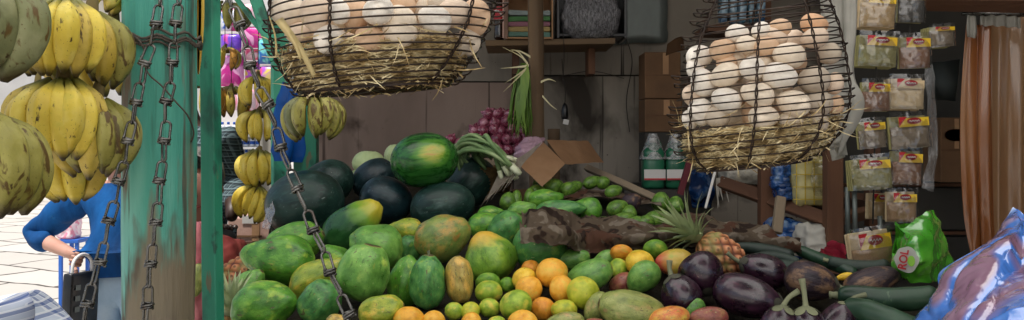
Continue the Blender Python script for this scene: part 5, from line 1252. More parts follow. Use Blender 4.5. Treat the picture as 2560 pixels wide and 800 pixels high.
cloth('pink_bag', [[P(1292, 372, 2.72), P(1310, 352, 2.70), P(1340, 346, 2.72), P(1364, 350, 2.74)], [P(1288, 388, 2.66), P(1312, 372, 2.64), P(1338, 364, 2.66), P(1354, 360, 2.68)], [P(1296, 400, 2.66), P(1316, 396, 2.64), P(1336, 388, 2.66), P(1348, 376, 2.68)]], 30, 20, lambda p, s, t: .008*ridged(p, 30)+.005*noise.noise(p*50), 'pink_film', 'crumpled pinkish plastic bag behind the carton flap', 'bag')

# ------------------------------------------------------------------ right: folded cartons, jugs
def carton(name, u0, v0, u1, v1, d, depth, mat, label, tilt=0, parts=()):
    w, h = S(u1-u0, d), S(v1-v0, d); c = P((u0+u1)/2, v1, d); root = empty(name, c, label, 'carton', rot=(0, 0, R(tilt)))
    bm = bmesh.new(); box(bm, (0, depth/2, h/2), (w, depth, h), bev=.004); link('box_body', bm, MATS[mat], root, False)
    bm = bmesh.new(); box(bm, (0, -.0012, h*.5), (w*.99, .0024, .002)); link('seam', bm, MATS['wood_brown'], root, False)
    bm = bmesh.new(); box(bm, (w*.08, -.0016, h*.75), (w*.16, .0024, h*.46)); link('tape', bm, MATS['cardboard'], root, False)
    return root, w, h
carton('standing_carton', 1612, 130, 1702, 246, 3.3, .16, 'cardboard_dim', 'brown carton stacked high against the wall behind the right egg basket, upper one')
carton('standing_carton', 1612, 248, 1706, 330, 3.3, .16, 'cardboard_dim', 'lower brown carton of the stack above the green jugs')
cloth('cardboard_sheet', [[P(1668, 110, 3.1), P(1690, 95, 3.1), P(1708, 90, 3.12)], [P(1664, 140, 3.12), P(1690, 130, 3.12), P(1712, 126, 3.14)]], 8, 6, lambda p, s, t: 0, 'cardboard_dim', 'bent sheet of brown cardboard leaning on top of the carton stack', 'cardboard', .004)
def jug(u, d, label, vb=470):
    h = S(132, d); w = S(56, d); zb = P(0, vb, d).z; root = empty('oil_jug', (P(u, 0, d).x, d, zb), label, 'jug', 'green capped jugs on the ledge by the wall')
    bm = bmesh.new(); lathe(bm, [(h*.86, w*.16), (h*.84, w*.2), (h*.78, w*.34), (h*.70, w*.47), (h*.6, w*.5), (h*.55, w*.47), (h*.5, w*.5), (h*.05, w*.5), (0, w*.44)], 28, lambda th, z: 1/max(abs(math.cos(th)), abs(math.sin(th)))**.55); link('jug_body', bm, MATS['jug_green'], root)
    bm = bmesh.new(); lathe(bm, [(h*.95, w*.1), (h*.94, w*.17), (h*.86, w*.18)], 16); link('cap', bm, MATS['label_white'], root)
    bm = bmesh.new(); tube(bm, spline([(w*.3, 0, h*.66), (w*.34, 0, h*.84), (w*.1, 0, h*.92), (-w*.28, 0, h*.84), (-w*.3, 0, h*.68)], 16), w*.05, 8); link('handle', bm, MATS['jug_green'], root)
    bm = bmesh.new(); box(bm, (0, -w*.53, h*.26), (w*.94, .003, h*.2)); lb = link('label', bm, MATS['label_white'], root, False)
    bm = bmesh.new(); box(bm, (0, -w*.53-.003, h*.18), (w*.94, .003, h*.03)); link('red_stripe', bm, MATS['label_red'], lb, False)
    bm = bmesh.new(); me = bmesh.new(); 
    rows = [[(w*.62*math.cos(a)*lerp(1, .3, j/6), w*.6*math.sin(a)*lerp(1, .3, j/6), h*(.55+.48*j/6)) for a in [2*math.pi*i/24 for i in range(24)]] for j in range(7)]
    me.free(); grid_mesh(bm, rows, True); link('film', bm, MATS['clear_film_dull'], root)
jug(1632, 3.05, 'left green jug under film with a white and red label'); jug(1688, 3.05, 'right green jug beside the wire egg basket, white and red label'); 
lg = empty('jug_ledge', (P(1660, 0, 3.12).x, 3.12, 0), 'dark ledge by the wall carrying the green jugs and cartons', 'ledge'); zl = P(0, 470, 3.05).z
bm = bmesh.new(); box(bm, (0, .08, zl-.02), (.34, .5, .036)); link('board', bm, MATS['board_dark'], lg, False)
bm = bmesh.new(); box(bm, (0, .1, (zl-.04)/2), (.30, .4, zl-.04)); link('base', bm, MATS['board_dark'], lg, False)
carton_z = P(0, 330, 3.3).z
bm = bmesh.new(); box(bm, (P(1660, 0, 3.3).x, 3.38, (zl+carton_z)/2), (.15, .15, carton_z-zl-.004)); tag(link('dark_carton', bm, MATS['board_dark'], None, False), 'dark carton under the brown carton stack behind the jugs', 'carton')
plank('broom_stick', P(1700, 486, 2.75), P(1726, 396, 2.75), .02, .016, 'red_dull', 'dark red broom handle leaning left of the rack', cat='handle')
cloth('blue_sack', [[P(1728, 426, 2.9), P(1750, 414, 2.9), P(1778, 420, 2.92)], [P(1722, 470, 2.84), P(1750, 464, 2.82), P(1784, 470, 2.86)], [P(1730, 520, 2.88), P(1752, 520, 2.86), P(1780, 520, 2.9)]], 20, 20, lambda p, s, t: .012*noise.noise(p*25), 'wrapper_blue', 'dark blue plastic sack in the shade behind the red handle', 'sack')

# ------------------------------------------------------------------ wooden rack under the right basket
rk = empty('wooden_rack', (P(1990, 0, 2.5).x, 2.5, 0), 'dark brown wooden rack behind the table holding packets and bundles', 'rack')
def rpart(name, a, b, w, t, roll=0):
    o = plank(name, a, b, w, t, 'wood_brown', None, yaw=roll); o.parent = rk; o.location = o.location-rk.location
rpart('post', (P(2086, 0, 2.38).x, 2.38, 0), P(2082, 330, 2.38), .046, .04)
rpart('post', (P(1914, 0, 2.6).x, 2.6, 0), P(1914, 395, 2.6), .040, .04)
rpart('post', (P(2190, 0, 2.75).x, 2.75, 0), P(2180, 330, 2.75), .04, .04)
rpart('rail', P(1800, 455, 2.78), P(2075, 552, 2.40), .04, .022, R(80))
rpart('rail', P(2090, 548, 2.40), P(2230, 520, 2.72), .04, .022, R(80))
rpart('rail', P(1800, 470, 3.1), P(2190, 500, 2.78), .04, .022, R(80))
bm = bmesh.new(); q = [P(1805, 448, 2.80), P(2072, 542, 2.43), P(2200, 508, 2.75), P(1850, 440, 3.12)]
bm.faces.new([bm.verts.new(x-rk.location) for x in q]); solidify(bm, .012); link('shelf_board', bm, MATS['wood_brown'], rk, False)
def bundle(name, u0, v0, u1, v1, d, dep, mat, label, cat, amp=.012, fr=18, seed=0, n=16):
    """a soft squared bundle standing on something, crumpled outside"""
    c = P((u0+u1)/2, (v0+v1)/2, d); w, h = S(u1-u0, d)/2, S(v1-v0, d)/2
    me = fruit_mesh(name, lambda z: (max(0, 1-abs(z)**6))**.25, 44, 36, 0, 1, seed, lambda th, z: 1/max(abs(math.cos(th)), abs(math.sin(th)))**.75)
    for v in me.vertices:
        v.co = Vector((v.co.x*w*.9, v.co.y*dep, v.co.z*h)); v.co += Vector((v.co.x/w, v.co.y/dep, v.co.z/h)).normalized()*(amp*noise.noise(v.co*fr+Vector((seed, 0, 0)))+amp*.6*ridged(v.co, fr*1.8, seed))
    me.materials.append(MATS[mat]); o = link_me(name, me, None, None, c); return tag(o, label, cat)
bundle('straw_bundle', 1800, 412, 1902, 478, 2.86, .07, 'bundle_pale', 'pale shredded paper bundle on the rack under the right basket', 'bundle', .01, 24, 3)
bm = bmesh.new(); bs_ = random.Random(5)
for i in range(60):
    a = P(1805+bs_.uniform(0, 90), 425+bs_.uniform(0, 45), 2.77); blade(bm, a, Vector((1, -.1, bs_.uniform(-.5, .1))), bs_.uniform(.05, .11), .006, .1, 3, Vector((0, 0, 1)))
for i in range(9):
    a = P(1800+bs_.uniform(-10, 12), 445, 2.76); blade(bm, a, Vector((bs_.uniform(-.2, .2), -.05, -1)), bs_.uniform(.05, .1), .005, .1, 4, Vector((0, 1, 0)))
tag(link('fibre_strands', bm, MATS['bundle_pale'], None, False), 'loose pale fibre strands trailing off the rack', 'fibre', kind='stuff')
for i, (u0, v0, u1, v1) in enumerate(((1930, 410, 1974, 440), (1926, 440, 1972, 470), (1936, 468, 1976, 498))):
    bundle('blue_packet', u0, v0, u1, v1, 2.56-.01*i, .03, 'wrapper_blue', ('topmost', 'middle', 'lowest')[i]+' glossy blue packet stacked on the rack', 'packet', .006, 40, i+4)
bundle('yellow_parcel', 1976, 388, 2066, 516, 2.52, .05, 'wrapper_yellow', 'pale yellow shrink wrapped parcel with grid lines beside the rack post', 'parcel', .004, 20, 9)
bm = bmesh.new()
for i in range(4): x = P(1990+22*i, 0, 2.47).x; box(bm, (x, 2.466, P(0, 452, 2.47).z), (.0025, .002, S(118, 2.47)))
for j in range(4): box(bm, (P(2022, 0, 2.47).x, 2.464, P(0, 405+31*j, 2.47).z), (S(82, 2.47), .002, .0025))
M('tape_yellow', hx('#d0b440'), rough=.3); tag(link('yellow_ribbon', bm, MATS['tape_yellow'], None, False), 'yellow ribbon grid wrapped round the pale parcel', 'ribbon')
cloth('film_scrap', [[P(2030, 392, 2.42), P(2060, 386, 2.42)], [P(2026, 450, 2.40), P(2066, 440, 2.4)], [P(2034, 486, 2.42), P(2064, 486, 2.42)]], 16, 16, lambda p, s, t: .012*ridged(p, 30), 'clear_film', 'clear crinkled film hanging by the rack post', 'film')
plank('wooden_stick', P(1942, 582, 2.3), P(1952, 494, 2.34), .026, .02, 'wood_grey', 'short greyish wooden stick leaning against the rack', cat='stick')
plank('pale_rod', P(1764, 520, 2.6), P(1790, 420, 2.68), .008, .006, 'label_white', 'thin pale rod slanting left of the rack', cat='rod')
bundle('white_sack', 1996, 562, 2062, 640, 2.44, .06, 'white_cloth', 'dusty white bag in the shade under the rack', 'bag', .014, 20, 12)
bundle('blue_bin_bag', 1912, 548, 1996, 640, 2.56, .07, 'wrapper_blue', 'blue plastic bag under the rack left of the white one', 'bag', .016, 18, 14)
cloth('red_rag', [[P(2040, 628, 2.16), P(2080, 612, 2.16), P(2118, 622, 2.18)], [P(2032, 642, 2.10), P(2076, 634, 2.09), P(2112, 640, 2.12)], [P(2044, 656, 2.08), P(2084, 652, 2.07), P(2106, 656, 2.1)]], 30, 18, lambda p, s, t: .012*ridged(p, 26)+.006*noise.noise(p*40), 'red_cloth', 'crumpled raspberry red rag at the foot of the rack post', 'rag')

# shelf of bluish packets seen through the top of the right basket
us = empty('upper_shelf', (P(1860, 0, 3.0).x, 3.0, P(0, 62, 3.0).z), 'dark shelf with bluish packets seen through the top of the right basket', 'shelf')
bm = bmesh.new(); box(bm, (0, .1, -.012), (.26, .22, .022)); link('board', bm, MATS['wood_brown'], us, False)
bm = bmesh.new(); box(bm, (.09, .05, .2), (.035, .035, .42)); link('upright', bm, MATS['wood_brown'], us, False)
M('packet_teal', [(.42, hx('#3a5a6a')), (.5, hx('#8fa8b8')), (.6, hx('#2a4a6a'))], 16, 2, rough=.3, coat=.3)
for i in range(5):
    bundle('bluish_packet', 1797+23*i, -40+4*(i % 2), 1817+23*i, 60, 3.02, .03, 'packet_teal', '%s bluish packet from the left on the shelf behind the right basket' % ('first', 'second', 'third', 'fourth', 'fifth')[i], 'packet', .003, 30, i+40)
plank('shop_post', P(1722, 900, 2.75), P(1722, -250, 2.75), .03, .03, 'board_dark', 'dark thin shop post left of the right basket', cat='post') if False else None
# ------------------------------------------------------------------ white cloth hanging behind the right basket
def drape(p, s, t): return .014*math.sin(s*9+t*2)+.008*noise.noise(Vector((s*7, t*2.2, 4)))+.004*noise.noise(p*26)
cloth('white_sheet', [[P(2050, -90, 1.92), P(2100, -90, 1.88), P(2146, -90, 1.86)], [P(2060, 60, 1.92), P(2100, 60, 1.87), P(2142, 60, 1.86)], [P(2074, 200, 1.92), P(2104, 190, 1.86), P(2136, 180, 1.85)], [P(2080, 290, 1.90), P(2120, 272, 1.83), P(2162, 262, 1.83)], [P(2088, 365, 1.90), P(2104, 345, 1.86), P(2124, 330, 1.85)], [P(2094, 400, 1.90), P(2098, 394, 1.89), P(2104, 388, 1.88)]], 44, 70, drape, 'white_cloth', 'dirty white plastic sheet hanging between the right basket and the spice packets', 'sheet')
# ------------------------------------------------------------------ spice packets
def emblem_mesh():
    bm = bmesh.new(); n = 28
    vs = [bm.verts.new((math.cos(2*math.pi*i/n), 0, math.sin(2*math.pi*i/n))) for i in range(n)]; bm.faces.new(vs); solidify(bm, .05)
    return bm
def packet(u0, v0, u1, v1, d, powder, label, lean=0, head=.30, pale=False, nback=2, yaw=0):
    """clear pouch: red ovalled yellow card above, powder below"""
    w, h = S(u1-u0, d), S(v1-v0, d); c = P((u0+u1)/2, v0, d); rnd = random.Random(int(u0*3+v0))
    root = empty('spice_packet', c, label, 'packet', 'spice packets hung in rows on the right', rot=(rnd.uniform(-.05, .05), R(lean+rnd.uniform(-3, 3)), R(yaw+rnd.uniform(-8, 8))))
    bm = bmesh.new(); rows = []
    for j in range(15):
        t = j/14; row = []
        for i in range(13):
            s = i/12*2-1; th = .011*min(1, (t*6))*(max(0, 1-s*s))**.5*min(1, (1-t)*8+.1)
            row.append((s*w/2*.93, -th-.002*noise.noise(Vector((s*3, t*3, rnd.random()))), -h*(head+.06)-t*h*(.92-head)))
        rows.append(row)
    grid_mesh(bm, rows)
    rows2 = [[(x, .004, z) for x, y, z in r] for r in rows]; grid_mesh(bm, rows2); link('powder', bm, MATS['powder_'+powder], root)
    hd = w*.74; hx0 = w*.06
    bm = bmesh.new(); box(bm, (hx0, -.010, -h*(head*.55+.09)), (hd, .0014, h*head*.8)); hdo = link('header', bm, MATS['label_yellow'] if not pale else MATS['powder_cream'], root, False)
    bm = bmesh.new(); vs = [bm.verts.new(x) for x in ((hx0-hd/2, -.0112, -h*.09), (hx0-hd/2+hd*.28, -.0112, -h*.09), (hx0-hd/2, -.0112, -h*(head*.95+.07)))]; bm.faces.new(vs); link('red_corner', bm, MATS['label_red'], hdo, False)
    bm = emblem_mesh(); bmesh.ops.transform(bm, matrix=Matrix.Translation((hx0, -.0122, -h*(head*.5+.07))) @ Matrix.Diagonal((hd*.24, .01, h*head*.3, 1)), verts=bm.verts); em = link('emblem', bm, MATS['label_red'], hdo, False)
    bm = bmesh.new(); q = [Vector((hx0+hd*.17*(k/11*2-1), -.0134, -h*(head*.5+.07)+h*head*.09*math.sin(k*2.1))) for k in range(12)]; tube(bm, q, h*.008, 5); link('script', bm, MATS['label_white'], em)
    for b in range(nback):
        bm = bmesh.new(); box(bm, (-w*.03*(b+1), .008+.007*b, -h*.53-h*.02*b), (w*.94, .005, h*.92), Euler((0, R(rnd.uniform(-2, 2)), 0)), .002); link('packet_behind', bm, MATS['powder_'+('cream' if powder in ('tan', 'sand', 'cream') else 'olive')], root, False)
    bm = bmesh.new(); rows = []
    for j in range(12):
        t = j/11; rows.append([((i/9*2-1)*w/2, -.016*(max(0, 1-(i/9*2-1)**2))**.5*(math.sin(min(1, t*1.3)*math.pi*.5))-.003-.003*ridged(Vector((i*.5, j*.5, u0)), 1.1), h*.06-t*h*1.05) for i in range(10)])
    grid_mesh(bm, rows); link('pouch', bm, MATS['clear_film'], root)
    bm = bmesh.new(); tube(bm, spline([(0, .02, h*.03), (0, -.006, h*.04), (0, -.008, h*.0), (.004, -.006, -h*.04)], 10), .0022, 6); link('hook', bm, MATS['black_plastic'], root)
PK = [(2154, -28, 2244, 72, 'sand', 'beige spice packet, left one of the top row, cut by the top edge', 3), (2244, -34, 2316, 58, 'dark', 'dark grey spice packet, right one of the top row', -3),
      (2150, 82, 2246, 168, 'olive', 'olive green spice packet, left one of the second row', 2), (2246, 86, 2326, 172, 'brown', 'brown spice packet, right one of the second row', -2),
      (2152, 200, 2226, 280, 'brown', 'brown spice packet, left one of the third row', -2), (2224, 190, 2312, 274, 'cream', 'cream coloured spice packet with a pale card, right one of the third row', 3),
      (2140, 298, 2212, 372, 'grey', 'small greyish spice packet, left one of the fourth row', -3), (2216, 284, 2324, 372, 'grey', 'wide tilted grey brown spice packet, right one of the fourth row', -7),
      (2126, 390, 2226, 474, 'olive', 'crinkled silvery olive packet, left one of the fifth row', -5), (2228, 372, 2308, 462, 'brown', 'reddish brown spice packet, right one of the fifth row', 3),
      (2216, 474, 2292, 556, 'tan', 'tan spice packet hanging alone in the sixth row', -3)]
for (u0, v0, u1, v1, pw, lb, ln) in PK: packet(u0, v0, u1, v1, 2.02, pw, lb+'', ln, pale=(pw == 'cream'), nback=3 if pw in ('sand', 'olive', 'cream') else 1)
packet(2320, 62, 2386, 118, 2.25, 'grey', 'stack of grey packets at the right behind the second row', -3, .2, nback=4)
packet(2172, 478, 2226, 548, 2.1, 'sand', 'silvery film packet half hidden left of the sixth row', 4, .3)
pk = packet(2118, 572, 2226, 666, 1.88, 'tan', 'clear half empty spice bag slumped on the table end, card at its foot', -6, .45)
bm = bmesh.new()
for (u, d) in ((2192, 2.035), (2276, 2.035)): tube(bm, [P(u, -120, d), P(u-2, 200, d), P(u-6, 400, d), P(u-10, 560, d)], .0022, 6)
tag(link('hanging_strip', bm, MATS['cord_dark']), 'dark cords the spice packets hang from', 'cord')
# rods under the packets
for u, a, b, n_ in ((2118, 468, 620, 'left'), (2136, 474, 600, 'second'), (2200, 540, 620, 'third')):
    bm = bmesh.new(); tube(bm, [P(u, a, 2.05), P(u+2, b, 2.05)], .006, 10); tag(link('metal_rod', bm, MATS['silver_patch']), '%s thin grey rod upright beneath the spice packets' % n_, 'rod')

# ------------------------------------------------------------------ dim back corner: cupboard, carton, paper
cp = empty('dark_cupboard', (P(2290, 0, 3.2).x, 3.2, 0), 'black board cupboard in the dim corner behind the spice packets', 'cupboard')
x0, x1 = P(2105, 0, 3.2).x-P(2290, 0, 3.2).x, P(2460, 0, 3.2).x-P(2290, 0, 3.2).x
bm = bmesh.new(); box(bm, ((x0+x1)/2, .12, 1.25), (x1-x0, .2, 2.5)); link('carcass', bm, MATS['board_dark'], cp, False)
for v in (462, 582):
    bm = bmesh.new(); box(bm, ((x0+x1)/2, .006, P(0, v, 3.2).z), (x1-x0-.02, .03, .012)); link('shelf_edge', bm, MATS['wood_brown'], cp, False)
for v0_, v1_ in ((470, 574), (592, 700)):
    bm = bmesh.new(); box(bm, (.05, .01, P(0, (v0_+v1_)/2, 3.2).z), (x1-x0-.2, .018, S(v1_-v0_, 3.2)), bev=.003); link('drawer', bm, MATS['board_dark'], cp, False)
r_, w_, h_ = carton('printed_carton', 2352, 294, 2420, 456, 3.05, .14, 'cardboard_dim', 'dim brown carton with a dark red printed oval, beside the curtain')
bm = emblem_mesh(); bmesh.ops.transform(bm, matrix=Matrix.Translation((.004, -.003, h_*.73)) @ Matrix.Diagonal((w_*.42, .02, h_*.095, 1)), verts=bm.verts); M('print_red', hx('#6a3028'), rough=.8); link('printed_oval', bm, MATS['print_red'], r_, False)
bm = bmesh.new(); grid_mesh(bm, [[P(2318, 156, 2.7), P(2360, 154, 2.7), P(2400, 148, 2.7)], [P(2322, 205, 2.69), P(2360, 206, 2.69), P(2394, 205, 2.69)], [P(2328, 248, 2.7), P(2360, 250, 2.7), P(2388, 254, 2.7)]]); solidify(bm, .001)
tag(link('paper_folder', bm, MATS['paper_grey']), 'grey blue paper folder hanging right of the spice packets', 'folder')
cloth('grey_film', [[P(2310, 170, 2.3), P(2330, 160, 2.3)], [P(2312, 280, 2.28), P(2336, 270, 2.3)], [P(2316, 400, 2.3), P(2340, 400, 2.3)], [P(2300, 470, 2.3), P(2330, 480, 2.3)]], 12, 30, lambda p, s, t: .01*ridged(p, 14), 'clear_film_dull', 'long strip of dull clear film behind the spice packets', 'film')
# beam and curtain
plank('roof_beam', P(2318, 2, 2.35), P(2700, 6, 2.05), .035, .05, 'wood_brown', 'brown wooden beam along the top right over the curtain', cat='beam', yaw=R(90))
ct = empty('orange_curtain', P(2480, 60, 2.3), 'orange brown plastic covered curtain hanging at the right edge', 'curtain')
def cfold(ph, a): return lambda p, s, t: a*math.sin(s*11+ph+.6*math.sin(t*3))+a*.28*math.sin(s*27+ph*2+t*2)*(.6+.4*t)+.004*noise.noise(Vector((s*9, t*2.5, ph)))
bm = bmesh.new(); grid_mesh(bm, loft([[P(2416, 62, 2.32), P(2450, 60, 2.3), P(2484, 62, 2.3)], [P(2408, 300, 2.32), P(2444, 300, 2.28), P(2486, 300, 2.29)], [P(2418, 520, 2.32), P(2450, 520, 2.28), P(2490, 520, 2.29)], [P(2434, 660, 2.32), P(2458, 660, 2.3), P(2494, 660, 2.3)], [P(2440, 900, 2.32), P(2460, 900, 2.3), P(2496, 900, 2.3)]], 70, 70, cfold(0, .012))); solidify(bm, .0012); link('front_panel', bm, MATS['curtain'], ct).location = -ct.location
bm = bmesh.new(); grid_mesh(bm, loft([[P(2470, 48, 2.36), P(2540, 44, 2.34), P(2640, 44, 2.32)], [P(2474, 300, 2.34), P(2545, 300, 2.32), P(2640, 300, 2.3)], [P(2478, 660, 2.34), P(2545, 660, 2.32), P(2640, 660, 2.3)], [P(2478, 900, 2.34), P(2545, 900, 2.32), P(2640, 900, 2.3)]], 90, 70, cfold(2, .012))); solidify(bm, .0012); link('back_panel', bm, MATS['curtain_pale'], ct).location = -ct.location
bm = bmesh.new(); grid_mesh(bm, loft([[P(2418, 38, 2.27), P(2440, 40, 2.26)], [P(2416, 70, 2.265), P(2444, 78, 2.26)], [P(2418, 92, 2.27), P(2440, 96, 2.265)]], 16, 10, lambda p, s, t: .004*math.sin(s*11))); solidify(bm, .001); link('white_tape', bm, MATS['white_cloth'], ct).location = -ct.location
bm = bmesh.new(); grid_mesh(bm, loft([[P(2450, 40, 2.28), P(2500, 38, 2.27), P(2552, 42, 2.26)], [P(2450, 64, 2.275), P(2500, 66, 2.265), P(2552, 70, 2.255)]], 40, 6, lambda p, s, t: .006*math.sin(s*25))); solidify(bm, .001); link('white_heading', bm, MATS['white_cloth'], ct).location = -ct.location
bm = bmesh.new(); tube(bm, [P(2405, 34, 2.3), P(2640, 34, 2.26)], .005, 8); link('curtain_rod', bm, MATS['steel_dark'], ct).location = -ct.location

# ------------------------------------------------------------------ green packet with its round patch
gb = empty('green_pouch', P(2300, 690, 1.80), 'bright green plastic pouch with a round white patch lettered ROL, beside the blue bag', 'pouch')
bm = bmesh.new(); gp = lambda *a: [P(u, v, d)-gb.location for u, v, d in a]
grid_mesh(bm, loft([gp((2240, 562, 1.80), (2262, 572, 1.76), (2322, 528, 1.80), (2330, 534, 1.84)), gp((2240, 600, 1.80), (2280, 592, 1.72), (2330, 570, 1.76), (2350, 570, 1.84)), gp((2232, 640, 1.79), (2288, 640, 1.71), (2330, 630, 1.73), (2370, 630, 1.83)), gp((2232, 670, 1.78), (2290, 676, 1.72), (2330, 672, 1.74), (2376, 660, 1.82)), gp((2250, 694, 1.80), (2292, 704, 1.74), (2330, 702, 1.76), (2360, 690, 1.83))], 50, 44, lambda p, s, t: .006*ridged(p, 22)+.004*noise.noise(p*45)))
rows = loft([gp((2240, 562, 1.80), (2290, 555, 1.86), (2330, 534, 1.84)), gp((2232, 640, 1.79), (2300, 640, 1.90), (2370, 630, 1.83)), gp((2250, 694, 1.80), (2300, 700, 1.88), (2360, 690, 1.83))], 30, 30, lambda p, s, t: .004*noise.noise(p*30)); grid_mesh(bm, rows)
link('film_body', bm, MATS['green_bag'], gb)
bm = bmesh.new(); grid_mesh(bm, loft([gp((2238, 552, 1.80), (2254, 568, 1.765), (2272, 588, 1.735)), gp((2236, 562, 1.79), (2258, 580, 1.755), (2276, 596, 1.725))], 20, 5)); solidify(bm, .001); link('sealed_edge', bm, MATS['green_bag'], gb)
pc = P(2263, 648, 1.715)-gb.location
bm = bmesh.new(); n = 40
ds = [bm.verts.new((.0225*math.cos(2*math.pi*i/n)*(1+.05*math.cos(6*math.pi*i/n*2)), 0, .0265*math.sin(2*math.pi*i/n)*(1+.04*math.cos(5*math.pi*i/n*2)))) for i in range(n)]; bm.faces.new(ds); solidify(bm, .0015)
pt = link('round_patch', bm, MATS['label_white'], gb, False, pc+Vector((0, -.006, 0))); pt.rotation_euler = (0, 0, R(-32))
text_mesh('lettering', 'ROL', .0215, MATS['label_red'], pt, (-.005, -.0026, 0), (R(90), R(-82), 0), .0005)
bm = bmesh.new(); vs = [bm.verts.new((.009+.007*math.cos(2*math.pi*i/14), -.0024, -.002+.011*math.sin(2*math.pi*i/14))) for i in range(14)]; bm.faces.new(vs); M('leafgreen', hx('#7fb23a'), rough=.5); link('leaf_mark', bm, MATS['leafgreen'], pt, False)

# ------------------------------------------------------------------ big blue and mauve bag in the right foreground
FOLD = []
def crumple(p, s, t):
    e = min(1, min(s, 1-s)*8+.2)
    q = Vector((p.x*.5+p.z*.7, p.y*.6, p.z-p.x*.55)); cr = max(0, ridged(q, 6.5, 1))**3; c2 = max(0, ridged(Vector((p.x*.8-p.z*.5, p.y, p.z*.7+p.x*.3)), 13, 4))**4
    FOLD.append(min(1, .60*cr+.4*c2+.55*max(0, noise.noise(p*5+Vector((3, 1, 7))))+(.5*max(0, 1-s*7)))); return e*(.030*noise.noise(Vector((p.x*6, p.y*6, p.z*8)))+.020*cr+.009*c2+.002*ridged(p, 40, 9))
    return e*(.022*noise.noise(Vector((p.x*6, p.y*6, p.z*8)))+.020*ridged(Vector((p.x*.5+p.z*.7, p.y*.6, p.z-p.x*.55)), 8, 1)+.0045*ridged(Vector((p.x*.6+p.z*.5, p.y, p.z-p.x*.4)), 22, 5))
cloth('blue_plastic_bag', [
    [P(2530, 516, 1.56), P(2548, 528, 1.52), P(2572, 540, 1.5), P(2640, 540, 1.5), P(2760, 560, 1.5)],
    [P(2484, 592, 1.55), P(2510, 584, 1.48), P(2560, 576, 1.42), P(2650, 580, 1.4), P(2790, 600, 1.44)],
    [P(2392, 646, 1.55), P(2450, 640, 1.45), P(2530, 640, 1.34), P(2650, 640, 1.3), P(2820, 660, 1.36)],
    [P(2344, 680, 1.52), P(2410, 690, 1.38), P(2510, 700, 1.27), P(2650, 710, 1.22), P(2840, 720, 1.30)],
    [P(2338, 730, 1.48), P(2400, 740, 1.33), P(2500, 760, 1.21), P(2650, 770, 1.16), P(2850, 780, 1.26)],
    [P(2290, 790, 1.45), P(2380, 800, 1.28), P(2490, 820, 1.17), P(2650, 830, 1.12), P(2860, 850, 1.22)],
    [P(2230, 860, 1.42), P(2370, 880, 1.26), P(2480, 890, 1.15), P(2650, 900, 1.10), P(2860, 930, 1.2)]], 150, 130, crumple, 'blue_bag', 'large crumpled shiny blue and mauve plastic bag in the right foreground', 'plastic bag', 0)
_bb = bpy.data.objects['blue_plastic_bag'].data; _at = _bb.attributes.new('fold', 'FLOAT', 'POINT')
for i_, v_ in enumerate(FOLD[:len(_bb.vertices)]): _at.data[i_].value = v_

# ------------------------------------------------------------------ bright packs and bottles of the neighbouring stall
def packm(name, a, b, c):
    return M(name, [(.40, a), (.47, b), (.53, b), (.58, c)], 7, 2, (1, 1, 1), rough=.3, coat=.3, bump=.25, bscale=20, distort=1.5)
packm('pack_magenta', hx('#e03a9a'), hx('#c41f8a'), hx('#f2a8d4')); packm('pack_purple', hx('#5a3ab4'), hx('#7d4ad0'), hx('#d44aa8'))
packm('pack_cyan', hx('#2aa8b8'), hx('#7fd8d4'), hx('#1f6ab4')); packm('pack_yellow', hx('#e8d25a'), hx('#b45ad0'), hx('#e85a8a')); packm('pack_pink', hx('#f0b0c4'), hx('#f4d8dc'), hx('#e88aa0'))
packm('pack_red', hx('#d83a5a'), hx('#f06a8a'), hx('#f4c8d0')); packm('pack_blue', hx('#3a6ad8'), hx('#e8ecf4'), hx('#d83a8a'))
PKS = [(552, 84, 604, 132, 'purple', 'blue violet pack, upper left of the street display'), (606, 66, 668, 120, 'magenta', 'magenta pack at the top of the street display'), (612, 122, 652, 150, 'red', 'slim red and pink pack below the top magenta one'),
       (646, 96, 686, 160, 'cyan', 'turquoise pack beside the green diagonal brace'), (552, 136, 610, 216, 'magenta', 'large magenta pack with a violet band behind the small banana hand'), (612, 152, 650, 200, 'yellow', 'yellow banded purple pack left of the turquoise one'),
       (650, 164, 690, 226, 'yellow', 'yellow and violet pack under the turquoise one'), (586, 222, 640, 276, 'pink', 'pale pink pack above the bottle rows'), (640, 226, 686, 290, 'pink', 'pale pink pack right of the bottle rows'),
       (552, 20, 600, 78, 'blue', 'blue and white pack at the top left of the street display'), (604, 8, 650, 60, 'pink', 'faded pink pack at the very top of the street display'), (596, 262, 634, 296, 'red', 'salmon pink pack directly on the bottle rows')]
for i, (u0, v0, u1, v1, mt, lb) in enumerate(PKS):
    d = 4.45+.03*(i % 3); w, h = S(u1-u0, d)*.5, S(v1-v0, d)*.5
    root = empty('hanging_pack', P((u0+u1)/2, (v0+v1)/2, d), lb, 'pack', 'bright packs displayed across the lane')
    bm = bmesh.new(); rows = []
    for s_ in (-1, 1):
        rows = [[(w*(i_/8*2-1), s_*.022*(max(0, (1-(i_/8*2-1)**2)*(1-(j/8*2-1)**2)))**.5, h*(j/8*2-1)) for i_ in range(9)] for j in range(9)]; grid_mesh(bm, rows)
    bmesh.ops.remove_doubles(bm, verts=bm.verts, dist=1e-5); link('pouch', bm, MATS['pack_'+mt], root)
    bm = bmesh.new(); box(bm, (0, -.001, h*.96), (2*w, .006, h*.09)); link('header', bm, MATS['label_white'], root, False)
fb = empty('display_board', (P(625, 0, 4.62).x, 4.62, 0), 'pale backing board with shelves of the street display', 'display board')
xw = S(160, 4.62)
bm = bmesh.new(); box(bm, (0, .05, 1.15), (xw, .03, 2.3)); link('board', bm, MATS['plaster_white'], fb, False)
for v in (332, 366, 400, 434):
    bm = bmesh.new(); box(bm, (-.02, -.06, P(0, v, 4.56).z-.008), (xw*.98, .18, .012)); link('shelf', bm, MATS['white_paint'], fb, False)
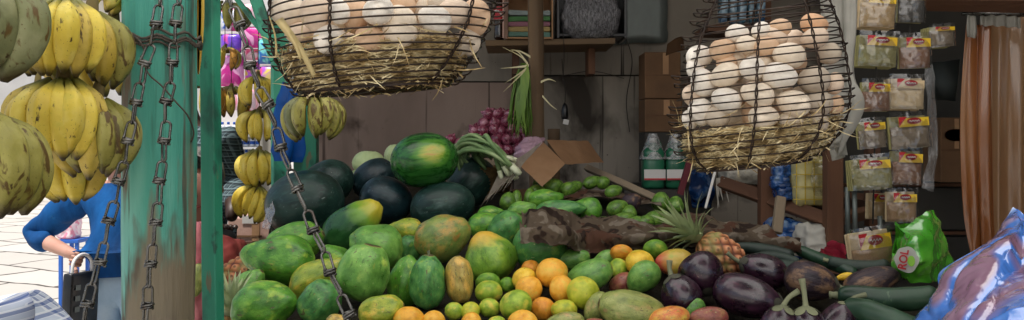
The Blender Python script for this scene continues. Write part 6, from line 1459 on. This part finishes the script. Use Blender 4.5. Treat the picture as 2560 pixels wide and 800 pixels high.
M('bottle_white', hx('#dfe4ea'), rough=.3); M('bottle_blue', hx('#2a5ab0'), rough=.3)
pb_ = None
for r, v in enumerate((332, 366, 400, 434)):
    for k in range(9):
        u = 556+15*k; d = 4.52; h = S(27, d)
        root = empty('small_bottle', (P(u, 0, d).x, d, P(0, v, 4.56).z), 'small white bottle with blue cap, standing in the rows of the street display', 'bottle', 'small blue capped bottles in rows')
        if pb_ is None:
            bm = bmesh.new(); lathe(bm, [(h*.78, .004), (h*.72, .009), (h*.62, .0145), (h*.06, .0145), (0, .012)], 14); b1_ = link('body', bm, MATS['bottle_white'], root)
            bm = bmesh.new(); lathe(bm, [(h, .006), (h*.98, .0075), (h*.76, .0075)], 12); b2_ = link('cap', bm, MATS['bottle_blue'], root)
            bm = bmesh.new(); lathe(bm, [(h*.5, .0149), (h*.2, .0149)], 14); b3_ = link('label', bm, MATS['bottle_blue'], root); pb_ = (b1_, b2_, b3_)
        else:
            for q in pb_: c_ = q.copy(); COL.objects.link(c_); c_.parent = root
cloth('white_panel_cloth', [[P(652, 252, 4.0), P(690, 248, 4.0)], [P(648, 400, 3.98), P(690, 400, 4.0)], [P(640, 560, 4.0), P(690, 560, 4.0)]], 16, 20, lambda p, s, t: .01*math.sin(s*9), 'white_cloth', 'white sheet hanging behind the string of bananas', 'sheet')
r_, w_, h_ = carton('labelled_carton', 570, 545, 690, 665, 3.35, .3, 'cardboard_pale', 'pinkish carton with printed lines and a white label under the bananas')
bm = bmesh.new(); box(bm, (S(-4, 3.35), -.003, h_*.97), (S(40, 3.35), .002, S(20, 3.35))); link('label', bm, MATS['label_white'], r_, False)
bm = bmesh.new()
for k in range(4): box(bm, (S(-10+6*(k % 2), 3.35), -.003, h_*(.62-.16*k)), (S(70-14*(k % 2), 3.35), .002, S(5, 3.35)))
link('print_line', bm, MATS['cardboard_dim'], r_, False)
bm = bmesh.new(); zc_ = P(0, 665, 3.35).z; box(bm, (P(620, 0, 3.5).x, 3.5, zc_/2), (.5, .4, zc_-.004)); 
o = link('crate_stack', bm, MATS['wood_grey'], None, False); tag(o, 'wooden crate stack holding up the pinkish carton', 'crate')
# net sacks and pink sack by the upright
bundle('red_net_sack', 540, 598, 604, 706, 2.5, .07, 'net_red', 'dull red net sack behind the green upright and the left papayas', 'sack', .02, 14, 21)
bundle('pink_sack', 470, 560, 520, 840, 2.2, .06, 'sack_pink', 'pink plastic sack in the gap right of the turquoise post', 'sack', .02, 12, 25)
fruit('mango', 'mango', 'mango_olive', 492, 700, 84, 44, 5, 'pale yellow green mango in the pink sack beside the post', 'mango', 2.1, bed=False)
bm = bmesh.new()
cloth('blue_hanging_bag', [[P(712, 205, 2.42), P(724, 215, 2.40), P(738, 212, 2.42)], [P(694, 290, 2.42), P(720, 290, 2.37), P(748, 285, 2.42)], [P(690, 360, 2.42), P(722, 360, 2.36), P(752, 360, 2.42)], [P(694, 402, 2.42), P(722, 408, 2.38), P(748, 404, 2.42)]], 30, 30, lambda p, s, t: .012*math.sin(s*13+t*2)+.006*ridged(p, 22), 'blue_cloth', 'bright blue plastic bag hanging on the stall post behind the chain', 'bag')
cloth('pale_film_bag', [[P(690, 470, 2.34), P(705, 450, 2.32)], [P(672, 520, 2.26), P(690, 510, 2.22)], [P(664, 575, 2.2), P(684, 575, 2.16)]], 16, 20, lambda p, s, t: .012*ridged(p, 22), 'clear_film_dull', 'bluish clear film bag crumpled at the left side of the largest watermelon', 'bag')

# ------------------------------------------------------------------ people
M('skin_brown', [(.3, hx('#6a4434')), (.7, hx('#86594a'))], 8, 3, rough=.5, sss=.08)
M('skin_tan', [(.3, hx('#a87a66')), (.7, hx('#c09482'))], 8, 3, rough=.5, sss=.1)
M('skin_dark', [(.3, hx('#2f211c')), (.7, hx('#46332b'))], 8, 3, rough=.45, sss=.05)
M('hair_dark', [(.3, hx('#0f0d0c')), (.7, hx('#241f1c'))], 40, 3, rough=.7, bump=.8, bscale=60); M('hair_grey', [(.3, hx('#6f6a66')), (.7, hx('#a8a29c'))], 40, 3, rough=.7, bump=.8, bscale=60)
M('shirt_blue', [(.3, hx('#0a2f58')), (.5, hx('#0f4479')), (.7, hx('#1a5a98'))], 6, 5, (1.4, 1.4, .5), rough=.85, bump=.9, bscale=9, bstretch=(1.3, 1.3, .45), spec=.2)
M('jeans_pale', [(.3, hx('#8aa6c0')), (.6, hx('#aac2d6')), (.8, hx('#c0d2e0'))], 8, 5, rough=.9, bump=.2, bscale=30)
M('jacket_black', (.02, .02, .022), rough=.7); M('trousers_dark', (.03, .03, .035), rough=.85)
M('bag_black', [(.3, hx('#141517')), (.7, hx('#25272a'))], 10, 3, rough=.35, bump=.2)
plaid('plaid_dark', hx('#39474d'), hx('#1a2024'), hx('#6f8288'), 44.0); plaid('plaid_blue', hx('#c9d2e2'), hx('#2a4f96'), hx('#eef1f6'), 42.0, tilt=.35)
def hand_chains(verts, edges, wrist, fdir, side, nrm, size, curl, tagn):
    """palm plus five fingers grown from the wrist joint; curl 0 = open, 1 = fist"""
    W = verts[wrist][0]; fdir = fdir.normalized(); side = (side-fdir*side.dot(fdir)).normalized(); nrm = fdir.cross(side)*(1 if nrm > 0 else -1)
    pm = W+fdir*size*.26; verts[tagn+'palm'] = (pm, (size*.19, size*.12)); edges.append((wrist, tagn+'palm'))
    roots = []
    for i, (off, ln) in enumerate(((-.17, .40), (-.055, .45), (.06, .42), (.165, .33))):
        p = pm+side*size*off*.8+fdir*size*.04; ang = 0; prev = None
        for j in range(4):
            n = '%sf%d_%d' % (tagn, i, j); verts[n] = (p.copy(), size*(.060-.008*j)); 
            if prev: edges.append((prev, n))
            else: roots.append(n)
            prev = n; ang += curl*R(62 if j else 48); p = p+(fdir*math.cos(ang)+nrm*math.sin(ang))*size*ln*(.40-.04*j)
    p = pm-side*size*.15-fdir*size*.10; prev = None
    for j in range(3):
        n = '%st_%d' % (tagn, j); verts[n] = (p.copy(), size*(.070-.010*j)); 
        if prev: edges.append((prev, n))
        else: roots.append(n)
        prev = n; p = p+(fdir*(.7+.2*j)-side*(.65-.5*j)+nrm*.5*curl).normalized()*size*.20
    return roots
def person(label, J, k, skinm, shirt, trousers, hair, face, hands=(), sleeve=.62, extra=None, hairlen=1.0, shirt_r=1.0, hemd=.07, fold=1.0):
    """J: joint positions; k: body scale; face: direction the head looks"""
    root = empty('person', Vector((J['pelvis'].x, J['pelvis'].y, 0)), label, 'person')
    V, E = {}, []
    def add(n, p, r, to=None):
        V[n] = (Vector(p), r)
        if to: E.append((to, n))
    pel, ch, nk, hd = J['pelvis'], J['chest'], J['neck'], J['head']; f = face.normalized()
    add('pelvis', pel, (.125*k, .10*k)); add('waist', (pel+ch)/2, (.125*k, .092*k), 'pelvis'); add('chest', ch, (.14*k, .10*k), 'waist'); add('upper', ch*.35+nk*.65, (.10*k, .07*k), 'chest')
    add('neck', nk, .052*k, 'upper'); add('jaw', hd-Vector((0, 0, .055*k))+f*.012*k, (.062*k, .066*k), 'neck'); add('skull', hd+Vector((0, 0, .015*k))-f*.006*k, (.078*k, .088*k), 'jaw'); add('crown', hd+Vector((0, 0, .07*k))-f*.012*k, (.058*k, .066*k), 'skull')
    for s in 'lr':
        sh_, el, wr = J['shoulder_'+s], J['elbow_'+s], J['wrist_'+s]
        add('sh'+s, sh_, .058*k, 'upper'); add('um'+s, (sh_+el)/2, .047*k, 'sh'+s); add('el'+s, el, .040*k, 'um'+s); add('fm'+s, el*.6+wr*.4, .038*k, 'el'+s); add('wr'+s, wr, .026*k, 'fm'+s)
        hp, kn, an = J['hip_'+s], J['knee_'+s], J['ankle_'+s]
        add('hp'+s, hp, .085*k, 'pelvis'); add('tm'+s, (hp+kn)/2, .074*k, 'hp'+s); add('kn'+s, kn, .056*k, 'tm'+s); add('cm'+s, kn*.6+an*.4, .052*k, 'kn'+s); add('an'+s, an, .036*k, 'cm'+s)
        tf = Vector((f.x, f.y, 0)).normalized() if abs(f.x)+abs(f.y) > .1 else Vector((0, -1, 0))
        add('ft'+s, an+tf*.12*k-Vector((0, 0, .03*k)), .036*k, 'an'+s); add('to'+s, an+tf*.19*k-Vector((0, 0, .04*k)), .028*k, 'ft'+s)
    roots = ['pelvis']
    for (s, fd, sd, nr, curl) in hands: roots += hand_chains(V, E, 'wr'+s, fd, sd, nr, .185*k, curl, 'h'+s)
    # nose, ears as little chains rooted in the head
    sd = f.cross(Vector((0, 0, 1))).normalized()
    for n, a, b_, r1, r2 in (('nose', hd+f*.078*k+Vector((0, 0, .012*k)), hd+f*.103*k-Vector((0, 0, .018*k)), .010*k, .014*k), ('earl', hd+sd*.074*k+Vector((0, 0, .012*k)), hd+sd*.082*k-Vector((0, 0, .022*k))-f*.01*k, .014*k, .011*k), ('earr', hd-sd*.074*k+Vector((0, 0, .012*k)), hd-sd*.082*k-Vector((0, 0, .022*k))-f*.01*k, .014*k, .011*k)):
        V[n+'0'] = (a, r1); V[n+'1'] = (b_, r2); E.append((n+'0', n+'1')); roots.append(n+'0')
    body = skin('body', V, E, MATS[skinm], root, 2, roots); body.location = -root.location
    # clothing follows the same joints, a little larger
    def grow(names, scale, extra_v=None):
        v = {n: (V[n][0], tuple(x*scale+.006*k for x in (V[n][1] if isinstance(V[n][1], tuple) else (V[n][1],)*2))) for n in names}
        if extra_v: v.update(extra_v)
        return v, [(a, b_) for a, b_ in E if a in v and b_ in v]
    names = ['waist', 'chest', 'upper', 'pelvis']+[a+s for s in 'lr' for a in ('sh', 'um', 'el')]
    v, e = grow(names, 1.16*shirt_r)
    nb = nk*.55+(ch*.35+nk*.65)*.45; v['collar'] = (nb, .062*k); e.append(('upper', 'collar'))
    for s in 'lr':
        el, wr = J['elbow_'+s], J['wrist_'+s]; v['cuff'+s] = (el*(1-sleeve)+wr*sleeve, .046*k if sleeve < .8 else .038*k); e.append(('el'+s, 'cuff'+s))
    hem = pel+(pel-ch).normalized()*hemd*k; v['hem'] = (hem, (.145*k, .118*k)); e.append(('pelvis', 'hem'))
    s_ = skin('shirt', v, e, MATS[shirt], root, 3, ['pelvis'])
    for q_ in s_.data.vertices: q_.co += q_.normal*fold*(.010*k*noise.noise(Vector((q_.co.x*9, q_.co.y*9, q_.co.z*7)))+.008*k*ridged(Vector((q_.co.x+q_.co.z*.6, q_.co.y, q_.co.z-q_.co.x*.5)), 9, 3)); s_.location = -root.location
    v, e = grow(['pelvis', 'waist']+[a+s for s in 'lr' for a in ('hp', 'tm', 'kn', 'cm')], 1.12)
    for s in 'lr': an = J['ankle_'+s]; v['lg'+s] = (an+Vector((0, 0, .02)), .058*k); e.append(('cm'+s, 'lg'+s))
    t_ = skin('trousers', v, e, MATS[trousers], root, 2, ['pelvis']); t_.location = -root.location
    for s in 'lr':
        an = J['ankle_'+s]; tf = Vector((f.x, f.y, 0)).normalized()
        v = {'a': (an-Vector((0, 0, .005)), .046*k), 'b': (an+tf*.11*k-Vector((0, 0, .035*k)), (.046*k, .042*k)), 'c': (an+tf*.2*k-Vector((0, 0, .045*k)), (.04*k, .032*k))}
        sh2 = skin('shoe', v, [('a', 'b'), ('b', 'c')], MATS['bag_black'], root, 2, ['a']); sh2.location = -root.location
    # hair: noisy cap over the skull
    bm = bmesh.new(); bmesh.ops.create_icosphere(bm, subdivisions=4, radius=1)
    for v_ in list(bm.verts):
        if v_.co.z < -.25-.35*hairlen+.9*max(0, v_.co.dot(f)+.15)*1.6: bm.verts.remove(v_)
    for v_ in bm.verts: v_.co *= 1+.05*noise.noise(v_.co*7)+.03*noise.noise(v_.co*17)
    h_ = link('hair', bm, MATS[hair], root, True, hd+Vector((0, 0, .04*k))-f*.012*k-root.location); h_.scale = (.092*k, .098*k, .098*k)
    for s in (-1, 1):
        bm = bmesh.new(); bmesh.ops.create_uvsphere(bm, u_segments=12, v_segments=8, radius=.0085*k); e_ = link('eye', bm, MATS['label_white'], root, True, hd+f*.0725*k+sd*.030*k*s+Vector((0, 0, .014*k))-root.location)
        bm = bmesh.new(); bmesh.ops.create_uvsphere(bm, u_segments=10, v_segments=6, radius=.0048*k); p_ = link('pupil', bm, MATS['black_plastic'], e_, True, f*.0052*k)
    bm = bmesh.new(); tube(bm, [hd+f*(.080-.008*abs(q))*k+sd*q*.024*k-Vector((0, 0, .05*k)) -root.location for q in (-1, -.5, 0, .5, 1)], [.003*k, .006*k, .007*k, .006*k, .003*k], 6); M_ = MATS.get('lips') or M('lips', hx('#7a4038'), rough=.5); link('mouth', bm, M_, root)
    return root
# the man in blue, hand on hip
d = 3.8; dn_ = Vector((0, 0, 0))
J = dict(pelvis=P(312, 700, d), chest=P(308, 545, d), neck=P(300, 442, d-.02), head=P(296, 352, d-.06), shoulder_l=P(226, 478, d), elbow_l=P(82, 588, d+.05), wrist_l=P(178, 634, d-.12),
         shoulder_r=P(388, 478, d), elbow_r=P(432, 600, d+.05), wrist_r=P(420, 720, d-.05), hip_l=P(272, 735, d), hip_r=P(352, 735, d))
for s, dx in (('l', -.09), ('r', .09)):
    J['knee_'+s] = Vector((J['pelvis'].x+dx, d-.03, .46)); J['ankle_'+s] = Vector((J['pelvis'].x+dx*1.1, d+.02, .085))
pm_ = person('man in a blue shirt and pale jeans, hand on hip, holding a black bag', J, 1.0, 'skin_tan', 'shirt_blue', 'jeans_pale', 'hair_dark', Vector((.25, -1, -.1)),
       hands=(('l', P(215, 650, d-.14)-P(178, 634, d-.12), Vector((0, .1, 1)), 1, .95), ('r', Vector((0, 0, -1)), Vector((0, -1, 0)), 1, .3)), sleeve=.48, shirt_r=1.18, hemd=-.03)
bgr = empty('shoulder_bag', P(206, 668, 3.58), 'flat black bag hanging from the fist of the man in blue', 'bag', rot=(0, R(5), R(84)))
bm = bmesh.new(); box(bm, (0, 0, -.17), (.20, .042, .30), bev=.014); bmesh.ops.subdivide_edges(bm, edges=bm.edges[:], cuts=2, use_grid_fill=True)
for v_ in bm.verts: v_.co += Vector((1, 1, 1))*.006*noise.noise(v_.co*14)
link('bag_body', bm, MATS['bag_black'], bgr)
bm = bmesh.new(); tube(bm, spline([(-.07, 0, -.03), (-.06, 0, .03), (0, 0, .055), (.06, 0, .03), (.07, 0, -.03)], 16), .007, 8); link('handle', bm, MATS['label_white'], bgr)
bm = bmesh.new()
for k in range(3): box(bm, (-.06+.0*k, -.0255, -.08-.045*k), (.03, .003, .022), bev=.001)
link('buckle', bm, MATS['silver_patch'], bgr, False)
# stooping shopper in checked shirt, cut by the lower left corner
d = 1.62
J = dict(pelvis=P(-190, 1120, d+.10), chest=P(-70, 900, d), neck=P(-150, 790, d-.06), head=P(-235, 720, d-.16), shoulder_l=P(-210, 830, d-.12), elbow_l=P(-250, 1010, d-.2), wrist_l=P(-150, 1120, d-.3),
         shoulder_r=P(66, 804, d+.04), elbow_r=P(190, 960, d-.04), wrist_r=P(150, 1120, d-.2), hip_l=P(-270, 1150, d+.1), hip_r=P(-110, 1150, d+.1))
for s, dx in (('l', -.09), ('r', .08)):
    J['knee_'+s] = Vector((J['pelvis'].x+dx, d-.02, .44)); J['ankle_'+s] = Vector((J['pelvis'].x+dx, d+.1, .085))
person('person in a blue and white checked shirt bending at the lower left corner', J, .98, 'skin_brown', 'plaid_blue', 'trousers_dark', 'hair_dark', Vector((-.8, -.5, -.4)), hands=(('l', Vector((.2, -.3, -1)), Vector((0, -1, 0)), 1, .4), ('r', Vector((-.2, -.3, -1)), Vector((0, -1, 0)), 1, .4)), sleeve=.8, shirt_r=1.25, fold=0)
# man in dark check, arm hanging right of the green upright
d = 3.05
J = dict(pelvis=P(470, 690, d), chest=P(484, 450, d), neck=P(474, 300, d), head=P(440, 208, d), shoulder_l=P(400, 352, d), elbow_l=P(372, 520, d), wrist_l=P(400, 640, d-.1),
         shoulder_r=P(562, 345, d), elbow_r=P(580, 455, d+.05), wrist_r=P(582, 522, d-.16), hip_l=P(420, 720, d), hip_r=P(520, 720, d))
for s, dx in (('l', -.09), ('r', .09)):
    J['knee_'+s] = Vector((J['pelvis'].x+dx, d, .47)); J['ankle_'+s] = Vector((J['pelvis'].x+dx, d+.03, .085))
person('man in a dark checked shirt standing behind the green upright, his arm hanging', J, 1.0, 'skin_dark', 'plaid_dark', 'trousers_dark', 'hair_dark', Vector((-.5, -1, -.2)), hands=(('r', Vector((-.1, -.25, -1)), Vector((.9, -.2, 0)), 1, .75), ('l', Vector((0, -.2, -1)), Vector((0, -1, 0)), 1, .4)), sleeve=.86, shirt_r=1.12)
# older customer glimpsed in the gap
d = 2.75
J = dict(pelvis=P(470, 830, d), chest=P(474, 660, d), neck=P(484, 556, d), head=P(488, 470, d-.04), shoulder_l=P(396, 602, d), elbow_l=P(380, 740, d), wrist_l=P(400, 850, d-.1),
         shoulder_r=P(556, 604, d+.05), elbow_r=P(548, 760, d+.08), wrist_r=P(520, 860, d-.1), hip_l=P(420, 860, d), hip_r=P(520, 860, d))
for s, dx in (('l', -.09), ('r', .09)):
    J['knee_'+s] = Vector((J['pelvis'].x+dx, d-.02, .44)); J['ankle_'+s] = Vector((J['pelvis'].x+dx, d+.03, .085))
person('grey haired person in a black jacket seen in the gap beside the turquoise post', J, .97, 'skin_brown', 'jacket_black', 'trousers_dark', 'hair_grey', Vector((.35, -1, -.1)), hands=(('r', Vector((0, -.2, -1)), Vector((0, -1, 0)), 1, .4), ('l', Vector((0, -.2, -1)), Vector((0, -1, 0)), 1, .4)), sleeve=.9)
# checked cloth by the hand, in shade
cloth('checked_cloth', [[P(558, 574, 2.86), P(578, 570, 2.84), P(596, 578, 2.86)], [P(556, 600, 2.86), P(578, 600, 2.83), P(592, 600, 2.86)], [P(560, 622, 2.86), P(578, 624, 2.84), P(590, 618, 2.86)]], 20, 16, lambda p, s, t: .008*math.sin(s*11), 'plaid_dark', 'blue grey checked cloth held low by the man in dark check', 'cloth')
# blue stool with a bag of fruit, out in the lane
st = empty('blue_stool', (P(186, 0, 6.5).x, 6.5, 0), 'small blue metal stool out in the lane, seen under the bent blue arm', 'stool')
hz_ = P(0, 600, 6.5).z; M('blue_paint', hx('#2a62b8'), rough=.4)
bm = bmesh.new(); box(bm, (0, 0, hz_), (.16, .2, .03), bev=.006); link('seat', bm, MATS['blue_paint'], st, False)
for x in (-.062, .062):
    for y in (-.08, .08):
        bm = bmesh.new(); box(bm, (x, y, hz_/2-.008), (.025, .025, hz_-.016), bev=.003); link('leg', bm, MATS['blue_paint'], st, False)
bundle('fruit_bag', 146, 548, 196, 596, 6.5, .09, 'pack_pink', 'pinkish net bag of fruit on the blue stool', 'bag', .02, 10, 31)
